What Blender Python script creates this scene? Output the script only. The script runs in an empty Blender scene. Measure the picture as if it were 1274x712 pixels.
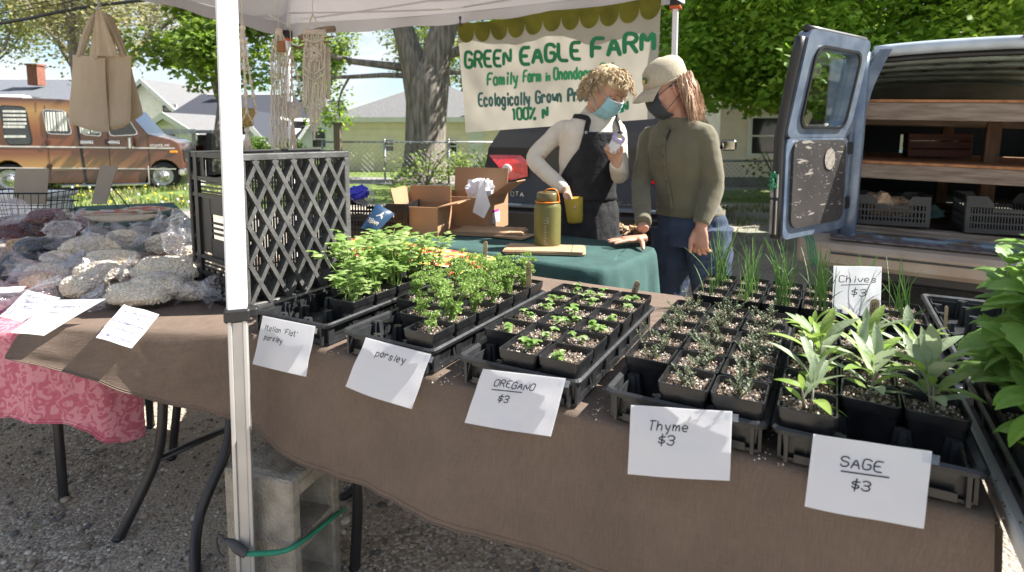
import bpy, math, random
from math import sin, cos, pi, radians, sqrt
from mathutils import Vector, Matrix, noise
R = random.Random(7)
V = Vector
scene = bpy.context.scene
COL = scene.collection
# ---------------------------------------------------------------- camera
F, CY, PITCH, EYE = 720.0, 234.3, radians(5.5), 1.3
cam = bpy.data.cameras.new('camera'); camo = bpy.data.objects.new('camera', cam); COL.objects.link(camo)
camo.location = (0, 0, EYE); camo.rotation_euler = (radians(90) - PITCH, 0, 0)
cam.sensor_width = 36; cam.lens = F / 1274 * 36; cam.shift_y = -(356 - CY) / 1274
cam.clip_start = .05; cam.clip_end = 800
cam.dof.use_dof = True; cam.dof.focus_distance = 1.75; cam.dof.aperture_fstop = 4.5
scene.camera = camo
# ---------------------------------------------------------------- light
SUN = V((1.0, .10, 1.04)).normalized()
w = bpy.data.worlds.new('World'); scene.world = w; w.use_nodes = True
nt = w.node_tree; nt.nodes.clear()
def nn(t, typ, **k):
    n = t.nodes.new(typ)
    for a, b in k.items(): setattr(n, a, b)
    return n
wo = nn(nt, 'ShaderNodeOutputWorld'); bg = nn(nt, 'ShaderNodeBackground'); sky = nn(nt, 'ShaderNodeTexSky')
sky.sky_type = 'NISHITA'; sky.sun_disc = False
sky.sun_elevation = math.asin(SUN.z); sky.sun_rotation = math.atan2(SUN.x, SUN.y)
sky.air_density = 1.0; sky.dust_density = .35; sky.ozone_density = 2.2
tc = nn(nt, 'ShaderNodeTexCoord'); mp = nn(nt, 'ShaderNodeMapping'); mp.inputs['Scale'].default_value = (1, 1, 2.6)
mp.inputs['Location'].default_value = (.35, .1, .2)
nz = nn(nt, 'ShaderNodeTexNoise'); nz.inputs['Scale'].default_value = 2.6; nz.inputs['Detail'].default_value = 8; nz.inputs['Roughness'].default_value = .58
rp = nn(nt, 'ShaderNodeValToRGB'); rp.color_ramp.elements[0].position = .44; rp.color_ramp.elements[1].position = .60
mx = nn(nt, 'ShaderNodeMixRGB'); mx.inputs[2].default_value = (5.6, 5.75, 6.0, 1)
L = nt.links.new
L(tc.outputs['Generated'], mp.inputs[0]); L(mp.outputs[0], nz.inputs['Vector']); L(nz.outputs[0], rp.inputs[0])
L(rp.outputs[0], mx.inputs[0]); L(sky.outputs[0], mx.inputs[1]); L(mx.outputs[0], bg.inputs[0]); L(bg.outputs[0], wo.inputs[0])
bg.inputs[1].default_value = .064
sl = bpy.data.lights.new('sun', 'SUN'); sl.energy = 5.0; sl.angle = radians(.53); sl.color = (1, .955, .88)
so = bpy.data.objects.new('sun', sl); COL.objects.link(so); so.rotation_euler = SUN.to_track_quat('Z', 'Y').to_euler()
scene.view_settings.view_transform = 'Standard'; scene.view_settings.look = 'None'
scene.view_settings.exposure = 1.56; scene.view_settings.gamma = 1
scene.render.engine = 'CYCLES'
cy = scene.cycles; cy.max_bounces = 7; cy.transparent_max_bounces = 12; cy.diffuse_bounces = 3; cy.glossy_bounces = 3
cy.transmission_bounces = 5; cy.use_denoising = True; cy.caustics_reflective = False; cy.caustics_refractive = False
cy.sample_clamp_indirect = 6

# ---------------------------------------------------------------- pixel helpers (photograph pixels -> points of the place)
def ray(px, py):
    u, v = (px - 637) / F, (py - CY) / F
    return V((0, cos(PITCH), -sin(PITCH))) + u * V((1, 0, 0)) - v * V((0, sin(PITCH), cos(PITCH)))
def at_y(px, py, Y):
    d = ray(px, py); return V((0, 0, EYE)) + d * (Y / d.y)
def at_z(px, py, z=0.):
    d = ray(px, py); return V((0, 0, EYE)) + d * ((z - EYE) / d.z)

# ---------------------------------------------------------------- materials
MATS = {}
def mat(name, col, rough=.6, metal=0., var=.12, vs=6., bump=0., bs=60., rnd=0., col2=None, spec=.5, lo=.35, hi=.65, trans=0., alpha=1., detail=4, stretch=(1, 1, 1), coat=0., coord='Object', sheen=0.):
    if name in MATS: return MATS[name]
    m = bpy.data.materials.new(name); m.use_nodes = True; t = m.node_tree; t.nodes.clear(); ln = t.links.new
    out = nn(t, 'ShaderNodeOutputMaterial'); p = nn(t, 'ShaderNodeBsdfPrincipled'); c = nn(t, 'ShaderNodeTexCoord')
    mpn = nn(t, 'ShaderNodeMapping'); mpn.inputs['Scale'].default_value = stretch; ln(c.outputs[coord], mpn.inputs[0])
    n = nn(t, 'ShaderNodeTexNoise'); n.inputs['Scale'].default_value = vs; n.inputs['Detail'].default_value = detail
    ln(mpn.outputs[0], n.inputs['Vector'])
    r = nn(t, 'ShaderNodeValToRGB'); e = r.color_ramp.elements
    c2 = col2 if col2 else tuple(min(1, x * (1 + var)) for x in col); c1 = col if col2 else tuple(x * (1 - var) for x in col)
    e[0].position = lo; e[1].position = hi; e[0].color = (*c1, 1); e[1].color = (*c2, 1)
    ln(n.outputs[0], r.inputs[0]); src = r.outputs[0]
    if rnd:
        oi = nn(t, 'ShaderNodeObjectInfo'); hs = nn(t, 'ShaderNodeHueSaturation'); mr = nn(t, 'ShaderNodeMapRange')
        mr.inputs[3].default_value = 1 - rnd; mr.inputs[4].default_value = 1 + rnd
        ln(oi.outputs['Random'], mr.inputs[0]); ln(mr.outputs[0], hs.inputs['Value']); ln(src, hs.inputs['Color']); src = hs.outputs[0]
    ln(src, p.inputs['Base Color'])
    p.inputs['Roughness'].default_value = rough; p.inputs['Metallic'].default_value = metal
    p.inputs['Specular IOR Level'].default_value = spec; p.inputs['Coat Weight'].default_value = coat; p.inputs['Coat Roughness'].default_value = .08
    p.inputs['Sheen Weight'].default_value = sheen
    if bump:
        b2 = nn(t, 'ShaderNodeTexNoise'); b2.inputs['Scale'].default_value = bs; b2.inputs['Detail'].default_value = 5; ln(mpn.outputs[0], b2.inputs['Vector'])
        bn = nn(t, 'ShaderNodeBump'); bn.inputs['Strength'].default_value = bump; bn.inputs['Distance'].default_value = .01
        ln(b2.outputs[0], bn.inputs['Height']); ln(bn.outputs[0], p.inputs['Normal'])
    sh = p.outputs[0]
    if trans:
        tr = nn(t, 'ShaderNodeBsdfTranslucent'); ln(src, tr.inputs[0]); ms = nn(t, 'ShaderNodeMixShader'); ms.inputs[0].default_value = trans
        ln(sh, ms.inputs[1]); ln(tr.outputs[0], ms.inputs[2]); sh = ms.outputs[0]
    if alpha < 1:
        tp = nn(t, 'ShaderNodeBsdfTransparent'); ms = nn(t, 'ShaderNodeMixShader'); ms.inputs[0].default_value = alpha
        ln(tp.outputs[0], ms.inputs[1]); ln(sh, ms.inputs[2]); sh = ms.outputs[0]
    ln(sh, out.inputs[0]); MATS[name] = m; return m
def leafmat(name, col, col2, trans=.45, rough=.5, vs=3., rnd=.12, coord='Object', var_lo=.35, var_hi=.65):
    return mat(name, col, rough=rough, col2=col2, vs=vs, trans=trans, rnd=rnd, lo=var_lo, hi=var_hi, coord=coord, bump=.15, bs=150)
def weave(name, col, rough=.85, scale=700., strength=.25, var=.18, trans=0., noise_s=9., col2=None):
    """woven cloth: two crossed thread waves as fine relief, slubby threads"""
    if name in MATS: return MATS[name]
    m = mat(name, col, rough=rough, var=var, vs=noise_s, trans=trans, col2=col2); t = m.node_tree; ln = t.links.new
    p = [n for n in t.nodes if n.type == 'BSDF_PRINCIPLED'][0]; c = [n for n in t.nodes if n.type == 'TEX_COORD'][0]
    hh = None
    for ax in ((1, .04, .04), (.04, .04, 1), (.04, 1, .04)):
        mm = nn(t, 'ShaderNodeMapping'); mm.inputs['Scale'].default_value = tuple(a * scale for a in ax); ln(c.outputs['Object'], mm.inputs[0])
        n = nn(t, 'ShaderNodeTexNoise'); n.inputs['Scale'].default_value = 1; n.inputs['Detail'].default_value = 1; ln(mm.outputs[0], n.inputs['Vector'])
        if hh is None: hh = n.outputs[0]
        else:
            ad = nn(t, 'ShaderNodeMath', operation='ADD'); ln(hh, ad.inputs[0]); ln(n.outputs[0], ad.inputs[1]); hh = ad.outputs[0]
    bn = nn(t, 'ShaderNodeBump'); bn.inputs['Strength'].default_value = strength; bn.inputs['Distance'].default_value = .004
    ln(hh, bn.inputs['Height']); ln(bn.outputs[0], p.inputs['Normal'])
    src = p.inputs['Base Color'].links[0].from_socket
    mr = nn(t, 'ShaderNodeMapRange'); mr.inputs[1].default_value = 1.1; mr.inputs[2].default_value = 1.9; mr.inputs[3].default_value = .86; mr.inputs[4].default_value = 1.14
    ln(hh, mr.inputs[0]); mu = nn(t, 'ShaderNodeMixRGB', blend_type='MULTIPLY'); mu.inputs[0].default_value = 1
    ln(src, mu.inputs[1]); ln(mr.outputs[0], mu.inputs[2]); ln(mu.outputs[0], p.inputs['Base Color'])
    return m
def voro(name, cols, scale, rough=.6, bump=.6, dist=.006, coord='Object', rnd_in=1., stretch=(1, 1, 1), pos=None, wash=None):
    """cells of several colours with relief: gravel, beans, potting soil"""
    if name in MATS: return MATS[name]
    m = bpy.data.materials.new(name); m.use_nodes = True; t = m.node_tree; t.nodes.clear(); ln = t.links.new
    out = nn(t, 'ShaderNodeOutputMaterial'); p = nn(t, 'ShaderNodeBsdfPrincipled'); c = nn(t, 'ShaderNodeTexCoord')
    mm = nn(t, 'ShaderNodeMapping'); mm.inputs['Scale'].default_value = stretch; ln(c.outputs[coord], mm.inputs[0])
    v = nn(t, 'ShaderNodeTexVoronoi'); v.inputs['Scale'].default_value = scale; v.inputs['Randomness'].default_value = rnd_in; ln(mm.outputs[0], v.inputs['Vector'])
    s = nn(t, 'ShaderNodeSeparateColor'); ln(v.outputs['Color'], s.inputs[0])
    r = nn(t, 'ShaderNodeValToRGB'); r.color_ramp.interpolation = 'CONSTANT'
    while len(r.color_ramp.elements) < len(cols): r.color_ramp.elements.new(.5)
    for i, cc in enumerate(cols):
        r.color_ramp.elements[i].position = pos[i] if pos else i / len(cols); r.color_ramp.elements[i].color = (*cc, 1)
    ln(s.outputs[0], r.inputs[0]); src = r.outputs[0]
    if wash:
        n = nn(t, 'ShaderNodeTexNoise'); n.inputs['Scale'].default_value = wash[1]; n.inputs['Detail'].default_value = 6; ln(c.outputs[coord], n.inputs['Vector'])
        rr = nn(t, 'ShaderNodeValToRGB'); rr.color_ramp.elements[0].position = .4; rr.color_ramp.elements[1].position = .62; ln(n.outputs[0], rr.inputs[0])
        mxx = nn(t, 'ShaderNodeMixRGB'); ln(rr.outputs[0], mxx.inputs[0]); ln(src, mxx.inputs[1]); mxx.inputs[2].default_value = (*wash[0], 1); src = mxx.outputs[0]
    ln(src, p.inputs['Base Color']); p.inputs['Roughness'].default_value = rough
    bn = nn(t, 'ShaderNodeBump', invert=True); bn.inputs['Strength'].default_value = bump; bn.inputs['Distance'].default_value = dist
    ln(v.outputs['Distance'], bn.inputs['Height']); ln(bn.outputs[0], p.inputs['Normal']); ln(p.outputs[0], out.inputs[0])
    MATS[name] = m; return m
def film(name, tint=(.9, .92, .95), alpha=.3, rough=.12, bs=30, bump=.8):
    """clear plastic film: mostly see-through, with sharp creased highlights"""
    if name in MATS: return MATS[name]
    m = bpy.data.materials.new(name); m.use_nodes = True; t = m.node_tree; t.nodes.clear(); ln = t.links.new
    out = nn(t, 'ShaderNodeOutputMaterial'); g = nn(t, 'ShaderNodeBsdfGlossy'); g.inputs['Roughness'].default_value = rough; g.inputs[0].default_value = (*tint, 1)
    d = nn(t, 'ShaderNodeBsdfTranslucent'); d.inputs[0].default_value = (*tint, 1)
    df = nn(t, 'ShaderNodeBsdfDiffuse'); df.inputs[0].default_value = (*tint, 1)
    tp = nn(t, 'ShaderNodeBsdfTransparent'); tp.inputs[0].default_value = (.97, .97, .98, 1)
    c = nn(t, 'ShaderNodeTexCoord'); n = nn(t, 'ShaderNodeTexNoise'); n.inputs['Scale'].default_value = bs; n.inputs['Detail'].default_value = 3; n.inputs['Distortion'].default_value = 1.2
    ln(c.outputs['Object'], n.inputs['Vector']); bn = nn(t, 'ShaderNodeBump'); bn.inputs['Strength'].default_value = bump; bn.inputs['Distance'].default_value = .02
    ln(n.outputs[0], bn.inputs['Height'])
    for q in (g, d, df): ln(bn.outputs[0], q.inputs['Normal'])
    lw = nn(t, 'ShaderNodeLayerWeight'); lw.inputs[0].default_value = .35; ln(bn.outputs[0], lw.inputs['Normal'])
    m0 = nn(t, 'ShaderNodeMixShader'); m0.inputs[0].default_value = .5; ln(d.outputs[0], m0.inputs[1]); ln(df.outputs[0], m0.inputs[2])
    m1 = nn(t, 'ShaderNodeMixShader'); m1.inputs[0].default_value = .55; ln(m0.outputs[0], m1.inputs[1]); ln(g.outputs[0], m1.inputs[2])
    mr = nn(t, 'ShaderNodeMapRange'); mr.inputs[3].default_value = alpha * .55; mr.inputs[4].default_value = min(1, alpha * 2.2); ln(lw.outputs['Facing'], mr.inputs[0])
    m2 = nn(t, 'ShaderNodeMixShader'); ln(mr.outputs[0], m2.inputs[0]); ln(tp.outputs[0], m2.inputs[1]); ln(m1.outputs[0], m2.inputs[2])
    ln(m2.outputs[0], out.inputs[0]); MATS[name] = m; return m
def glass(name, tint=(.8, .85, .85), alpha=.35, rough=.03):
    return film(name, tint, alpha, rough, bs=1, bump=0) if False else _glass(name, tint, alpha, rough)
def _glass(name, tint, alpha, rough):
    if name in MATS: return MATS[name]
    m = bpy.data.materials.new(name); m.use_nodes = True; t = m.node_tree; t.nodes.clear(); ln = t.links.new
    out = nn(t, 'ShaderNodeOutputMaterial'); g = nn(t, 'ShaderNodeBsdfGlossy'); g.inputs['Roughness'].default_value = rough
    tp = nn(t, 'ShaderNodeBsdfTransparent'); tp.inputs[0].default_value = (*tint, 1); fr = nn(t, 'ShaderNodeLayerWeight'); fr.inputs[0].default_value = .5; pw = nn(t, 'ShaderNodeMath', operation='POWER'); pw.inputs[1].default_value = 5; ln(fr.outputs['Facing'], pw.inputs[0])
    mr = nn(t, 'ShaderNodeMath', operation='ADD'); mr.inputs[1].default_value = alpha * .2; ln(pw.outputs[0], mr.inputs[0])
    ms = nn(t, 'ShaderNodeMixShader'); ln(mr.outputs[0], ms.inputs[0]); ln(tp.outputs[0], ms.inputs[1]); ln(g.outputs[0], ms.inputs[2]); ln(ms.outputs[0], out.inputs[0])
    MATS[name] = m; return m

# ---------------------------------------------------------------- mesh builder
class MB:
    def __init__(s): s.v = []; s.f = []; s.mi = []; s.cur = 0
    def add(s, vs, fs):
        b = len(s.v); s.v.extend(V(x) for x in vs); s.f.extend(tuple(i + b for i in f) for f in fs); s.mi.extend([s.cur] * len(fs)); return s
    def hexa(s, p):   # 8 points: bottom ring 0-3, top ring 4-7
        return s.add(p, [(3, 2, 1, 0), (4, 5, 6, 7), (0, 1, 5, 4), (1, 2, 6, 5), (2, 3, 7, 6), (3, 0, 4, 7)])
    def box(s, c, d, M=None, ch=0.):
        x, y, z = (q / 2 for q in d); c = V(c)
        if ch <= 0:
            p = [V((a * x, b * y, e * z)) for e in (-1, 1) for a, b in ((-1, -1), (1, -1), (1, 1), (-1, 1))]
            p = [c + (M @ q if M else q) for q in p]; return s.hexa(p)
        k = {}; vs = []
        for a in (-1, 1):
            for b in (-1, 1):
                for e in (-1, 1):
                    for ax in range(3):
                        q = [a * (x - ch), b * (y - ch), e * (z - ch)]; q[ax] = (a * x, b * y, e * z)[ax]
                        k[a, b, e, ax] = len(vs); q = V(q); vs.append(c + (M @ q if M else q))
        fs = []
        for a in (-1, 1):
            o = [(-1, -1), (1, -1), (1, 1), (-1, 1)]
            for ax, g in ((0, lambda m, n: (a, m, n)), (1, lambda m, n: (m, a, n)), (2, lambda m, n: (m, n, a))):
                f = [k[(*g(m, n), ax)] for m, n in o]
                if (a > 0) == (ax == 1): f.reverse()
                fs.append(f)
        for a in (-1, 1):
            for b in (-1, 1):
                fs.append([k[a, b, -1, 0], k[a, b, -1, 1], k[a, b, 1, 1], k[a, b, 1, 0]]); fs.append([k[a, -1, b, 0], k[a, -1, b, 2], k[a, 1, b, 2], k[a, 1, b, 0]])
                fs.append([k[-1, a, b, 1], k[-1, a, b, 2], k[1, a, b, 2], k[1, a, b, 1]])
                for e in (-1, 1): fs.append([k[a, b, e, 0], k[a, b, e, 1], k[a, b, e, 2]])
        return s.add(vs, fs)
    def prism(s, poly, o, ux, uy, h):   # polygon in plane (ux,uy) at o, extruded by vector h
        o, ux, uy, h = V(o), V(ux), V(uy), V(h); n = len(poly)
        vs = [o + ux * a + uy * b for a, b in poly]; vs += [q + h for q in vs]
        return s.add(vs, [tuple(range(n))[::-1], tuple(range(n, 2 * n))] + [(i, (i + 1) % n, n + (i + 1) % n, n + i) for i in range(n)])
    def tube(s, pts, r, n=8, cap=True, closed=False, flat=1., side=None):
        pts = [V(p) for p in pts]; m = len(pts)
        rr = list(r) if isinstance(r, (list, tuple)) else [r] * m
        if len(rr) != m: k_ = len(rr) - 1; rr = [rr[int(i * k_ / (m - 1))] * (1 - (i * k_ / (m - 1)) % 1) + rr[min(k_, int(i * k_ / (m - 1)) + 1)] * ((i * k_ / (m - 1)) % 1) for i in range(m)]
        vs = []; prev = None
        for i, p in enumerate(pts):
            a = pts[(i - 1) % m] if (closed or i > 0) else p; b = pts[(i + 1) % m] if (closed or i < m - 1) else p
            t = (b - a); t = t.normalized() if t.length > 1e-9 else V((0, 0, 1))
            if side is not None: u = V(side) - t * V(side).dot(t)
            elif prev is None: u = t.cross(V((0, 0, 1)) if abs(t.z) < .9 else V((1, 0, 0)))
            else: u = prev - t * prev.dot(t)
            u = u.normalized() if u.length > 1e-6 else t.orthogonal().normalized(); prev = u; w_ = t.cross(u)
            for k in range(n):
                an = 2 * pi * k / n; vs.append(p + (u * cos(an) + w_ * sin(an) * flat) * rr[i])
        fs = []
        for i in range(m if closed else m - 1):
            for k in range(n):
                j = (i + 1) % m; fs.append((i * n + k, i * n + (k + 1) % n, j * n + (k + 1) % n, j * n + k))
        if cap and not closed: fs += [tuple(range(n))[::-1], tuple(range((m - 1) * n, m * n))]
        return s.add(vs, fs)
    def loft(s, rings, cap=True, closed=True):
        n = len(rings[0]); vs = [p for r_ in rings for p in r_]; fs = []
        for i in range(len(rings) - 1):
            for k in range(n if closed else n - 1): fs.append((i * n + k, i * n + (k + 1) % n, (i + 1) * n + (k + 1) % n, (i + 1) * n + k))
        if cap and closed: fs += [tuple(range(n))[::-1], tuple(range((len(rings) - 1) * n, len(rings) * n))]
        return s.add(vs, fs)
    def lathe(s, prof, c=(0, 0, 0), n=20, M=None, cap=True):
        c = V(c); rings = []
        for r_, z in prof:
            ring = [V((r_ * cos(2 * pi * k / n), r_ * sin(2 * pi * k / n), z)) for k in range(n)]
            rings.append([c + (M @ q if M else q) for q in ring])
        return s.loft(rings, cap)
    def ell(s, c, r, n=14, m=9, M=None):
        c = V(c); rings = []
        for i in range(m + 1):
            a = -pi / 2 + pi * (i + (.12 if i == 0 else -.12 if i == m else 0)) / m
            rings.append([c + (M @ q if M else q) for q in [V((r[0] * cos(a) * cos(2 * pi * k / n), r[1] * cos(a) * sin(2 * pi * k / n), r[2] * sin(a))) for k in range(n)]])
        return s.loft(rings)
    def grid(s, fn, nu, nv, double=0.):
        vs = [fn(i / nu, j / nv) for j in range(nv + 1) for i in range(nu + 1)]
        return s.add(vs, [(j * (nu + 1) + i, j * (nu + 1) + i + 1, (j + 1) * (nu + 1) + i + 1, (j + 1) * (nu + 1) + i) for j in range(nv) for i in range(nu)])
    def mesh(s, name, mats):
        me = bpy.data.meshes.new(name); me.from_pydata([tuple(v) for v in s.v], [], s.f)
        for m in (mats if isinstance(mats, (list, tuple)) else [mats]): me.materials.append(m)
        if max(s.mi, default=0) > 0: me.polygons.foreach_set('material_index', s.mi)
        me.update(); return me
    def build(s, name, mats, parent=None, smooth=False, world=False, thick=0., bevel=0.):
        if parent is not None and world:
            Mi = wmat(parent).inverted(); s.v = [Mi @ v for v in s.v]
        me = s.mesh(name, mats)
        if smooth: me.polygons.foreach_set('use_smooth', [True] * len(me.polygons))
        return link(name, me, parent, thick, bevel)
def wmat(o):
    M = Matrix.LocRotScale(o.location, o.rotation_euler, o.scale)
    return wmat(o.parent) @ M if o.parent else M
def link(name, me, parent=None, thick=0., bevel=0.):
    o = bpy.data.objects.new(name, me); COL.objects.link(o)
    if parent is not None: o.parent = parent
    if thick:
        md = o.modifiers.new('solid', 'SOLIDIFY'); md.thickness = thick; md.offset = 0
    if bevel:
        md = o.modifiers.new('bevel', 'BEVEL'); md.width = bevel; md.segments = 2; md.limit_method = 'ANGLE'
    return o
def tag(o, label=None, cat=None, group=None, kind=None):
    if label: o['label'] = label
    if cat: o['category'] = cat
    if group: o['group'] = group
    if kind: o['kind'] = kind
    return o
def thing(name, label, cat, loc=(0, 0, 0), rz=0., group=None):
    o = bpy.data.objects.new(name, None); COL.objects.link(o); o.location = loc; o.rotation_euler = (0, 0, rz); o.empty_display_size = .1
    return tag(o, label, cat, group)
KIDS = {}
def copy_tree(o, parent=None, **k):
    c = o.copy(); COL.objects.link(c)
    if parent is not None: c.parent = parent
    for ch in [x for x in COL.objects if x.parent == o]: copy_tree(ch, c)
    return c
def rotz(a): return Matrix.Rotation(a, 3, 'Z')
def basis(x, y, z): return Matrix((V(x).normalized(), V(y).normalized(), V(z).normalized())).transposed()
def lerp(a, b, t): return a + (b - a) * t
def interp(tab, x):
    if x <= tab[0][0]: return tab[0][1]
    for (a, p), (b, q) in zip(tab, tab[1:]):
        if x <= b: return lerp(p, q, (x - a) / (b - a))
    return tab[-1][1]
def smoothpts(pts, it=2):
    for _ in range(it):
        q = [pts[0]]
        for a, b in zip(pts, pts[1:]): q += [a * .75 + b * .25, a * .25 + b * .75]
        pts = q + [pts[-1]]
    return pts

# ---------------------------------------------------------------- handwriting: stroke letters (x, y+2 on a 4x6 grid)
G = {'A': '02 28 42;14 34', 'B': '02 08 38 47 46 35 05;35 44 43 32 02', 'C': '47 38 18 07 03 12 32 43', 'D': '02 08 28 46 44 22 02', 'E': '48 08 02 42;05 35',
 'F': '48 08 02;05 35', 'G': '47 38 18 07 03 12 32 43 45 25', 'H': '02 08;42 48;05 45', 'I': '18 12', 'J': '38 33 22 12 03', 'K': '02 08;48 05 42', 'L': '08 02 42', 'M': '02 08 24 48 42',
 'N': '02 08 42 48', 'O': '18 07 03 12 32 43 47 38 18', 'P': '02 08 38 47 46 35 05', 'R': '02 08 38 47 46 35 05;25 42', 'S': '47 38 18 07 06 15 35 44 43 32 12 03',
 'T': '08 48;28 22', 'U': '08 03 12 32 43 48', 'V': '08 22 48', 'W': '08 12 26 32 48', 'Y': '08 25 48;25 22', 'a': '35 26 16 05 03 12 22 33;36 32',
 'b': '08 02;04 16 26 35 33 22 12 03', 'c': '35 26 16 05 03 12 22 33', 'd': '38 32;35 26 16 05 03 12 22 33', 'e': '04 34 35 26 16 05 03 12 32', 'f': '38 28 17 12;06 26',
 'g': '36 31 20 10 01;35 26 16 05 03 12 22 33', 'h': '08 02;04 16 26 35 32', 'i': '16 12;18 17', 'k': '08 02;35 04 32', 'l': '18 12', 'm': '06 02;04 16 25 22;24 36 45 42',
 'n': '06 02;04 16 26 35 32', 'o': '16 05 03 12 22 33 35 26 16', 'p': '06 00;04 16 26 35 33 22 12 03', 'r': '06 02;04 16 26 35', 's': '35 26 16 05 14 24 33 22 12 03',
 't': '18 13 22 32;06 26', 'u': '06 03 12 22 33;36 32', 'v': '06 22 46', 'w': '06 12 25 32 46', 'y': '06 13 23;36 20 10', 'z': '06 36 02 32', '$': '47 37 17 06 15 35 44 33 13 04;29 21',
 '1': '07 18 12', '3': '07 18 38 47 46 35 15;35 44 43 32 12 03', '0': '18 07 03 12 32 43 47 38 18', '%': '02 48;08 17 18 08;32 43 42 32', '5': '48 08 05 35 44 43 32 02', '6': '38 18 06 03 12 32 43 44 35 05',
 "'": '18 17', '.': '12 13', '-': '15 35', ',': '13 01', '&': '42 07 18 27 04 03 12 22 44', '=': '04 34;06 36', '/': '02 48'}
WID = {'i': 2, 'l': 2, 'I': 2, "'": 2, ' ': 2.6, '.': 2, ',': 2, '1': 2.6, 'm': 5, 'f': 3.4, 't': 3.6, 'r': 4}
def text(mb, s, fn, u0, v0, h, th, adv=1., slant=0., jit=.12, rise=0., seed=1, sm=2, width=1., off=.0007):
    """write s on the surface fn(u,v,offset): one ribbon per pen stroke; rise lifts the baseline along the line"""
    rr = random.Random(seed); k = h / 6; x = u0; q = 0
    for ch in s:
        if ch in G:
            jy = rr.uniform(-jit, jit) * 2 * k; ja = rr.uniform(-jit, jit) * .25
            for st in G[ch].split(';'):
                pts = []
                for pr in st.split():
                    a, b = int(pr[0]) + rr.uniform(-jit, jit), int(pr[1]) - 2 + rr.uniform(-jit, jit)
                    pts.append(V((x + (a * width + b * (slant + ja)) * k, v0 + b * k + jy + rise * (x - u0), 0)))
                if (pts[0] - pts[-1]).length < .3 * k: pts[-1] = pts[0].copy()
                pts = smoothpts(pts, sm); n = len(pts); vs = []; q += 1; o_ = off + (q % 4) * off * .12
                for i, p in enumerate(pts):
                    t = (pts[min(n - 1, i + 1)] - pts[max(0, i - 1)])
                    t = t.normalized() if t.length > 1e-9 else V((1, 0, 0)); m_ = V((-t.y, t.x, 0)); e = .55 if i in (0, n - 1) else 1
                    if i == 0: p = p - t * th * .25
                    if i == n - 1: p = p + t * th * .25
                    for sg in (1, -1):
                        c = p + m_ * th / 2 * e * sg; vs.append(fn(c.x, c.y, o_))
                mb.add(vs, [(2 * i, 2 * i + 1, 2 * i + 3, 2 * i + 2) for i in range(n - 1)])
        x += (WID.get(ch, 4.6 if ch.isupper() or ch in '$03%5' else 4.1) + .9) * k * adv * (width if ch != ' ' else 1)
    return x
def line(mb, fn, a, b, th, off=.0008, n=6):
    a, b = V((*a, 0)), V((*b, 0)); t = (b - a).normalized(); m_ = V((-t.y, t.x, 0)) * th / 2
    vs = []
    for i in range(n + 1):
        p = lerp(a, b, i / n)
        for sg in (1, -1): c = p + m_ * sg; vs.append(fn(c.x, c.y, off))
    mb.add(vs, [(2 * i, 2 * i + 1, 2 * i + 3, 2 * i + 2) for i in range(n)])

# ================================================================ THE SETTING
gravel_cols = [(.25, .215, .175), (.33, .285, .23), (.42, .37, .30), (.29, .245, .20), (.52, .47, .40), (.19, .165, .14)]
m_gravel = voro('gravel_ground', gravel_cols, 95, rough=.95, bump=.8, dist=.008, wash=((.42, .365, .29), 1.3))
m_grass = mat('lawn', (.09, .14, .03), rough=.95, col2=(.17, .24, .05), vs=2.2, bump=1, bs=90, detail=8)
m_asph = mat('driveway_asphalt', (.26, .25, .24), rough=.95, var=.15, vs=5, bump=.5, bs=200)
def sheet(name, pts, z, m, n=1):
    mb = MB(); mb.add([(x, y, z) for x, y in pts], [tuple(range(len(pts)))]); return tag(mb.build(name, m), kind='structure')
sheet('ground', [(-300, -60), (300, -60), (300, 500), (-300, 500)], 0, m_gravel)
sheet('lawn', [(-60, 9.6), (-4.5, 9.6), (-2.2, 10.6), (2.5, 11.0), (6.2, 10.2), (60, 10.6), (60, 200), (-60, 200)], .004, m_grass)
sheet('driveway', [(-60, 18.2), (-7, 15.2), (3, 13.2), (20, 10.9), (60, 10.9), (60, 12.0), (20, 12.1), (4, 14.9), (-7, 17.4), (-60, 21)], .010, m_asph)
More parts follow.
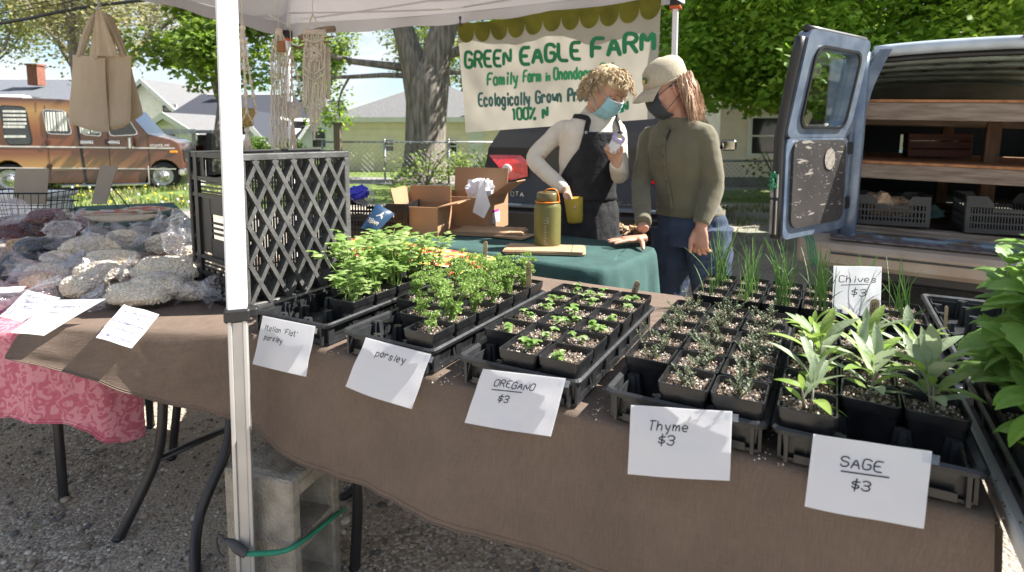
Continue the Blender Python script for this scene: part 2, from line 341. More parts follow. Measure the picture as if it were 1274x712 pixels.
# loose stones near the tables
def stones():
    mb = MB(); rr = random.Random(3)
    ico = [(0, 0, -1), (.72, -.53, -.45), (-.28, -.85, -.45), (-.89, 0, -.45), (-.28, .85, -.45), (.72, .53, -.45), (.28, -.85, .45), (-.72, -.53, .45), (-.72, .53, .45), (.28, .85, .45), (.89, 0, .45), (0, 0, 1)]
    fc = [(0, 1, 2), (1, 0, 5), (0, 2, 3), (0, 3, 4), (0, 4, 5), (1, 5, 10), (2, 1, 6), (3, 2, 7), (4, 3, 8), (5, 4, 9), (1, 10, 6), (2, 6, 7), (3, 7, 8), (4, 8, 9), (5, 9, 10), (6, 10, 11), (7, 6, 11), (8, 7, 11), (9, 8, 11), (10, 9, 11)]
    for i in range(21000):
        far = i > 17500
        x, y = (rr.uniform(-2.6, 1.3), rr.uniform(1.15, 3.4)) if not far else (rr.uniform(-1, 4), rr.uniform(2.6, 7))
        if i < 900: x, y = rr.uniform(.6, 1.6), rr.uniform(.6, 1.6)
        s_ = rr.uniform(.0022, .0062) * (1 if rr.random() < .94 else rr.uniform(1.5, 3)); a = rr.uniform(0, pi); mb.cur = rr.choice((0, 0, 1, 1, 2, 3))
        sx, sy, sz = s_ * rr.uniform(.8, 1.5), s_, s_ * rr.uniform(.5, .8)
        mb.add([V((x, y, sz * .4)) + rotz(a) @ V((p[0] * sx * rr.uniform(.85, 1.15), p[1] * sy, p[2] * sz)) for p in ico], fc)
    mb.cur = 0
    o = mb.build('gravel_stones', [mat('stone_grey', (.36, .33, .29), rough=.85, var=.4, vs=25, coord='Object'), mat('stone_brown', (.29, .235, .18), rough=.85, var=.4, vs=25),
        mat('stone_pale', (.56, .52, .46), rough=.8, var=.3, vs=25), mat('stone_dark', (.12, .115, .11), rough=.8, var=.4, vs=25)], smooth=True)
    tag(o, 'loose rounded gravel stones lying on the ground around the tables', 'gravel', kind='stuff')
stones()
def tufts():
    mb = MB(); rr = random.Random(5)
    regs = [(-12.5, -4.2, 9.7, 13.5, 5200, .05, .16), (1.6, 5.2, 8.0, 11.5, 2200, .03, .09), (-4.2, 1.2, 10.8, 13, 1500, .03, .08), (1.7, 3.4, 6.0, 8.0, 350, .02, .05), (-2.4, 1, 1.5, 3.3, 90, .01, .025)]
    for x0, x1, y0, y1, n, h0, h1 in regs:
        for i in range(n):
            x, y = rr.uniform(x0, x1), rr.uniform(y0, y1)
            if noise.noise(V((x * .9, y * .9, 2))) < -.15 and n > 400: continue
            h = rr.uniform(h0, h1); mb.cur = 0 if rr.random() < .6 else 1
            for k in range(3):
                a = rr.uniform(0, 2 * pi); d = V((cos(a), sin(a), 0)); w_ = V((-d.y, d.x, 0)) * h * .07; b = V((x, y, 0)) + d * .01
                mb.add([b - w_, b + w_, b + d * h * .3 + V((0, 0, h * .7)) + w_ * .6, b + d * h * .3 + V((0, 0, h * .7)) - w_ * .6, b + d * h * .6 + V((0, 0, h))], [(0, 1, 2, 3), (3, 2, 4)])
            if n > 5000 and rr.random() < .035:   # dandelions
                mb.cur = rr.choice((2, 2, 3)); mb.ell((x, y, h + .05), (.025, .025, .015 if mb.cur == 2 else .025), 6, 3)
    mb.cur = 0
    o = mb.build('grass', [leafmat('grass_blade', (.10, .17, .03), (.22, .30, .07), .35), leafmat('grass_dry', (.26, .24, .10), (.36, .33, .17), .3), mat('dandelion_yellow', (.75, .6, .03)), mat('dandelion_seed', (.6, .6, .58))])
    tag(o, 'uneven spring grass with dandelions beside the parked van and driveway', 'grass', kind='stuff')
tufts()

# ---------------------------------------------------------------- trees
def leafcloud(mb, centres, n, size, rr, squash=.8, palmate=False):
    for i in range(n):
        c, r = centres[rr.randrange(len(centres))]
        d = V((rr.gauss(0, 1), rr.gauss(0, 1), rr.gauss(0, 1))).normalized() * r * rr.random() ** .45; d.z *= squash
        p = c + d; s_ = size * rr.uniform(.6, 1.25)
        nz_ = (V((rr.gauss(0, .6), rr.gauss(0, .6), 1)) + d.normalized() * .5).normalized(); u = nz_.orthogonal().normalized(); u = Matrix.Rotation(rr.uniform(0, 6.3), 3, nz_) @ u; v_ = nz_.cross(u)
        mb.cur = 0 if rr.random() < .55 else 1
        if palmate:
            pts = [p + u * s_ * a + v_ * s_ * b - V((0, 0, 1)) * s_ * abs(a) * .25 for a, b in ((0, -.5), (.28, -.25), (.6, -.05), (.3, .12), (0, .62), (-.3, .12), (-.6, -.05), (-.28, -.25))]
            mb.add(pts, [(0, 1, 3, 4), (1, 2, 3), (0, 4, 5, 7), (7, 5, 6)])
        else:
            mb.add([p - v_ * s_ * .5, p + u * s_ * .33, p + v_ * s_ * .5 - nz_ * s_ * .15, p - u * s_ * .33], [(0, 1, 2, 3)])
    mb.cur = 0
m_bark = mat('bark', (.10, .085, .07), rough=.95, col2=(.24, .215, .19), vs=9, stretch=(1, 1, .16), bump=1.0, bs=14, detail=8)
m_bark_pale = mat('bark_pale', (.10, .085, .072), rough=.95, col2=(.27, .24, .205), vs=13, stretch=(1, 1, .14), bump=1.0, bs=14, detail=8)
def branch(mb, p, d, ln_, r, depth, rr, ends, up=.15):
    pts = [p]; rad = [r]; q = p.copy(); dd = d.normalized()
    for i in range(4):
        dd = (dd + V((rr.uniform(-.25, .25), rr.uniform(-.25, .25), rr.uniform(-.1, .22) + up * .3))).normalized(); q = q + dd * ln_ / 4; pts.append(q.copy()); rad.append(r * (1 - .16 * (i + 1)))
        if depth <= 1: ends.append(q.copy())
    mb.tube(pts, rad, 6 if depth > 1 else 5)
    if depth > 0:
        for k in range(3):
            i = rr.choice((2, 3, 4, 4)); nd = (dd + V((rr.uniform(-.9, .9), rr.uniform(-.9, .9), rr.uniform(-.25, .6)))).normalized()
            branch(mb, pts[i], nd, ln_ * rr.uniform(.55, .75), rad[i] * .62, depth - 1, rr, ends, up)
def tree(name, label, base, h, r, limbs, n, size, m1, m2, seed, clump=.8, palmate=False, depth=2, limblen=2.5, bark=None, extra=(), group=None, squash=.8):
    rr = random.Random(seed); t = thing(name, label, 'tree', base, 0, group); mb = MB(); ends = []
    trunk = [V((rr.uniform(-.08, .08) * i, rr.uniform(-.08, .08) * i, h * i / 5)) for i in range(6)]
    mb.tube(trunk, [r * 1.5, r * 1.1, r, r * .92, r * .85, r * .7], 14)
    for k in range(limbs):
        a = 2 * pi * k / limbs + rr.uniform(-.4, .4); i = rr.choice((3, 4, 5, 5)); branch(mb, trunk[i], V((cos(a), sin(a), rr.uniform(.35, 1.2))), limblen * rr.uniform(.8, 1.2), r * .5, depth, rr, ends)
    mb.build('trunk', bark or m_bark, t, smooth=True)
    cm = MB(); cen = [(e, clump * rr.uniform(.6, 1.2)) for e in ends] + [(V(c), q) for c, q in extra]
    leafcloud(cm, cen, n, size, rr, palmate=palmate, squash=squash); cm.build('crown', [m1, m2], t); return t
lm_maple1 = leafmat('maple_leaf', (.13, .26, .02), (.22, .38, .035), .5, vs=1.1); lm_maple2 = leafmat('maple_leaf_light', (.22, .38, .03), (.38, .52, .07), .6, vs=1.1)
lm_bud1 = leafmat('bud_leaf', (.30, .30, .10), (.40, .38, .16), .5); lm_bud2 = leafmat('bud_leaf_pale', (.36, .33, .17), (.45, .42, .24), .5)
lm_mid1 = leafmat('young_leaf', (.15, .25, .04), (.24, .34, .07), .5); lm_mid2 = leafmat('young_leaf_pale', (.26, .34, .09), (.34, .40, .12), .5)

# the large maple behind the van on the right
rr = random.Random(11); B0 = V((6.2, 11.5, 0))
ex = []
for i in range(230):
    x = rr.uniform(2.6, 13.5); z = rr.uniform(1.4, 6.6) if i % 3 else rr.uniform(1.4, 3.6); y = rr.uniform(8.6, 12.0)
    lowlim = 1.62 + .30 * noise.noise(V((x * .9, 0, 0))) + (.5 if x < 3.0 else 0) + max(0, (y - 9.5) * .06)
    if z < lowlim + .5: z = lowlim + .5
    ex.append(((x - B0.x, y - B0.y, z), rr.uniform(.55, .85)))
tree('maple_tree', 'large dense bright green maple tree hanging over the blue cargo van and cream house', B0, 3.0, .3, 6, 150000, .108, lm_maple1, lm_maple2, 21, clump=.7, palmate=True, depth=1, limblen=2.6, extra=ex)
# bright green yard trees and bare-limbed trees at the back left
tree('green_maple_tree', 'bright green leafy maple tree behind the white tent pole, above the dark roofed house', (-7.15, 14.5, 0), 3.3, .10, 5, 8500, .15, lm_mid1, lm_maple2, 31, clump=.6, palmate=True, depth=2, limblen=1.45)
tree('budding_tree', 'tall pale budding tree with thin yellow green leaves behind the hanging tote bags', (-13.4, 19, 0), 3.0, .2, 7, 26000, .13, lm_bud1, lm_bud2, 33, clump=.9, depth=2, limblen=3.3)
tree('budding_tree', 'pale budding tree with thin leaves at the far left above the brown van', (-20.5, 21, 0), 4.0, .2, 7, 20000, .14, lm_bud1, lm_mid2, 35, clump=1.1, depth=2, limblen=3.2)
tree('yard_tree', 'small far green tree rising between the grey house roofs', (-12.2, 38, 0), 4.5, .2, 5, 5000, .3, lm_mid1, lm_mid2, 36, clump=1.1, depth=1, limblen=2)
tree('yard_tree', 'far pale green tree behind the cream garage left of the thick trunk', (-3.6, 40, 0), 4, .3, 6, 8000, .28, lm_mid1, lm_bud1, 37, clump=1.2, depth=2, limblen=4)
tree('yard_tree', 'green tree standing between the banner and the right tent pole', (5.5, 24, 0), 3.5, .3, 6, 16000, .22, lm_mid1, lm_maple2, 38, clump=1.2, depth=2, limblen=3.2)
tree('yard_tree', 'far green tree filling the gap behind the maple on the right', (14, 26, 0), 3.5, .3, 7, 16000, .28, lm_maple1, lm_mid1, 39, clump=1.5, depth=2, limblen=3.6)
def big_tree():
    b = at_z(527, 222, 0); b.y = 15.5; b.x = (527 - 637) / F * 15.5; b.z = 0
    t = thing('old_maple_tree', 'old tree with thick forked grey trunk in front of the cream garage', 'tree', b); mb = MB(); rr = random.Random(8); n = 28
    S = 15.5 / F; rings = []
    tab = [(0, 44), (.12, 36), (.3, 30), (.6, 26), (1.2, 24.5), (2.2, 25), (2.6, 26), (3.0, 19), (3.4, 6)]
    for z, hw in [(z_, interp(tab, z_)) for z_ in (0, .08, .18, .35, .6, 1, 1.5, 2, 2.5, 3, 3.4)]:
        ring = []
        for k in range(n):
            a = 2 * pi * k / n; q = 1 + .10 * noise.noise(V((cos(a) * 3, sin(a) * 3, z * .35))) * 2 + .16 * max(0, .4 - z) / .4 * sin(a * 5 + 1)
            ring.append(V((cos(a) * hw * S * q + (.06 * z), sin(a) * hw * S * q, z)))
        rings.append(ring)
    mb.loft(rings)
    ends = []
    def limb(pts, r0, r1):
        pts = smoothpts([V(p) for p in pts], 2); mb.tube(pts, [lerp(r0, r1, i / (len(pts) - 1)) for i in range(len(pts))], 14); return pts
    l1 = limb([(-.02, 0, 2.0), (-.16, 0, 2.7), (-.30, 0, 3.4), (-.62, .1, 4.4), (-1.0, .3, 6.5)], .42, .2)
    l2 = limb([(.16, 0, 2.0), (.28, 0, 2.8), (.42, 0, 3.5), (.75, .1, 4.6), (1.1, .4, 7)], .46, .28)
    for p, d, ll, rr_ in [(l1[7], V((-1, -.2, .25)), 3.2, .13), (l1[9], V((-.8, .2, .8)), 3.0, .12), (l2[8], V((1, 0, .3)), 3, .16), (l2[10], V((.7, -.3, .9)), 3, .14), (l1[-1], V((-.2, .1, 1)), 3, .15), (l2[-1], V((.3, .1, 1)), 3, .18),
                          (l1[6], V((-1, -.3, -.10)), 3.4, .085), (l2[6], V((.9, -.3, -.1)), 2.8, .09)]:
        branch(mb, p, d, ll, rr_, 2, rr, ends, up=-.1)
    mb.build('trunk', m_bark_pale, t, smooth=True)
    cm = MB(); cen = [(e, .5 * rr.uniform(.5, 1.3)) for e in ends]; leafcloud(cm, cen, 9500, .13, rr, palmate=True); cm.build('crown', [lm_mid1, lm_maple2], t)
big_tree()
def bush(label, c, r, n, size, m1, m2, seed):
    t = thing('bush', label, 'bush', (c[0], c[1], 0)); rr = random.Random(seed); mb = MB(); ends = []
    for k in range(9):
        a = rr.uniform(0, 6.3); mb.tube([V((0, 0, 0)), V((cos(a) * r * .3, sin(a) * r * .3, c[2] * .5)), V((cos(a) * r * .7, sin(a) * r * .7, c[2] * .95))], [.02, .015, .006], 5)
    mb.build('stem', m_bark, t)
    cm = MB(); leafcloud(cm, [(V((rr.uniform(-r, r), rr.uniform(-.5, .5), rr.uniform(.3, 1) * c[2] * .8)), .35) for _ in range(26)], n, size, rr); cm.build('foliage', [m1, m2], t)
bush('round green bush behind the black crate, below the hanging macrame', (-7.1, 16.5, 1.25), 1.0, 3600, .1, lm_maple1, lm_mid1, 2)
bush('leafy shoots growing through the wire fence by the thick trunk', (-2.1, 14.2, .9), .9, 500, .12, lm_mid1, lm_mid2, 4)
bush('small leafy shrub growing against the fence in front of the garage window', (-.6, 14.1, .9), .7, 420, .12, lm_mid1, lm_mid2, 6)
bush('thin vine shrub on the fence below the cream house window', (5.3, 11.3, .95), .6, 420, .09, lm_mid1, lm_maple1, 9)

# ---------------------------------------------------------------- houses
def siding(name, col): 
    if name in MATS: return MATS[name]
    m = mat(name, col, rough=.7, var=.05, vs=3); t = m.node_tree; ln = t.links.new; p = [n for n in t.nodes if n.type == 'BSDF_PRINCIPLED'][0]; c = [n for n in t.nodes if n.type == 'TEX_COORD'][0]
    w_ = nn(t, 'ShaderNodeTexWave', wave_type='BANDS', bands_direction='Z', wave_profile='SAW'); w_.inputs['Scale'].default_value = 1.55; ln(c.outputs['Object'], w_.inputs['Vector'])
    b = nn(t, 'ShaderNodeBump'); b.inputs['Strength'].default_value = 1; b.inputs['Distance'].default_value = .02; ln(w_.outputs[0], b.inputs['Height']); ln(b.outputs[0], p.inputs['Normal']); return m
m_shin_g = mat('shingle_grey', (.155, .155, .16), rough=.95, var=.25, vs=20, bump=.6, bs=40, stretch=(1, 1, 3)); m_shin_d = mat('shingle_dark', (.038, .042, .056), rough=.95, var=.2, vs=20, bump=.6, bs=40)
m_white = mat('white_trim', (.78, .78, .76), rough=.55, var=.04); m_brick = mat('chimney_brick', (.22, .09, .06), rough=.9, var=.3, vs=15, bump=.5)
m_pane = mat('window_glass_dark', (.03, .035, .04), rough=.08, spec=.8); m_cream = siding('siding_cream', (.90, .78, .66)); m_wsid = siding('siding_white', (.88, .86, .86)); m_gsid = siding('siding_pale_green', (.74, .72, .70))
def window(parent, c, w_, h, side=(1, 0, 0), out=(0, -1, 0), fr=m_white, rail=True):
    side, out, c = V(side), V(out), V(c); M = basis(side, -out, (0, 0, 1)); mb = MB(); b = .07 if w_ > .5 else .05
    for s_ in (-1, 1): mb.box(c + side * s_ * (w_ / 2 - b / 2) + out * .03, (b, .06, h), M)
    for s_ in (-1, 1): mb.box(c + V((0, 0, s_ * (h / 2 - b / 2))) + out * .03, (w_ - 2 * b, .055, b), M)
    if rail: mb.box(c + out * .028, (w_ - 2 * b, .05, .04), M)
    f = mb.build('window', fr, parent); mb = MB(); mb.box(c + out * .012, (w_ - 2 * b, .01, h - 2 * b), M); mb.build('pane', m_pane, f)
    return f
def house(name, label, c, rz, w_, d, eave, ridge, msid, mroof, gable='front', wins=(), chim=None, over=.35, hip=False, cat='house'):
    """front faces local -y; gable='front' puts the gable triangle on the front, 'side' shows the roof slope"""
    t = thing(name, label, cat, c, rz); mb = MB(); x, y = w_ / 2, d
    if gable == 'front':
        mb.prism([(-x, 0), (x, 0), (x, eave), (0, ridge), (-x, eave)], (0, 0, 0), (1, 0, 0), (0, 0, 1), (0, y, 0)); mb.build('wall', msid, t); mb = MB(); k = (ridge - eave) / x; th = .14
        for s_ in (-1, 1):
            mb.prism([(0, ridge + .003), (0, ridge + th), (s_ * (x + over), eave - k * over + th), (s_ * (x + over), eave - k * over + .003)][::s_], (0, -over, 0), (1, 0, 0), (0, 0, 1), (0, y + 2 * over, 0))
        mb.build('roof', mroof, t); mb = MB()
        for s_ in (-1, 1):
            mb.prism([(0, ridge - .1), (0, ridge + th + .01), (s_ * (x + over), eave - k * over + th + .01), (s_ * (x + over), eave - k * over - .1)][::s_], (0, -over - .05, 0), (1, 0, 0), (0, 0, 1), (0, .045, 0))
        mb.build('bargeboard', m_white, t)
    else:
        mb.box((0, y / 2, eave / 2), (w_, y, eave))
        if not hip: mb.prism([(0, eave), (y, eave), (y / 2, ridge)], (-x, 0, .002), (0, 1, 0), (0, 0, 1), (w_, 0, 0))
        mb.build('wall', msid, t); mb = MB(); i = over + (y / 2 if hip else 0); o = over
        P = [(-x - o, -o, eave), (x + o, -o, eave), (x + o, y + o, eave), (-x - o, y + o, eave)]; a, b = (-x - o + i, y / 2, ridge), (x + o - i, y / 2, ridge)
        if not hip: a, b = (-x - o, y / 2, ridge), (x + o, y / 2, ridge)
        mb.add(P + [a, b], [(0, 1, 5, 4), (2, 3, 4, 5), (1, 2, 5), (3, 0, 4)]); up = [V(q) + V((0, 0, .004)) for q in P]
        mb.add(up + [], [(3, 2, 1, 0)]); ro = mb.build('roof', mroof, t); mb = MB()
        mb.box((0, -o - .02, eave - .04), (w_ + 2 * o, .03, .16)); mb.box((x + o + .02, y / 2, eave - .04), (.03, y + 2 * o, .16)); mb.box((-x - o - .02, y / 2, eave - .04), (.03, y + 2 * o, .16)); mb.build('gutter', m_white, t)
    for (wx, wz, ww, wh) in wins: window(t, (wx, 0, wz), ww, wh)
    if chim:
        mb = MB(); mb.box((chim[0], chim[1], chim[2]), (.48, .48, chim[3])); mb.box((chim[0], chim[1], chim[2] + chim[3] / 2 + .04), (.58, .58, .08)); mb.build('chimney', m_brick, t)
    return t
def PX(px, Y): return (px - 637) / F * Y
# garage behind the trunk
gy = 19.5; k = gy / F; ez = 1.3 + 17 * k
g = house('garage', 'low cream sided garage with grey hipped roof behind the thick trunk', (PX(530, gy), gy, 0), 0, 225 * k, 6, ez, ez + 1.5, m_cream, m_shin_g, 'side', wins=[((484 - 530) * k, 1.3 - 16 * k, 16 * k, 17 * k), ((563 - 530) * k, 1.3 - 17 * k, 14 * k, 18 * k)], hip=True, over=.3)
mb = MB(); mb.box(((592 - 530) * k, -.02, ez / 2 - .1), (.5, .05, ez - .35)); d = mb.build('door', m_white, g)
# house on the right behind the maple
hy = 13.5; k = hy / F
h = house('house', 'cream sided house with white framed window right of the standing people', (PX(1150, hy), hy, 0), radians(-4), 500 * k, 8, 3.1, 5.4, m_cream, m_shin_g, 'side', wins=[(PX(962, hy) - PX(1150, hy), 1.22, 1.0, 1.35 * .72), (0.6, 1.3, 1.0, 1.1)])
mb = MB(); mb.box((0, -.05, .12), (500 * k, .06, .24)); mb.build('plinth', mat('plinth_concrete', (.2, .2, .19), var=.2), h)
# left row
def hs(label, x0, x1, Y, yeave, yridge, *a, **kw):
    return house('house', label, (PX((x0 + x1) / 2, Y), Y, 0), kw.pop('rz', 0), (x1 - x0) * Y / F, kw.pop('d', 7), 1.3 + (165 - yeave) * Y / F, 1.3 + (165 - yridge) * Y / F, *a, **kw)
hs('pale house with long grey shingle roof at the far left behind the brown van', -90, 85, 26, 128, 92, m_gsid, mat('shingle_blue', (.14, .15, .175), rough=.95, var=.2, vs=20, bump=.5), 'side', chim=(.8, 1.5, 3.95, .9), d=6)
hs('tall white house with a steep front gable behind the hanging tote bags', 140, 232, 30, 146, 103, m_wsid, m_shin_g, 'front', wins=[(1.2, 2.2, .8, 1.1), (-1, 2.2, .8, 1.1)])
hs('low white porch building with small gable beside the food trailer', 180, 245, 23, 166, 145, m_wsid, m_shin_g, 'front', wins=[(0, .9, .7, .8)], d=4)
hs('pale green house with dark slate roof and brick chimney left of the white tent pole', 222, 330, 28, 146, 113, m_gsid, m_shin_d, 'side', chim=(-.45, 2.0, 3.35, .8), wins=[(1.0, 1.5, .8, 1.1)], d=6)
hs('white gabled house seen behind the hanging plant basket', 262, 338, 21, 188, 140, m_wsid, m_shin_d, 'front', wins=[(0, 1.2, .6, .8)], d=7, rz=radians(12))
hs('grey roofed house behind the hanging white pot and tent pole', 300, 395, 33, 172, 120, m_wsid, mat('shingle_slate', (.10, .105, .12), rough=.95, var=.2, vs=20), 'side', wins=[(-1.6, 1.2, .8, 1), (1.2, 1.2, .8, 1)], d=8)
hs('white gabled house with grey roof left of the garage', 372, 440, 27, 178, 128, m_wsid, m_shin_g, 'front', wins=[(-.3, 1.0, .7, .9)], d=8, rz=radians(18))

# ---------------------------------------------------------------- chain link fences
m_galv = mat('galvanised', (.36, .37, .37), rough=.5, metal=.8, var=.15)
m_galv_d = mat('fence_wire', (.30, .30, .29), rough=.6, metal=.3, var=.15)
def fence(label, x0, y0, x1, y1, h, posts, pitch=.085, z0=.02):
    t = thing('chain_link_fence', label, 'fence', (x0, y0, 0), math.atan2(y1 - y0, x1 - x0)); Ln = math.hypot(x1 - x0, y1 - y0)
    for i in range(posts):
        mb = MB(); x = Ln * i / (posts - 1); mb.tube([(x, 0, 0), (x, 0, h + .04)], .03, 8); mb.lathe([(.034, h + .03), (.034, h + .06), (.012, h + .085)], (x, 0, 0), 8); mb.build('fence_post', m_galv, t, smooth=True)
    mb = MB(); mb.tube([(0, 0, h), (Ln, 0, h)], .024, 8); mb.build('top_rail', m_galv, t, smooth=True)
    mb = MB(); a = -h
    while a < Ln:
        for s_ in (0, 1):
            p, q = (a, z0), (a + h, h)
            if s_: p, q = (a, h), (a + h, z0)
            if p[0] < 0: f = -p[0] / h; p = (0, p[1] + (q[1] - p[1]) * f)
            if q[0] > Ln: f = (Ln - p[0]) / (q[0] - p[0]); q = (Ln, p[1] + (q[1] - p[1]) * f)
            mb.tube([(p[0], -.026 - s_ * .004, p[1]), (q[0], -.026 - s_ * .004, q[1])], .0032, 3, cap=False)
        a += pitch * 1.41
    tag(mb.build('wire_mesh', m_galv_d, t), kind='stuff')
fy = 14.5; fence('sagging grey chain link fence running in front of the cream garage', PX(395, fy), fy + .4, PX(640, fy), fy - .2, 1.3 - 12 * fy / F, 4, pitch=.1)
fence('grey chain link fence in front of the cream house on the right', 3.4, 11.7, 9.5, 11.2, 1.3 - 35 * 11.6 / F, 4, pitch=.07)
mb = MB(); p = at_z(422, 215, 0); p = V((PX(421, 14.2), 14.2, 0)); mb.box(p + V((0, 0, .75)), (.16, .16, 1.5), ch=.01); mb.box(p + V((0, 0, 1.52)), (.2, .2, .05), ch=.01)
tag(mb.build('fence_post', mat('weathered_wood', (.12, .09, .065), rough=.9, var=.35, vs=14, stretch=(3, 3, .3))), 'short dark wooden post at the left end of the chain link fence', 'post')
# utility pole and cables
t = thing('utility_pole', 'grey wooden utility pole rising behind the hanging tote bags', 'pole', (PX(100, 16.2), 16.2, 0))
mb = MB(); mb.tube([(.28, 0, 0), (.1, 0, 3), (-.16, 0, 7.5)], [.17, .155, .13], 14); mb.build('shaft', m_bark_pale, t, smooth=True)
mb = MB(); mb.box((0, -.1, 6.6), (2.2, .1, .12)); mb.build('crossarm', m_bark, t)
for i, (a, b, c, r_) in enumerate([((0, 31), (100, 9), (175, 1), .045), ((0, 18), (90, 2), (150, -12), .012), ((0, 12), (60, 2), (120, -14), .01)]):
    mb = MB(); pts = [at_y(-260, a[1] + 30 - i * 4, 13.5), at_y(*a, 15), at_y(*b, 15.5), at_y(*c, 15.2), at_y(700, -60 - 20 * i, 14)]; mb.tube(smoothpts(pts, 2), r_, 6)
    tag(mb.build('overhead_cable', mat('cable_black', (.02, .02, .022)), smooth=True), ['thick black overhead cable crossing behind the top of the tote bags', 'upper of the two thin overhead wires at the top left', 'lower of the two thin overhead wires at the top left'][i], 'cable')

# ================================================================ VEHICLES
m_tyre = mat('tyre_rubber', (.022, .022, .023), rough=.8, var=.3, vs=20, bump=.3, bs=120); m_chrome = mat('chrome', (.62, .62, .62), rough=.18, metal=1, var=.06)
m_steel = mat('wheel_steel', (.45, .45, .44), rough=.35, metal=.8, var=.15, vs=14); m_black = mat('black_trim', (.015, .015, .016), rough=.45, var=.2)
m_vglass = mat('car_glass_dark', (.022, .03, .03), rough=.05, spec=.9, var=.3); m_clearglass = glass('clear_glass', (.72, .82, .80), .25)
def wheel(parent, c, r, w_, axis, name='wheel', hub=True):
    """axis points outward"""
    ax = V(axis).normalized(); M = basis(ax.orthogonal(), ax.cross(ax.orthogonal()), ax)
    mb = MB(); mb.lathe([(r * .62, -w_), (r * .93, -w_ * .98), (r, -w_ * .8), (r, -w_ * .2), (r * .94, -.01), (r * .66, .0), (r * .62, -.03)], c, 32, M, cap=False); wo_ = mb.build(name, m_tyre, parent, smooth=True)
    mb = MB(); mb.lathe([(r * .64, -.03), (r * .62, -.004), (r * .56, -.035), (r * .44, -.045), (r * .38, -.015), (r * .22, -.01), (r * .2, .02), (r * .08, .026), (.001, .026)], c, 28, M, cap=False)
    for k in range(8):
        a = 2 * pi * k / 8; mb.ell(V(c) + M @ V((cos(a) * r * .3, sin(a) * r * .3, -.008)), (.015, .015, .01), 6, 3)
    mb.build('rim', m_steel, wo_, smooth=True); return wo_
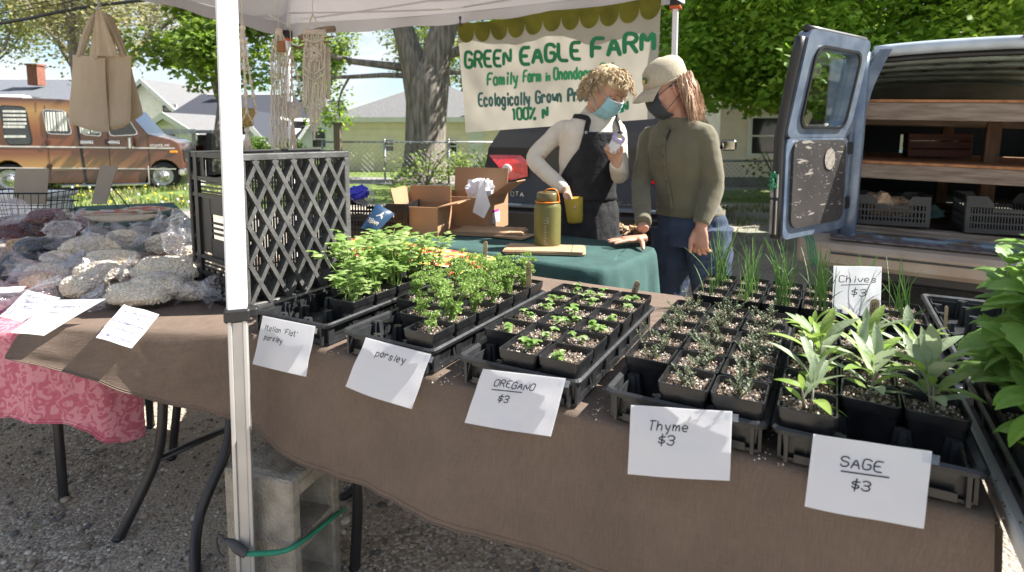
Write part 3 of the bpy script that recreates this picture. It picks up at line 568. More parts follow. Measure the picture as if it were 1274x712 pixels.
def brown_van():
    Y = 13.0; vo = V((PX(227, Y), Y, 0)); vd = V((cos(radians(20)), sin(radians(20)), 0)); root = thing('parked_van', 'brown and orange striped conversion van parked on the grass at the left', 'van', tuple(vo), radians(20))
    def q(px, py): r_ = (px - 637) / F; s_ = (r_ * vo.y - vo.x) / (vd.x - r_ * vd.y); return (s_, 1.3 + (165 - py) * (vo.y + s_ * vd.y) / F)
    arch = lambda cx, cy_, r: [(cx - r * cos(a), cy_ - r * sin(a)) for a in [pi * i / 9 for i in range(10)]]
    prof = [(-95, 226), (-14, 228)] + arch(8, 222, 22) + [(32, 229), (178, 229)] + arch(203, 219, 20)[1:] + [(225, 222), (227, 208), (226, 188), (222, 178), (214, 174), (185, 167), (160, 137), (150, 131), (80, 124), (0, 121), (-90, 121), (-100, 140)]
    m = mat('brown_van_paint', (.15, .055, .022), rough=.22, coat=.7, var=.05); t = m.node_tree; ln = t.links.new; p = [n for n in t.nodes if n.type == 'BSDF_PRINCIPLED'][0]; c = [n for n in t.nodes if n.type == 'TEX_COORD'][0]
    sx = nn(t, 'ShaderNodeSeparateXYZ'); ln(c.outputs['Object'], sx.inputs[0]); mr = nn(t, 'ShaderNodeMapRange'); mr.inputs[1].default_value = 0; mr.inputs[2].default_value = 2.2; ln(sx.outputs[2], mr.inputs[0])
    r = nn(t, 'ShaderNodeValToRGB'); br, orr, gold = (.075, .031, .021), (.165, .050, .014), (.36, .21, .07)
    st = [(0, br), (.215, br), (.225, (.14, .055, .04)), (.235, gold), (.30, (.33, .17, .05)), (.39, (.16, .05, .018)), (.405, (.17, .05, .018)), (.55, orr), (.66, (.24, .085, .02)), (.80, gold), (.86, (.25, .11, .04)), (.90, br), (1, br)]
    while len(r.color_ramp.elements) < len(st): r.color_ramp.elements.new(.5)
    for e, (a, b) in zip(r.color_ramp.elements, st): e.position = a; e.color = (*b, 1)
    ln(mr.outputs[0], r.inputs[0])
    fx = nn(t, 'ShaderNodeMapRange'); fx.inputs[1].default_value = -2.4; fx.inputs[2].default_value = -.5; ln(sx.outputs[0], fx.inputs[0]); mm = nn(t, 'ShaderNodeMixRGB'); ln(fx.outputs[0], mm.inputs[0]); ln(r.outputs[0], mm.inputs[1]); mm.inputs[2].default_value = (.12, .043, .023, 1)
    ln(mm.outputs[0], p.inputs['Base Color'])
    mb = MB(); mb.prism([q(*a) for a in prof], (0, .05, 0), (1, 0, 0), (0, 0, 1), (0, 1.75, 0)); body = mb.build('body', m, root, bevel=.07)
    # slightly bulged skin in front of the slab
    def pane(name, pts, mt, d0, d1, par=root, rnd=True):
        pts = [V((*a, 0)) for a in pts]; 
        if rnd:
            n = len(pts); pp = []
            for i in range(n):
                a, b, c_ = pts[i - 1], pts[i], pts[(i + 1) % n]; k = .16
                pp += [lerp(b, a, k), lerp(b, lerp(a, c_, .5), k * .5), lerp(b, c_, k)]
            pts = pp
        mb = MB(); mb.prism([q(a.x, a.y) for a in pts], (0, d0, 0), (1, 0, 0), (0, 0, 1), (0, d1 - d0, 0)); return mb.build(name, mt, par)
    m_curt = mat('curtain', (.55, .54, .50), var=.25, vs=12, stretch=(3, 1, .2), rough=.9)
    for pts, cur in [([(2, 131), (36, 133), (42, 181), (9, 181)], 0), ([(56, 136), (86, 138), (92, 168), (60, 167)], 1), ([(102, 141), (126, 142), (128, 170), (104, 168)], 1), ([(138, 140), (158, 141), (175, 168), (137, 170)], 2)]:
        f = pane('window', pts, m_black if cur == 0 else m_chrome, .035, .055)
        cx = sum(a[0] for a in pts) / 4; cy_ = sum(a[1] for a in pts) / 4; ins = [(cx + (a - cx) * .93, cy_ + (b - cy_) * .94) for a, b in pts]
        pane('pane', ins, m_vglass, .026, .034, f)
        if cur == 1:
            for sx_ in (-1, 1):
                mb = MB(); x0, z0 = q(cx + sx_ * 7, cy_ + 11); mb.grid(lambda u, v_: V((x0 - .09 + .18 * u, .020 + .004 * sin(u * 22), z0 + .40 * v_)), 14, 1); mb.build('curtain', m_curt, f)
        if cur == 0:
            mb = MB(); x0, z0 = q(22, 164)
            for zz in (158, 170): x0, z0 = q(24, zz); mb.box((x0 - .05, .022, z0), (.36, .008, .05))
            for i in range(4): x0, z0 = q(22, 139 + i * 5); mb.box((x0, .022, z0), (.38, .006, .045))
            mb.build('blind_slats', m_curt, f)
    mb = MB()
    for a, b, w_ in [((96, 148), (103, 226), .045), ((59, 132), (60, 226), .012), ((134, 138), (136, 227), .012), ((184, 168), (186, 226), .012), ((48, 128), (48, 140), .01)]:
        x0, z0 = q(*a); x1, z1 = q(*b); mb.add([(x0, .044, z0), (x0 + w_, .044, z0), (x1 + w_, .044, z1), (x1, .044, z1)], [(0, 1, 2, 3)])
    mb.build('door_seam', m_black, root)
    for y0, y1, w_ in [(182, 185.5, .03), (209, 211, .02)]:
        mb = MB(); x0, z0 = q(-95, y0); x1, z1 = q(218, y1); mb.add([(x0, .036, z0), (x1, .036, z1), (x1, .036, z1 + w_), (x0, .036, z0 + w_), (x0, .05, z0), (x1, .05, z1), (x1, .05, z1 + w_), (x0, .05, z0 + w_)], [(0, 1, 2, 3), (0, 4, 5, 1), (3, 2, 6, 7)]); mb.build('side_moulding', mat('moulding', (.6, .58, .55), rough=.3, metal=.4), root)
    for px, py in [(109, 177), (142, 177)]:
        x0, z0 = q(px, py); mb = MB(); mb.box((x0, .02, z0), (.2, .05, .05), ch=.012); mb.box((x0, .035, z0), (.24, .02, .08), ch=.008); mb.build('door_handle', m_chrome, root)
    for px, py in [(60, 177), (60, 208), (134, 177)]:
        x0, z0 = q(px, py); mb = MB(); mb.box((x0, .03, z0), (.08, .04, .11), ch=.01); mb.build('hinge', mat('hinge_brown', (.06, .02, .012), rough=.4), root)
    x0, z0 = q(165, 178); mb = MB(); mb.box((x0, -.12, z0), (.07, .06, .26), ch=.02); mb.tube([(x0, -.1, z0 + .12), (x0 - .12, .04, z0 + .08)], .012, 6); mb.tube([(x0, -.1, z0 - .1), (x0 - .12, .04, z0 - .12)], .012, 6); mb.build('wing_mirror', m_chrome, root)
    x0, z0 = q(216, 189); mb = MB(); mb.box((x0, .035, z0), (.15, .03, .05), ch=.008); mb.build('marker_light', mat('amber', (.8, .28, .02), rough=.2), root)
    x0, z0 = q(195, 182.5); mb = MB(); text(mb, 'ECONOLINE', lambda u, v_, o: V((x0 - .12 + u, .046 - o, z0 + v_)), 0, 0, .05, .012); mb.build('badge', m_chrome, root)
    x0, z0 = q(228, 214); mb = MB(); mb.box((x0 - .03, .9, z0), (.16, 1.8, .17), ch=.03); mb.build('bumper', m_chrome, root)
    x0, z0 = q(105, 231.5); mb = MB(); x0, x1 = q(76, 231)[0], q(184, 231)[0]; mb.box(((x0 + x1) / 2, -.02, .17), (x1 - x0, .18, .05), ch=.012); mb.build('running_board', m_chrome, root)
    x0, z0 = q(226.5, 194); mb = MB(); mb.box((x0, .9, z0), (.06, 1.4, .3), ch=.02); mb.build('grille', m_black, root)
    x0, z0 = q(184, 218); mb = MB(); mb.box((x0, .1, z0), (.03, .2, .42), ch=.005); mb.build('mudflap', m_chrome, root)
    for px, py in [(8, 221), (201, 220)]:
        x0, z0 = q(px, py)
        for yy, ax in ((.08, (0, -1, 0)), (1.78, (0, 1, 0))): wheel(root, (x0, yy, .325), .325, .22, ax)
    x0, z0 = q(-40, 119); mb = MB(); mb.box((x0, .9, z0), (1.7, .9, .09), ch=.03); mb.build('roof_rail', m_white, root)
brown_van()
# grey-white concrete footing and food trailer behind the van
t = thing('food_trailer', 'dark food trailer with raised white awning beside the nose of the brown van', 'trailer', (PX(240, 16.5), 16.5, 0)); k = 16.5 / F
def bx(par, name, m, x0, x1, y0, y1, d0, d1, Y, X0, ch=0.):
    k = Y / F; mb = MB(); mb.box(((x0 + x1) / 2 * k - (X0) * k, (d0 + d1) / 2, 1.3 + (165 - (y0 + y1) / 2) * k), (abs(x1 - x0) * k, d1 - d0, abs(y1 - y0) * k), ch=ch); return mb.build(name, m, par)
m_dk = mat('trailer_dark', (.05, .045, .045), rough=.6, var=.4, vs=6)
bx(t, 'back_wall', m_dk, 214, 262, 168, 222, 1.4, 1.5, 16.5, 240); bx(t, 'side_wall', m_dk, 258, 264, 166, 224, 0, 1.4, 16.5, 240); bx(t, 'floor', m_dk, 214, 264, 218, 222, 0, 1.4, 16.5, 240)
bx(t, 'awning', m_white, 207, 243, 161, 167, -1.0, .1, 16.5, 240); bx(t, 'roof', mat('trailer_roof', (.4, .4, .42)), 180, 262, 162, 166, .1, 1.5, 16.5, 240); bx(t, 'door_post', m_white, 240, 242.5, 166, 214, 0, .08, 16.5, 240)
for i, (x0, x1, y0, y1, c) in enumerate([(218, 240, 190, 192, (.2, .15, .1)), (244, 258, 172, 178, (.3, .3, .32)), (244, 258, 186, 188, (.35, .3, .25)), (219, 226, 182, 190, (.4, .08, .05)), (228, 238, 200, 212, (.5, .12, .08)), (246, 256, 192, 208, (.06, .14, .13))]):
    bx(t, 'shelf' if y1 - y0 < 4 else 'stored_box', mat('stock%d' % i, c, var=.3), x0, x1, y0, y1, .7, 1.2, 16.5, 240)
t = thing('parked_truck', 'small dark truck windscreen and cab showing behind the food trailer', 'truck', (PX(268, 18), 18, 0)); bx(t, 'cab', mat('truck_blue', (.25, .3, .38), rough=.3), 256, 276, 168, 210, 0, 2, 18, 268, .1); bx(t, 'windscreen', m_vglass, 260, 270, 171, 188, -.02, .02, 18, 268)
mb = MB(); c = at_z(234, 238, 0); c = V((PX(235, 13.6), 13.6, 0)); mb.box(c + V((0, .1, .33)), (.44, .5, .66), ch=.03); tag(mb.build('concrete_block', mat('pale_concrete', (.5, .5, .48), var=.2, bump=.4)), 'pale concrete bollard block in front of the brown van bumper', 'block')

def frame(o, ang):   # local frame on the ground: u along width, d away, z up
    return thing, o, ang
# ---- blue cargo van on the right
VA = math.atan2(-.45, .893)
van = thing('cargo_van', 'blue cargo van with open left rear door and wooden shelves inside', 'van', (2.15, 3.80, 0), VA)
van.rotation_euler = (0, .030, VA)
def blue_van():
    m_b = mat('van_blue_paint', (.095, .135, .20), rough=.36, coat=.4, col2=(.18, .225, .29), vs=9, metal=.2); m_in = mat('van_inner_green', (.40, .50, .47), rough=.5, var=.3, vs=4)
    m_w = mat('weathered_plank', (.17, .125, .09), rough=.85, col2=(.30, .24, .19), vs=7, stretch=(.6, 5, 5), bump=.5, bs=60); m_pw = mat('plywood_edge', (.34, .15, .06), rough=.8, var=.25, vs=20)
    W = 2.0
    def side(z): return .0 if z < 1.2 else (z - 1.2) ** 2 * .35
    def lean(z): return .02 if z < 1.25 else .02 + (z - 1.25) * .15
    zs = [.42, .6, .8, 1.0, 1.2, 1.4, 1.6, 1.75, 1.84]; ds = [0, .25, .5, .85, 1.2, 1.5, 2.2, 3.2, 4.2]
    for sgn, x0 in ((1, 0), (-1, W)):
        mb = MB(); vs = []; idx = {}
        for th in (0, 1):
            for i, z in enumerate(zs):
                for j, d in enumerate(ds):
                    idx[th, i, j] = len(vs); vs.append(V((x0 + sgn * (side(z) + th * .07), (lean(z) if j == 0 else d + lean(z) * .1), z)))
        fs = []
        for i in range(len(zs) - 1):
            for j in range(len(ds) - 1):
                if ds[j] >= .5 and ds[j + 1] <= 1.2 and zs[i] < .75: continue
                if sgn < 0 and .5 <= ds[j] < 3.2 and 1.15 < zs[i] < 1.65: continue  # unseen opening in the right wall, added to let sun into the cargo space
                for th in (0, 1): fs.append((idx[th, i, j], idx[th, i, j + 1], idx[th, i + 1, j + 1], idx[th, i + 1, j]))
            fs.append((idx[0, i, 0], idx[1, i, 0], idx[1, i + 1, 0], idx[0, i + 1, 0]))
        mb.add(vs, fs); mb.build('side_panel', m_b, van, smooth=True)
        mb = MB()
        for d in (.5, 1.1, 1.7, 2.3, 2.9): mb.box((x0 + sgn * .10, d, 1.1), (.05, .07, 1.1), ch=.01)
        mb.build('wall_rib', m_in, van)
        mb = MB(); mb.tube([(x0 + sgn * .05, lean(z) - .02, z) for z in (.5, .8, 1.1, 1.25, 1.5, 1.7, 1.82)], .035, 8, flat=1.3); mb.build('rear_pillar', m_b, van, smooth=True)
    mb = MB(); mb.loft([[V((a, lean(z) + b, z)) for a, b in ((-.13, .30), (-.125, .06), (-.09, .0), (.05, -.005), (.07, .02), (.07, .10), (-.03, .12), (-.03, .30))] for z in (.46, .7, .95, 1.2, 1.35, 1.5, 1.65, 1.78)]); mb.build('rear_corner', m_b, van, smooth=True)
    def rz_(u, dz=0): s = sin(pi * min(1, max(0, u / W))); return 1.815 + .075 * s ** .45 + dz
    mb = MB(); mb.add([(W - .01, .5, 1.2), (W - .01, 3.2, 1.2), (W - .10, 3.25, 1.75), (W - .10, .55, 1.75)], [(0, 1, 2, 3)]); mb.build('side_window', m_clearglass, van)  # pane of the unseen side opening added to light the ceiling
    m_rf = mat('van_roof_skylit', (.42, .48, .54), rough=.35, coat=.3)  # body blue made paler: sky light on roof and header put into the colour
    for nm, mt, dz in (('roof', m_rf, 0), ('roof_lining', m_in, -.045)):
        mb = MB(); mb.grid(lambda a, b: V((.12 + (W - .24) * a, .2 + 4.4 * b, rz_(.12 + (W - .24) * a, dz) - .03 * b ** 4)), 24, 8); mb.build(nm, mt, van, smooth=True, thick=.01)
    mb = MB(); mb.tube([(u, .18, rz_(u) - .02) for u in [.12 + (W - .24) * i / 20 for i in range(21)]], .04, 8, side=(0, 1, 0)); mb.build('rear_header', m_rf, van, smooth=True)
    mb = MB(); mb.tube([(u, .225, rz_(u) - .075) for u in [.14 + (W - .28) * i / 20 for i in range(21)]], .022, 6); mb.build('door_seal', m_black, van, smooth=True)
    for d in (.62, 1.1, 1.65, 2.2): mb = MB(); mb.tube([(u, d, rz_(u) - .065) for u in [.12 + (W - .24) * i / 20 for i in range(21)]], .02, 6, flat=1.8, side=(0, 0, 1)); mb.build('roof_rib', m_in, van, smooth=True)
    for u in (.3, .62, .94, 1.26, 1.6):
        for da, db in ((.28, .6), (.66, 1.08), (1.15, 1.6)): mb = MB(); mb.box((u, (da + db) / 2, rz_(u) - .055), (.05, db - da, .018)); mb.build('roof_stringer', m_in, van)
    mb = MB(); mb.grid(lambda a, b: V((.15 + 1.7 * a, 2.6 + .5 * b, rz_(.15 + 1.7 * a) - .08 - .14 * b ** 1.5 - .05 * (1 - sin(pi * a)))), 16, 5); mb.build('headliner', mat('headliner_grey', (.20, .22, .21), rough=.9), van, smooth=True, thick=.01)
    # bulkhead with opening, windscreen, nose
    mb = MB(); z0, z1, a, b = .97, 1.30, .72, 1.26
    for c, d in [(((0 + a) / 2, 3.5, 1.1), (a - .0, .04, 1.2)), (((b + W) / 2, 3.5, 1.1), (W - b, .04, 1.2)), (((a + b) / 2, 3.5, (.5 + z0) / 2), (b - a, .04, z0 - .5)), (((a + b) / 2, 3.5, (z1 + 1.7) / 2), (b - a, .04, 1.7 - z1))]: mb.box(c, d)
    mb.build('bulkhead', mat('bulkhead_dark', (.018, .019, .02), rough=.7), van)
    mb = MB(); mb.box((W / 2, 4.9, .85), (1.9, 1.1, .5), ch=.12); mb.build('bonnet', m_b, van, smooth=False)
    mb = MB(); mb.add([(.1, 4.75, 1.08), (1.9, 4.75, 1.08), (1.8, 4.3, 1.75), (.2, 4.3, 1.75)], [(0, 1, 2, 3)]); mb.build('windscreen', m_clearglass, van)
    mb = MB(); mb.box((W / 2, 2.2, .63), (1.9, 4.2, .03)); mb.build('cargo_floor', mat('cargo_floor_ply', (.10, .075, .055), rough=.9, var=.4), van)
    mb = MB(); mb.box((W / 2, .05, .625), (1.88, .16, .045), ch=.01); mb.build('door_sill', mat('sill_blue_scuffed', (.16, .22, .27), rough=.6, col2=(.10, .07, .05), vs=8, lo=.48, hi=.56), van)
    mb = MB(); mb.box((W / 2, .12, .645), (1.85, .05, .03), ch=.004); mb.box((W / 2, .24, .66), (1.85, .12, .03), ch=.004); mb.build('floor_board', m_w, van)
    # bumper: stepped, tan and chipped
    m_bp = mat('bumper_tan', (.30, .235, .18), rough=.5, col2=(.38, .32, .26), vs=4, bump=.15, bs=80); mb = MB()
    P = [(.0, .45), (.27, .45), (.30, .48), (.305, .57), (.285, .60), (.18, .625), (.0, .625)]; rings = []
    for u, sc, dz in [(-.24, .35, 0), (-.225, .75, 0), (-.17, .95, 0), (0, 1, 0), (W / 2, 1.06, 0), (W, 1, 0), (W + .17, .95, 0), (W + .24, .5, 0)]: rings.append([V((u, .06 - a * sc, b + dz)) for a, b in P])
    mb.loft(rings); bmp = mb.build('bumper', m_bp, van); mb = MB(); mb.box((W / 2, -.10, .627), (2.1, .18, .006)); mb.build('step_tread', mat('tread_dark', (.07, .05, .06), rough=.8, col2=(.2, .17, .16), vs=20), bmp)
    mb = MB(); mb.box((W / 2, -.258, .545), (2.1, .004, .012)); mb.build('groove', m_black, bmp)
    mb = MB(); mb.box((W / 2, .0, .40), (1.7, .12, .10), ch=.02); mb.build('underbody_bar', m_black, van)
    mb = MB(); mb.add([(.86, -.262, .615), (.945, -.262, .61), (.90, -.266, .50), (.85, -.266, .50)], [(0, 1, 2, 3)]); mb.build('tape_strip', mat('white_tape', (.7, .7, .68)), van)
    mb = MB(); mb.box((1.13, .13, rz_(1.13) + .012), (.52, .08, .035), ch=.01); mb.build('brake_light', mat('brake_red', (.35, .10, .09), rough=.3), van)
    for u, ax in ((.10, (-1, 0, 0)), (W - .10, (1, 0, 0))):
        for d in (.88, 4.2): wheel(van, (u - .02 * ax[0], d, .37), .37, .24, ax)
    mb = MB(); mb.tube([(W / 2 - .8, .88, .37), (W / 2 + .8, .88, .37)], .05, 8); mb.ell((W / 2, .88, .37), (.16, .14, .14)); mb.build('axle', m_black, van, smooth=True)
    # shelves: bearer planks and ply tops
    def plank(name, a, b, h, th, m, par=van):
        mb = MB(); a, b = V(a), V(b); x = (b - a).normalized(); M = basis(x, V((0, 1, 0)), x.cross(V((0, 1, 0)))); mb.box((a + b) / 2, ((b - a).length, th, h), M, ch=.004); return mb.build(name, m, par)
    plank('shelf_bearer', (.08, .22, 1.450), (1.92, .22, 1.450), .115, .045, m_w); plank('shelf_bearer', (.08, .22, 1.05), (1.92, .22, 1.05), .10, .045, m_w)
    for zl, zr in ((1.518, 1.518), (1.11, 1.11)):
        mb = MB(); mb.hexa([(.08, .19, zl - .01), (1.92, .19, zr - .01), (1.92, 2.6, zr - .01), (.08, 2.6, zl - .01), (.08, .19, zl + .006), (1.92, .19, zr + .006), (1.92, 2.6, zr + .006), (.08, 2.6, zl + .006)]); mb.build('shelf_top', m_pw, van)
    plank('shelf_bearer', (.08, 2.5, 1.44), (1.92, 2.5, 1.44), .12, .05, m_w); plank('shelf_bearer', (.08, .9, 1.43), (1.92, .9, 1.43), .13, .045, m_w)
    for u, d in ((.95, .9), (.95, 2.4)):
        for z0, z1 in ((1.065, 1.40), (.66, .99)): mb = MB(); mb.box((u, d, (z0 + z1) / 2), (.085, .085, z1 - z0), ch=.004); mb.build('shelf_post', mat('stud_wood', (.22, .13, .08), rough=.8, var=.2, vs=9, stretch=(3, 3, .4)), van)
blue_van()
# ---- its open left door
def van_door():
    m_b = MATS['van_blue_paint']; ang = math.atan2(-.59, -.80)
    d = bpy.data.objects.new('rear_door', None); COL.objects.link(d); d.parent = van; d.location = (0, -.03, 0); d.rotation_euler = (Matrix.Rotation(-.030, 3, 'Y') @ rotz(ang - VA)).to_euler(); tag(d, 'open left rear door with scratched black inner panel')
    # local: x along door from hinge, +y is the outer side of the van once opened (rotated), z up
    def lean(z): return 0 if z < 1.28 else (z - 1.28) * .13 + (z - 1.28) ** 2 * .05
    def P(u, z, off): return V((u, lean(z) + off, z))
    sg = 1
    def rrect(x0, x1, z0, z1, r, n=6, tx=0.):
        pts = []
        for (cx, cz, a0) in ((x1 - r, z0 + r, -pi / 2), (x1 - r, z1 - r, 0), (x0 + r, z1 - r, pi / 2), (x0 + r, z0 + r, pi)):
            for i in range(n + 1): a = a0 + pi / 2 * i / n; pts.append((cx + r * cos(a), cz + r * sin(a)))
        return [(x + tx * (z - z0), z) for x, z in pts]
    def ring(outer, inner, y0, y1, name, m, par=d):
        n = len(outer); mb = MB(); vs = [P(*p, y) for y in (y0, y1) for lp in (outer, inner) for p in lp]; fs = []
        for i in range(n):
            j = (i + 1) % n; fs += [(i, j, n + j, n + i), (2 * n + i, 3 * n + i, 3 * n + j, 2 * n + j), (i, 2 * n + i, 2 * n + j, j), (n + i, n + j, 3 * n + j, 3 * n + i)]
        mb.add(vs, fs); return mb.build(name, m, par)
    up_o = rrect(.05, .80, 1.27, 1.86, .05, tx=-.05); up_i = rrect(.15, .68, 1.335, 1.77, .07, tx=-.05)
    ring(up_o, up_i, .0, .07, 'window_surround', m_b); ring(rrect(.135, .695, 1.32, 1.785, .075, tx=-.05), up_i, (.0705), .082, 'window_seal', m_black)
    n = len(up_i); mb = MB(); mb.add([P(*p, .03) for p in up_i], [tuple(range(n))]); mb.build('window_glass', m_clearglass, d)
    low = rrect(.05, .80, .69, 1.268, .05); mb = MB(); n = len(low); mb.add([V((u, y, z)) for y in (0, .07) for u, z in low], [tuple(range(n)), tuple(range(n, 2 * n))[::-1]] + [(i, n + i, n + (i + 1) % n, (i + 1) % n) for i in range(n)]); mb.build('door_skin', m_b, d)
    pn = rrect(.11, .745, .75, 1.255, .07); mb = MB(); n = len(pn); mb.add([V((u, y, z)) for y in (.074, .086) for u, z in pn], [tuple(range(n)), tuple(range(n, 2 * n))] + [(i, n + i, n + (i + 1) % n, (i + 1) % n) for i in range(n)])
    m = mat('scratched_panel', (.032, .03, .03), rough=.45, col2=(.05, .045, .043), vs=3); t = m.node_tree; ln = t.links.new; p = [q for q in t.nodes if q.type == 'BSDF_PRINCIPLED'][0]; c = [q for q in t.nodes if q.type == 'TEX_COORD'][0]
    src = p.inputs['Base Color'].links[0].from_socket
    for sc, st, lo in ((7, (.7, 1, 4.5), .63), (24, (1, 1, 1.3), .66), (60, (1, 1, 1), .66)):
        mm = nn(t, 'ShaderNodeMapping'); mm.inputs['Scale'].default_value = st; ln(c.outputs['Object'], mm.inputs[0]); n1 = nn(t, 'ShaderNodeTexNoise'); n1.inputs['Scale'].default_value = sc; n1.inputs['Detail'].default_value = 3; ln(mm.outputs[0], n1.inputs['Vector'])
        r = nn(t, 'ShaderNodeValToRGB'); r.color_ramp.elements[0].position = lo; r.color_ramp.elements[1].position = lo + .03; ln(n1.outputs[0], r.inputs[0]); x = nn(t, 'ShaderNodeMixRGB'); x.inputs[2].default_value = (.26, .24, .21, 1); ln(r.outputs[0], x.inputs[0]); ln(src, x.inputs[1]); src = x.outputs[0]
    ln(src, p.inputs['Base Color']); mb.build('inner_panel', m, d)
    mb = MB(); mb.lathe([(.001, 0), (.06, 0), (.065, .004)], (.33, .088, 1.14), 18, Matrix.Rotation(radians(-90), 3, 'X')); mb.build('worn_patch', mat('worn_patch', (.16, .14, .12), rough=.9, col2=(.3, .27, .23), vs=60), d)
    mb = MB(); mb.tube([P(.815 - max(0, z - 1.28) * .03, z, .035) for z in (.70, .9, 1.1, 1.28, 1.45, 1.6, 1.75, 1.82)], .028, 8); mb.build('edge_seal', m_black, d, smooth=True)
    mb = MB(); mb.tube([P(u, 1.865, .035) for u in (.05, .2, .4, .6, .76)], .022, 8); mb.build('top_seal', m_black, d, smooth=True)
    mb = MB(); mb.box((.825, .03, 1.0), (.03, .05, .14), ch=.006); mb.box((.83, .03, .82), (.02, .045, .2), ch=.005); mb.build('latch', m_steel, d)
    for z in (.85, 1.2): mb = MB(); mb.box((.03, .05, z), (.08, .05, .08), ch=.008); mb.build('hinge', m_black, d)
    mb = MB(); rr = random.Random(2)
    for i in range(6): mb.tube([V((.84 + rr.uniform(-.01, .03), .02 + rr.uniform(-.02, .03), z + rr.uniform(-.01, .01))) for z in (1.08, 1.05, 1.03, 1.0, .98)], .004, 5)
    mb.build('tied_cord', mat('green_cord', (.03, .25, .13), rough=.6), d)
van_door()
def VP(u, d, z): return van.matrix_basis @ V((u, d, z)) if False else wmat(van) @ V((u, d, z))
t = thing('green_strap', 'bundle of green straps hanging from the left end of the van bumper', 'strap', VP(-.17, -.24, .5), VA)
for k in range(4): mb = MB(); mb.tube([(-.03 + k * .014, .02, .14), (-.015 + k * .014, -.02, .10), (.0 + k * .016, -.02, .0), (.03 + k * .01, .0, -.05)], .0045, 5); mb.build('cord', MATS['green_cord'], t, smooth=True)
# ---- plastic crates
def crate(label, loc, rz, w_, d, h, m, mid=.5, name='plastic_crate', group=None, slat=.02, cat='crate'):
    t = thing(name, label, cat, loc, rz, group)
    mb = MB(); th = .008
    for sx_, sy_ in ((1, 0), (-1, 0), (0, 1), (0, -1)):
        L_ = w_ if sy_ else d; nrm = V((sx_, sy_, 0)); sd = V((-sy_, sx_, 0)); o = V((sx_ * w_ / 2, sy_ * d / 2, 0)); M = basis(sd, nrm, (0, 0, 1))
        mb.box(o + V((0, 0, .015)), (L_, th, .03), M); 
        if sy_:   # lowered handhold in the long sides
            for s_ in (-1, 1): mb.prism([(s_ * L_ / 2, h), (s_ * L_ * .27, h), (s_ * L_ * .2, h * .80), (s_ * L_ * .2, h * .70), (s_ * L_ / 2, h * .70)][::s_], o, sd, (0, 0, 1), nrm * th)
            mb.box(o + V((0, 0, h * .62)) + nrm * .002, (L_ * .42, th, h * .09), M)
        else: mb.box(o + V((0, 0, h - .02)), (L_, th, .04), M)
        mb.box(o + V((0, 0, h * mid)), (L_, th * .9, .012), M); mb.box(o + V((0, 0, h * .28)), (L_, th * .9, .01), M)
        for s_ in (-1, 1): mb.box(o + sd * s_ * (L_ / 2 - .012) + V((0, 0, h * .45)), (.024, th * 1.1, h * .9), M)
    body = mb.build('crate_wall', m, t); mb = MB()
    for sx_, sy_ in ((1, 0), (-1, 0), (0, 1), (0, -1)):
        L_ = w_ if sy_ else d; nrm = V((sx_, sy_, 0)); sd = V((-sy_, sx_, 0)); o = V((sx_ * w_ / 2, sy_ * d / 2, 0)); M = basis(sd, nrm, (0, 0, 1)); n = int((L_ - .05) / slat)
        for i in range(n): mb.box(o + sd * (-(L_ - .05) / 2 + (i + .5) * (L_ - .05) / n) + V((0, 0, h * .36)), (slat * .45, th * .7, h * .68), M)
    mb.build('slats', m, t); mb = MB()
    for i in range(9): mb.box((-w_ / 2 + w_ * (i + .5) / 9, 0, .006), (w_ / 18, d, .006))
    for i in range(6): mb.box((0, -d / 2 + d * (i + .5) / 6, .013), (w_, d / 16, .006))
    mb.build('crate_base', m, t); return t
m_cg = mat('crate_grey_plastic', (.042, .041, .038), rough=.55, var=.2); m_ck = mat('crate_black_plastic', (.012, .012, .013), rough=.42, var=.3, vs=12)
c1 = crate('left grey slatted crate on the van floor holding crumpled brown paper', VP(.31, .38, .690), VA, .42, .34, .2, m_cg)
c2 = crate('taller dark grey crate on the van floor, right of the paper filled crate', VP(.94, .40, .692), VA, .46, .36, .235, m_cg, slat=.015)
c3 = crate('grey crate standing on the lower wooden shelf at the right inside the van', VP(1.45, .55, 1.127), VA, .5, .36, .24, m_cg, slat=.014)
m_kraft = mat('kraft_paper', (.42, .28, .17), rough=.8, var=.12, vs=7, bump=.15, bs=30)
def crumple(mb, c, r, seed, n=16, m_=9):
    rr = V((seed * 3.1, seed, 0)); rings = []
    for i in range(m_ + 1):
        a = -pi / 2 + pi * i / m_; ring = []
        for k in range(n):
            b = 2 * pi * k / n; d = V((cos(a) * cos(b), cos(a) * sin(b), sin(a))); q = 1 + .55 * noise.noise(d * 2.3 + rr) + .35 * noise.noise(d * 5 + rr); ring.append(V(c) + V((d.x * r[0] * q, d.y * r[1] * q, d.z * r[2] * q)))
        rings.append(ring)
    mb.loft(rings)
mb = MB(); crumple(mb, VP(.25, .32, .82), (.10, .08, .075), 3); crumple(mb, VP(.37, .38, .80), (.11, .08, .06), 5); tag(mb.build('crumpled_paper', m_kraft), 'crumpled brown paper inside the left grey crate in the van', 'paper')
t = thing('wooden_box', 'small red brown slatted wooden box on the lower shelf in the van', 'box', VP(.72, 1.45, 1.125), VA)
m_rw = mat('red_brown_wood', (.16, .05, .028), rough=.6, var=.25, vs=9, stretch=(.5, 3, 3))
for s_ in (-1, 1):
    for i in range(3): mb = MB(); mb.box((0, s_ * .14, .035 + i * .062), (.42, .012, .056), ch=.003); mb.build('slat', m_rw, t)
for s_ in (-1, 1): mb = MB(); mb.box((s_ * .20, 0, .095), (.015, .265, .19), ch=.003); mb.build('end_board', m_rw, t)
mb = MB(); mb.box((0, 0, .006), (.38, .26, .008)); mb.build('base_board', m_rw, t)
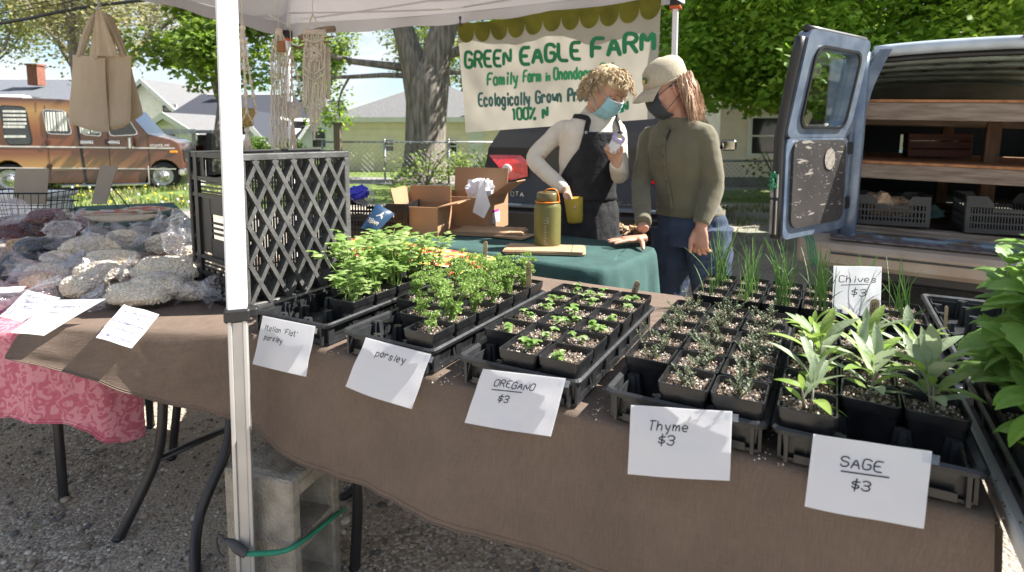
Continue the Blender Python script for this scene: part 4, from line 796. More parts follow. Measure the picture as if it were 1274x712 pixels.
mb = MB(); crumple(mb, VP(.62, .9, .72), (.14, .03, .05), 8); tag(mb.build('crumpled_bag', mat('teal_plastic', (.25, .5, .5), rough=.3)), 'crumpled pale teal plastic bag behind the crates in the van', 'bag')

# ---- black minivan behind the people
def minivan():
    ang = math.atan2(-.37, .93); root = thing('minivan', 'dark grey minivan with red tail lights parked behind the two people', 'car', (.62, 5.12, 0), ang); m = mat('minivan_paint', (.02, .018, .016), rough=.28, coat=.25, var=.2, vs=2)
    prof = [(.80, .30, .0), (.93, .42, -.04), (.95, .62, -.06), (.955, .92, 0), (.93, 1.16, .06), (.86, 1.30, .14), (.74, 1.62, .36), (.62, 1.72, .44), (.30, 1.77, .50)]
    secs = [(0, 1, 1, 0), (.6, 1, 1, 0), (1.5, 1.01, 1, 0), (3.0, 1.01, 1, 0), (3.7, 1, .93, .12), (4.2, .98, .68, .1), (4.9, .93, .62, .1), (5.15, .8, .5, 0)]
    mb = MB(); rings = []
    for i, (d, sx_, sz, _) in enumerate(secs):
        pts = []
        for hx, z, dd in prof: pts.append(V((hx * sx_, d + (dd if i == 0 else 0), .3 + (z - .3) * (sz if z > .9 else min(1, sz + .2)))))
        rings.append(pts + [V((-p.x, p.y, p.z)) for p in pts[::-1]])
    mb.loft(rings, cap=False); n = len(prof); mb.add(rings[0], [(i, i + 1, 2 * n - 2 - i, 2 * n - 1 - i) for i in range(n - 1)]); mb.add(rings[-1], [(i, 2 * n - 1 - i, 2 * n - 2 - i, i + 1) for i in range(n - 1)])
    mb.build('body', m, root, bevel=.02)
    mb = MB(); mb.add([(-.84, .06, 1.15), (.84, .06, 1.15), (.70, .335, 1.60), (-.70, .335, 1.60)], [(0, 1, 2, 3)]); mb.build('rear_window', m_vglass, root)
    for s_ in (-1, 1):
        mb = MB(); mb.add([(s_ * .985, 3.3, 1.25), (s_ * .985, .5, 1.25), (s_ * .80, .75, 1.6), (s_ * .79, 2.9, 1.6)], [(0, 1, 2, 3)]); mb.build('side_window', m_vglass, root)
        mr_ = mat('tail_light_red', (.62, .010, .014), rough=.12, spec=.8, var=.25, vs=30, coat=1)
        mb = MB(); A_ = [(.50, -.012, 1.00), (.66, -.018, .96), (.962, -.0, .965), (.975, .28, 1.02), (.955, .34, 1.14), (.925, .06, 1.19), (.60, .055, 1.19), (.52, .03, 1.14)]; c = V((.78 * s_, -.045, .98)); pts = [V((s_ * x, y - .016, z - .10)) for x, y, z in A_]
        for a, b in zip(pts, pts[1:] + pts[:1]): mb.add([a, b, lerp(b, c, .6), lerp(a, c, .6)], [(0, 1, 2, 3)]); mb.add([lerp(a, c, .6), lerp(b, c, .6), c], [(0, 1, 2)])
        tl = mb.build('tail_light', mr_, root, smooth=True); mb = MB(); mb.ell((.70 * s_, -.05, .965), (.05, .02, .046), 14, 8); mb.build('reversing_lens', mat('clear_lens', (.75, .6, .58), rough=.1), tl, smooth=True)
        mb = MB(); mb.box((s_ * 1.14, 3.35, 1.13), (.20, .10, .15), ch=.03); mo = mb.build('wing_mirror', m_black, root); mb = MB(); mb.box((s_ * 1.14, 3.294, 1.13), (.16, .008, .11), ch=.003); mb.build('mirror_glass', mat('mirror', (.8, .8, .8), rough=.02, metal=1), mo)
        mb = MB(); mb.box((s_ * 1.0, 3.4, 1.1), (.14, .06, .04), ch=.01); mb.build('mirror_arm', m_black, root)
        for d in (.95, 3.95): wheel(root, (s_ * .965, d, .335), .335, .22, (s_, 0, 0))
    mb = MB(); mb.box((0, -.10, .50), (1.80, .16, .26), ch=.05); mb.build('bumper', m, root)
    mb = MB(); mb.box((0, -.125, .645), (1.5, .10, .03), ch=.008); mb.build('bumper_step', mat('step_grey', (.10, .12, .15), rough=.35), root)
    mb = MB(); mb.box((0, -.05, .80), (.52, .02, .13), ch=.006); mb.build('number_plate_recess', m_black, root); mb = MB(); mb.box((0, -.045, .90), (.6, .035, .03), ch=.008); mb.build('hatch_handle', m_chrome, root)
    for s, x, z, h in (('TOYOTA', -.80, .715, .042), ('SIENNA', .25, .655, .048)):
        mb = MB(); text(mb, s, lambda u, v_, o: V((x + u, -.046 - o + 0 * v_, z + v_)), 0, 0, h, .009, adv=1.1, jit=0, width=1.1, sm=1, off=.002); mb.build('badge', m_chrome, root)
minivan()

# ================================================================ MARKET TABLES
AL = radians(29.0); A, B = V((cos(AL), -sin(AL), 0)), V((sin(AL), cos(AL), 0)); O1 = V((-.736, 1.590, 0)); TZ = .74
def T(s_, t_, z=0.): return O1 + A * s_ + B * t_ + V((0, 0, z))
m_brown = weave('brown_cloth', (.145, .104, .078), rough=.9, strength=.3, scale=800, var=.08); m_green = weave('green_cloth', (.030, .080, .073), rough=.9, strength=.25, scale=600, var=.12)
m_leg = mat('table_leg_grey', (.045, .043, .045), rough=.4, metal=.5, var=.15)
def hemz(p, tab):   # height at which the cloth ends, from the hem seen in the photograph
    px = 637 + F * p.x / p.y
    return at_y(px, interp(tab, px), p.y - .045).z
def drape(name, label, path, back, hem, m, folds=.012, ztop=TZ, parent=None, fr=26, seed=1, cat='tablecloth', round_=.02, nx=None, outw=.03):
    """cloth: top sheet from the back line to the front path, then over the edge and down to the hem with folds"""
    n = nx or 150; Ls = [0]
    for a, b in zip(path, path[1:]): Ls.append(Ls[-1] + (b - a).length)
    def at(pp, u):
        d = u * Ls[-1]
        for i in range(len(pp) - 1):
            if d <= Ls[i + 1] or i == len(pp) - 2: f = (d - Ls[i]) / (Ls[i + 1] - Ls[i]); return lerp(pp[i], pp[i + 1], min(1, max(0, f)))
    vs = []; rows = 0
    prof = [('t', 1), ('t', .75), ('t', .5), ('t', .25), ('t', .08), ('t', .02), ('c', .35), ('c', .75)] + [('d', i / 14) for i in range(15)]
    for kind, q in prof:
        for i in range(n + 1):
            u = i / n; p = at(path, u); b = at(back, u); out = (p - b).normalized(); e = 1e-2; tg = (at(path, min(1, u + e)) - at(path, max(0, u - e))).normalized(); out = V((tg.y, -tg.x, 0)); 
            if out.dot(p - b) < 0: out = -out
            if kind == 't': v = lerp(p, b, q) + V((0, 0, ztop + .0015 * noise.noise(V((u * 14, q * 5, seed)))))
            elif kind == 'c': v = p + out * round_ * q * .6 + V((0, 0, ztop - round_ * q * q))
            else:
                hz = hem(p) if callable(hem) else hem; dz = (ztop - round_ - hz) * q; w_ = q ** .8
                fo = folds * w_ * (sin(u * fr + seed + 1.2 * sin(u * 7)) + .6 * sin(u * fr * 2.3 + 2 + q)) + .006 * w_ * noise.noise(V((u * 40, q * 3, seed)))
                v = p + out * (round_ * .6 + outw * w_ + fo) + V((0, 0, ztop - round_ - dz))
            vs.append(v)
        rows += 1
    mb = MB(); mb.add(vs, [(j * (n + 1) + i, j * (n + 1) + i + 1, (j + 1) * (n + 1) + i + 1, (j + 1) * (n + 1) + i) for j in range(rows - 1) for i in range(n)])
    o = mb.build(name, m, smooth=True); tag(o, label, cat)
    mb = MB(); r0 = vs[(rows - 2) * (n + 1):(rows - 1) * (n + 1)]; r1 = vs[(rows - 1) * (n + 1):]; mb.tube([lerp(a_, b_, .45) for a_, b_ in zip(r0, r1)], .0014, 4); mb.build('hem_stitch', m, o, smooth=True); mb = MB(); mb.tube([b_ for b_ in r1], .0022, 4); mb.build('hem', m, o, smooth=True); return o
# brown cloth over the front tables
hem_b = [(-20, 441), (10, 442), (60, 457), (110, 474), (150, 490), (200, 507), (270, 526), (320, 538), (350, 557), (380, 575), (425, 596), (500, 620), (580, 650), (637, 673), (737, 711), (900, 770), (1100, 850), (1230, 940)]
front = [V((-1.43, 1.65, 0)), V((-1.18, 1.615, 0)), V((-.95, 1.60, 0)), V((-.78, 1.585, 0)), O1 + A * .06 + B * .006, T(.6, .006), T(1.1, .006), T(1.645, .006)]
backp = [V((-2.05, 2.72, 0)), V((-1.35, 2.62, 0)), V((-.8, 2.50, 0)), V((-.45, 2.5, 0)), T(.1, .95), T(.6, .95), T(1.1, .95), T(1.645, .95)]
drape('tablecloth', 'plain brown cloth draped unevenly over the herb seedling table', front, backp, lambda p: hemz(p, hem_b), m_brown, folds=.022, fr=13)
mb = MB(); mb.grid(lambda u, v_: T(1.645, .006 + .94 * u) + A * (.012 + .02 * v_ + .012 * v_ * sin(u * 16)) + V((0, 0, TZ - .018 - v_ * .46)), 40, 8); 
mb.grid(lambda u, v_: T(1.645, .006 + .94 * u) + A * (.012 * v_) + V((0, 0, TZ - .018 * v_ * v_)), 40, 3)
tag(mb.build('tablecloth_end', m_brown, smooth=True), 'short brown cloth end hanging at the right end of the herb table', 'tablecloth')
def folding_table(name, label, pts, zt, feet, m_top, parts=None):
    """pts: corner points of the top in order, feet: list of polylines of bent tube"""
    c = sum(pts, V((0, 0, 0))) / len(pts); t = thing(name, label, 'table', (c.x, c.y, 0)); mb = MB(); n = len(pts)
    vs = [p - V((c.x, c.y, 0)) + V((0, 0, z)) for z in (zt - .035, zt) for p in pts]; mb.add(vs, [tuple(range(n))[::-1], tuple(range(n, 2 * n))] + [(i, (i + 1) % n, n + (i + 1) % n, n + i) for i in range(n)]); mb.build('table_top', m_top, t, bevel=.006)
    for f in feet:
        mb = MB(); pp = [V(p) - V((c.x, c.y, 0)) for p in f]; mb.tube(smoothpts(pp, 3), .0155, 10); mb.ell(pp[-1] + V((0, 0, .008)), (.019, .019, .012), 8, 4); mb.build('leg', m_leg, t, smooth=True)
    return t, c
m_ptop = mat('plastic_top_white', (.62, .60, .55), rough=.5, var=.06)
# left section legs: placed from their feet on the gravel
f1, f2 = at_z(147, 672), at_z(243, 722)
ft, c = folding_table('folding_table', 'grey legged folding table under the brown cloth, left section', [V((-1.43, 1.74, 0)), V((-.80, 1.68, 0)), V((-.52, 2.46, 0)), V((-1.40, 2.28, 0))], TZ - .006,
    [[at_y(203, 470, 1.80), at_y(202, 540, 1.79), at_y(194, 578, 1.80), f1], [at_y(288, 500, 1.86), at_y(284, 560, 1.80), at_y(262, 605, 1.74), at_y(243, 655, 1.70), f2], [V((-.5, 2.3, .70)), V((-.5, 2.3, .3)), V((-.45, 2.35, .0))], [V((-1.3, 2.2, .7)), V((-1.3, 2.2, .4)), V((-1.36, 2.2, 0))]], m_ptop)
mb = MB(); mb.tube([at_y(196, 572, 1.80) - V((c.x, c.y, 0)), at_y(286, 532, 2.0) - V((c.x, c.y, 0)), at_y(310, 540, 2.1) - V((c.x, c.y, 0))], .017, 8, flat=.5); mb.build('brace', m_leg, ft, smooth=True)
folding_table('folding_table', 'long folding table under the brown cloth carrying the herb trays', [T(-.02, .03), T(1.63, .03), T(1.63, .93), T(-.02, .93)], TZ - .006,
    [[T(.25, .85, .7), T(.25, .85, .35), at_z(427, 620)], [T(.25, .12, .7), T(.25, .15, .3), T(.22, .15, 0)], [T(1.4, .12, .7), T(1.4, .12, .3), T(1.45, .12, 0)], [T(1.4, .85, .7), T(1.4, .85, .3), T(1.45, .85, 0)]], m_ptop)
# pink cloth table at the far left
m_pink = mat('pink_cloth', (.46, .11, .16), rough=.9, col2=(.58, .24, .28), vs=34, lo=.44, hi=.54, detail=1, bump=.15, bs=20)
for n_ in m_pink.node_tree.nodes:
    if n_.type == 'TEX_NOISE': n_.inputs['Distortion'].default_value = 1.6
hem_p = [(-200, 515), (0, 524), (60, 533), (90, 541), (108, 556), (125, 556), (156, 547)]
pth = [V((-2.6, 1.78, 0)), V((-2.0, 1.76, 0)), V((-1.40, 1.742, 0)), V((-1.30, 1.775, 0)), V((-1.245, 1.86, 0))]
drape('tablecloth', 'pink floral patterned cloth hanging at the left below the brown cloth', pth, [V((-2.6, 2.6, 0)), V((-2.0, 2.6, 0)), V((-1.6, 2.6, 0)), V((-1.45, 2.6, 0)), V((-1.4, 2.6, 0))], lambda p: hemz(p, hem_p), m_pink, folds=.008, fr=30, ztop=TZ - .05, seed=4, outw=.015)
folding_table('folding_table', 'low folding table under the pink floral cloth', [V((-2.6, 1.80, 0)), V((-1.47, 1.80, 0)), V((-1.47, 2.58, 0)), V((-2.6, 2.58, 0))], TZ - .056, [[V((x, y, .68)), V((x, y, .3)), V((x, y, 0))] for x in (-2.5, -1.6) for y in (1.95, 2.45)], m_ptop)
# white plastic table at the right edge
t, c = folding_table('plastic_table', 'white plastic table at the right edge carrying basil and mint pots', [T(1.665 + .02 * 0, -.09), T(1.70, -.12), T(2.5, -.12), T(2.5, .9), T(1.665, .9)], TZ, [[T(1.82, .0, .7), T(1.82, .0, .3), T(1.82, -.02, 0)], [T(1.82, .8, .7), T(1.82, .8, .3), T(1.82, .82, 0)], [T(2.4, .0, .7), T(2.4, .0, .3), T(2.4, -.02, 0)], [T(2.4, .8, .7), T(2.4, .8, .3), T(2.4, .82, 0)]], m_ptop)
# green table behind
A2 = V((.81, -.585, 0)).normalized(); B2 = V((.585, .81, 0)).normalized(); O2 = V((.33, 2.16, 0)); Z2 = .78
def T2(s_, t_, z=0.): return O2 + A2 * s_ + B2 * t_ + V((0, 0, z))
def green_cloth():
    pth = [T2(-1.35, 0)] + [T2(s_, 0) for s_ in (-.9, -.5, -.2, -.06)] + [T2(0, .03), T2(.02, .1), T2(.02, .3), T2(.02, .47), T2(0, .53), T2(-.06, .56)]; bk = [T2(-1.35, .56)] + [T2(s_, .56) for s_ in (-.9, -.5, -.2, -.12)] + [T2(-.1, .5), T2(-.1, .4), T2(-.1, .3), T2(-.1, .3), T2(-.1, .4), T2(-.1, .5)]
    drape('tablecloth', 'dark green cloth over the checkout table in front of the two people', pth, bk, .30, m_green, folds=.02, fr=44, ztop=Z2, seed=3, round_=.03)
    folding_table('folding_table', 'folding table under the dark green cloth', [T2(-1.33, .02), T2(-.02, .02), T2(-.02, .54), T2(-1.33, .54)], Z2 - .006, [[T2(x, y, .74), T2(x, y, .3), T2(x, y, 0)] for x in (-1.2, -.15) for y in (.08, .48)], m_ptop)
green_cloth()
# red and yellow cloth table beyond the crate
m_red = mat('red_floral', (.55, .05, .03), rough=.85, col2=(.60, .42, .10), vs=18, lo=.49, hi=.51, detail=2)
t_ = m_red.node_tree; p_ = [q for q in t_.nodes if q.type == 'BSDF_PRINCIPLED'][0]; c_ = [q for q in t_.nodes if q.type == 'TEX_COORD'][0]; src = p_.inputs['Base Color'].links[0].from_socket
for sc_, col_, lo_ in ((14, (.30, .36, .06), .57), (30, (.72, .66, .55), .62)):
    n1 = nn(t_, 'ShaderNodeTexNoise'); n1.inputs['Scale'].default_value = sc_; n1.inputs['Detail'].default_value = 2; mm = nn(t_, 'ShaderNodeMapping'); mm.inputs['Location'].default_value = (sc_, 2, 3); t_.links.new(c_.outputs['Object'], mm.inputs[0]); t_.links.new(mm.outputs[0], n1.inputs['Vector'])
    r_ = nn(t_, 'ShaderNodeValToRGB'); r_.color_ramp.elements[0].position = lo_; r_.color_ramp.elements[1].position = lo_ + .01; t_.links.new(n1.outputs[0], r_.inputs[0]); x_ = nn(t_, 'ShaderNodeMixRGB'); x_.inputs[2].default_value = (*col_, 1)
    t_.links.new(r_.outputs[0], x_.inputs[0]); t_.links.new(src, x_.inputs[1]); src = x_.outputs[0]
t_.links.new(src, p_.inputs['Base Color'])
def T3(px, py): return at_z(px, py, .77)
rc = [T3(425, 338), T3(560, 338), T3(690, 296), T3(520, 284), T3(430, 290)]
for p in rc: p.z = 0
drape('tablecloth', 'red and yellow floral cloth under the cardboard boxes', [rc[0], lerp(rc[0], rc[1], .5), rc[1], lerp(rc[1], rc[2], .5)], [rc[4], lerp(rc[4], rc[3], .6), rc[3], lerp(rc[3], rc[2], .8)], .35, m_red, folds=.015, ztop=.77, seed=6)
folding_table('folding_table', 'folding table under the red and yellow floral cloth', [rc[0] * .98 + rc[3] * .02, rc[1] * .96 + rc[4] * .04, rc[3], rc[4] * .97 + rc[1] * .03], .764, [[V((p.x, p.y, .72)), V((p.x, p.y, .3)), V((p.x, p.y, 0))] for p in (lerp(rc[0], rc[3], .15), lerp(rc[1], rc[4], .15), lerp(rc[3], rc[0], .1), lerp(rc[4], rc[1], .15))], m_ptop)

# ---------------------------------------------------------------- nursery trays and pots
m_tray = mat('tray_black_plastic', (.022, .023, .025), rough=.38, var=.35, vs=18, bump=.1, bs=70); m_pot = mat('pot_black_plastic', (.014, .0145, .016), rough=.33, var=.5, vs=22, bump=.12, bs=60)
m_soil = voro('potting_soil', [(.05, .035, .025), (.09, .06, .04), (.16, .11, .075), (.04, .03, .022), (.26, .20, .15), (.34, .30, .26)], 190, rough=.95, bump=1, dist=.004, pos=[0, .2, .42, .6, .78, .9])
PW, PL = .0945, .0945
def rim_loft(mb, secs, cx=0, cy=0, r=.01, n=4):
    rings = []
    for (hx, hy_, z) in secs:
        ring = []
        for (sx_, sy_, a0) in ((1, -1, -pi / 2), (1, 1, 0), (-1, 1, pi / 2), (-1, -1, pi)):
            for i in range(n): a = a0 + pi / 2 * i / (n - 1); ring.append(V((cx + sx_ * (hx - r) + r * cos(a), cy + sy_ * (hy_ - r) + r * sin(a), z)))
        rings.append(ring)
    mb.loft(rings, cap=False); return rings
def make_tray():
    t = thing('seedling_tray', 'x', 'tray', (0, 0, 0)); W_, D_ = .292, .582; cx, cy = W_ / 2, D_ / 2
    mb = MB(); rim_loft(mb, [(W_ / 2 - .008, D_ / 2 - .008, .052), (W_ / 2, D_ / 2, .052), (W_ / 2 + .002, D_ / 2 + .002, .060), (W_ / 2 - .003, D_ / 2 - .003, .064), (W_ / 2 - .012, D_ / 2 - .012, .060), (W_ / 2 - .014, D_ / 2 - .014, .045)], cx, cy, .014); mb.build('rim', m_tray, t, smooth=False)
    mb = MB(); x0, x1, y0, y1 = .012, W_ - .012, .012, D_ - .012   # window frames on the sides
    def post(p, q, w_=.022, th=.006):
        p, q = V(p), V(q)
        if abs(p.y - q.y) < 1e-6 and False: pass
        mb.box((p + q) / 2, (w_ if p.y in (y0, y1) else th, th if p.y in (y0, y1) else w_, (q - p).length))
    for y in (y0, y1):
        for i in range(4): post((x0 + .011 + (x1 - x0 - .022) * i / 3, y, .004), (x0 + .011 + (x1 - x0 - .022) * i / 3, y, .053)) if i in (0, 3) else None
        mb.box((cx, y, .010), (x1 - x0 - .046, .0055, .014)); mb.box((cx, y, .048), (x1 - x0 - .046, .0055, .010))
    for x in (x0, x1):
        for i in range(7): mb.box((x, y0 + .014 + (y1 - y0 - .028) * i / 6, .028), (.0055, .02, .05))
        mb.box((x, cy, .010), (.005, D_ - .06, .014))
    mb.build('side_frame', m_tray, t)
    mb = MB(); mb.box((cx, y0 + .012, .030), (W_ - .05, .003, .045)); mb.box((cx, y1 - .012, .030), (W_ - .05, .003, .045)); mb.box((x0 + .01, cy, .03), (.003, D_ - .05, .045)); mb.box((x1 - .01, cy, .03), (.003, D_ - .05, .045)); mb.box((cx, cy, .004), (W_ - .03, D_ - .03, .006)); mb.build('tray_floor', m_tray, t)
    for i in range(4):
        for j in range(7):
            if i in (0, 3) and j in (0, 6): continue
            x = .0045 + PW * i; y = .008 + PL * j; mb = MB(); h_ = .058
            xx = min(max(x, .028), W_ - .028); yy = min(max(y, .028), D_ - .028)
            for dx, dy in ((.016, .007), (.007, .016)): mb.hexa([(xx - dx * 1.25, yy - dy * 1.25, .006), (xx + dx * 1.25, yy - dy * 1.25, .006), (xx + dx * 1.25, yy + dy * 1.25, .006), (xx - dx * 1.25, yy + dy * 1.25, .006), (xx - dx * .7, yy - dy * .7, h_ + dx * .1), (xx + dx * .7, yy - dy * .7, h_ + dx * .1), (xx + dx * .7, yy + dy * .7, h_ + dx * .1), (xx - dx * .7, yy + dy * .7, h_ + dx * .1)])
            mb.build('divider', m_tray, t)
    return t
def pot_parts():
    mb = MB(); h = .085; a, b = .0452, .034; rings = rim_loft(mb, [(b, b, 0), (b + .002, b + .002, .004), (a - .003, a - .003, h - .020), (a - .001, a - .001, h - .019), (a + .0005, a + .0005, h - .001), (a, a, h), (a - .0022, a - .0022, h), (a - .004, a - .004, h - .019), (b + .004, b + .004, .02)], 0, 0, .008)
    n = len(rings[0]); mb.add(rings[0], [tuple(range(n))[::-1]])
    for f in (-.018, 0, .018):
        for s_ in (-1, 1): mb.box((f, s_ * (b + .0025), .03), (.0025, .002, .04)); mb.box((s_ * (b + .0025), f, .03), (.002, .0025, .04))
    pot = mb.mesh('pot', m_pot)
    soils = []
    for k in range(3):
        rr = random.Random(k + 50); mb = MB(); e = .0405
        mb.grid(lambda u, v_: V((-e + 2 * e * u, -e + 2 * e * v_, .0705 + .004 * noise.noise(V((u * 3, v_ * 3, k * 4))) + .0025 * noise.noise(V((u * 11, v_ * 11, k))))), 12, 12)
        for i in range(170):
            mb.cur = rr.choice((0, 1, 1, 2, 2, 3)); x, y = rr.uniform(-e, e) * .97, rr.uniform(-e, e) * .97; s_ = rr.uniform(.0012, .0032); z = .072 + rr.uniform(0, .003); M = Matrix.Rotation(rr.uniform(0, 6), 3, V((rr.random(), rr.random(), rr.random() + .1)).normalized())
            mb.add([V((x, y, z)) + M @ V(q) * s_ for q in ((1.2, 0, -.5), (-.6, .9, -.5), (-.6, -.9, -.5), (0, 0, .9))], [(0, 2, 1), (0, 1, 3), (1, 2, 3), (2, 0, 3)])
        mb.cur = 0; soils.append(mb.mesh('soil', [m_soil, mat('perlite', (.60, .56, .50), rough=.9), mat('bark_chip', (.20, .125, .08), rough=.9, var=.3), mat('vermiculite', (.42, .35, .27), rough=.7)]))
    return pot, soils
POT, SOILS = pot_parts()
def tbl(p): return p
TR = {}
first_tray = None
def put_tray(label, s0, t0, rot=0., z=TZ + .002):
    global first_tray
    p = T(s0, t0, z)
    if first_tray is None: first_tray = make_tray(); tr = first_tray
    else: tr = copy_tree(first_tray)
    tr.location = p; tr.rotation_euler = (0, 0, -AL + rot); tag(tr, label, 'tray', 'black nursery trays on the market tables'); return tr
starts = [0, .346, .700, 1.046, 1.345]
trays = [put_tray(l, s_, 0, r_) for l, s_, r_ in zip(['black tray with the Italian flat parsley sign taped to its front', 'black tray with the parsley sign taped to its front', 'black tray with the oregano sign taped to its front', 'black tray with the thyme sign taped to its front', 'black tray with the sage sign taped to its front'], starts, (radians(.8), radians(-.8), radians(.4), radians(-.3), 0))]
chv = put_tray('black tray of chives lying crosswise behind the thyme and sage trays', 1.02, .93, -pi / 2); chv2 = put_tray('black tray of chives behind the sage tray, partly beyond the sage pots', 1.0, .0)
COLN = ['left', 'middle', 'right']; ROWN = ['front', 'second', 'third', 'fourth', 'fifth', 'rear']
# --- plant meshes
def leafstrip(mb, b, d, up, L_, w_, bend=.5, n=4, fold=.25, prof=None):
    """one leaf: strip with a folded midrib bending over its length"""
    d = d.normalized(); sd = d.cross(up).normalized(); nrm = sd.cross(d).normalized(); q = V(b); dd = d.copy(); vs = []; pr = prof or [.12, .75, 1, .72, .0]
    for i in range(n + 1):
        ww = w_ / 2 * pr[i]; nn_ = sd.cross(dd).normalized(); vs += [q - sd * ww + nn_ * fold * ww, q.copy(), q + sd * ww + nn_ * fold * ww]
        dd = (dd - nrm * bend / n * 1.2 - V((0, 0, bend * .25 / n))).normalized(); q = q + dd * L_ / n
    fs = []
    for i in range(n):
        a = i * 3; fs += [(a, a + 1, a + 4, a + 3), (a + 1, a + 2, a + 5, a + 4)]
    mb.add(vs, fs)
def frill(mb, c, r, rr, n=16):
    for i in range(n):
        d = V((rr.gauss(0, 1), rr.gauss(0, 1), rr.gauss(0, .55) + .15)).normalized(); p = c + V((d.x * r, d.y * r, d.z * r * .6)) * rr.uniform(.4, 1); s_ = r * rr.uniform(.34, .6); u = V((rr.gauss(0, 1), rr.gauss(0, 1), rr.gauss(0, .6))).normalized(); v_ = u.cross(d).normalized() if u.cross(d).length > .1 else V((1, 0, 0))
        u = v_.cross(d); mb.cur = rr.choice((1, 1, 2)); mb.add([p - u * s_, p - v_ * s_ * .5 + d * s_ * .35, p + u * s_ * .2, p + v_ * s_ * .6 + d * s_ * .3, p + u * s_ + d * s_ * .1], [(0, 1, 2, 3), (1, 4, 2), (2, 4, 3)])
    mb.cur = 0
m_stem = leafmat('stem_green', (.18, .30, .06), (.25, .36, .10), .25); lp1 = leafmat('parsley_leaf', (.18, .32, .06), (.28, .42, .10), .45, vs=40); lp2 = leafmat('parsley_leaf_light', (.32, .45, .13), (.42, .54, .20), .5, vs=40)
lf1 = leafmat('flat_parsley_leaf', (.18, .31, .07), (.27, .40, .11), .5, vs=30); lf2 = leafmat('flat_parsley_leaf_light', (.31, .43, .15), (.42, .53, .22), .5, vs=30)
def p_flat(seed):
    rr = random.Random(seed); mb = MB(); h = rr.uniform(.11, .155)
    for k in range(17):
        a = rr.uniform(0, 2 * pi); sp = rr.uniform(.1, .62); hh = h * rr.uniform(.28, 1); b = V((rr.uniform(-.018, .018), rr.uniform(-.018, .018), .07)); tip = b + V((cos(a) * sp * hh, sin(a) * sp * hh, hh)); mid = lerp(b, tip, .55) + V((-cos(a), -sin(a), 0)) * .006
        mb.cur = 0; mb.tube([b, mid, tip], [.0017, .0014, .001], 4, cap=False)
        for j in range(3):
            aa = a + (j - 1) * 1.25; d = V((cos(aa), sin(aa), .25 if j != 1 else .45)).normalized(); o = tip - V((0, 0, .012 if j != 1 else 0)); mb.cur = 1 if rr.random() < .55 else 2; s_ = rr.uniform(.024, .036); sd = d.cross(V((0, 0, 1))).normalized(); nrm = sd.cross(d)
            c = o + d * .008  # lobed fan leaflet
            P = [c, c + d * s_ * .3 - sd * s_ * .55, c + d * s_ * .62 - sd * s_ * .62 - nrm * .004, c + d * s_ * .60 - sd * s_ * .28, c + d * s_ * 1.0 - sd * s_ * .25 - nrm * .003, c + d * s_ * 1.22 - nrm * .008, c + d * s_ * 1.0 + sd * s_ * .25 - nrm * .003, c + d * s_ * .60 + sd * s_ * .28, c + d * s_ * .62 + sd * s_ * .62 - nrm * .004, c + d * s_ * .3 + sd * s_ * .55]
            mid_ = c + d * s_ * .45 + nrm * .003; mb.add(P + [mid_], [(0, 1, 10), (1, 2, 3, 10), (3, 4, 5, 10), (5, 6, 7, 10), (7, 8, 9, 10), (9, 0, 10)])
    mb.cur = 0; return mb.mesh('foliage', [m_stem, lf1, lf2])
def p_curly(seed, h0=.088, n=18):
    rr = random.Random(seed); mb = MB()
    for k in range(n):
        a = rr.uniform(0, 2 * pi); hh = h0 * rr.uniform(.25, 1.05); sp = rr.uniform(.1, .75); b = V((rr.uniform(-.008, .008), rr.uniform(-.008, .008), .07)); tip = b + V((cos(a) * sp * hh * .8, sin(a) * sp * hh * .8, hh)); mb.cur = 0; mb.tube([b, lerp(b, tip, .5) - V((cos(a), sin(a), 0)) * .004, tip], [.0013, .0011, .0009], 4, cap=False)
        for j in range(3): aa = a + j * 2.1; frill(mb, tip + V((cos(aa) * .009, sin(aa) * .009, rr.uniform(-.005, .004))), .0105, rr, 11)
    return mb.mesh('foliage', [m_stem, lp1, lp2])
lo1 = leafmat('oregano_leaf', (.14, .26, .05), (.22, .36, .09), .35, vs=60); lo2 = leafmat('oregano_leaf_pale', (.30, .40, .17), (.42, .50, .27), .35, vs=60)
def p_oregano(seed):
    rr = random.Random(seed); mb = MB(); c = V((rr.uniform(-.012, .012), rr.uniform(-.008, .008), .071))
    for k in range(rr.choice((2, 3, 4))):
        a = rr.uniform(0, 6.3); st = V((cos(a) * rr.uniform(.2, .9), sin(a) * rr.uniform(.2, .9), 1)) * rr.uniform(.012, .026); b = c + V((cos(a), sin(a), 0)) * .006; mb.cur = 0; mb.tube([b, b + st], .0009, 4, cap=False)
        for lv in (.55, 1):
            for j in range(2 if lv < 1 else 4):
                aa = a + j * (pi if lv < 1 else pi / 2) + lv; d = V((cos(aa), sin(aa), rr.uniform(.1, .5))); mb.cur = rr.choice((1, 1, 2)); L_ = rr.uniform(.011, .018) * (1 if lv == 1 else 1.15); leafstrip(mb, b + st * lv, d, V((0, 0, 1)), L_, L_ * .75, bend=.5, n=4, fold=.2, prof=[.2, .85, 1, .8, .15])
    mb.cur = 0; return mb.mesh('foliage', [m_stem, lo1, lo2])
lt1 = leafmat('thyme_leaf', (.05, .075, .028), (.09, .12, .05), .2, vs=90); lt2 = leafmat('thyme_leaf_grey', (.11, .14, .08), (.17, .20, .13), .2, vs=90); m_tst = mat('thyme_stem', (.10, .06, .035), rough=.8)
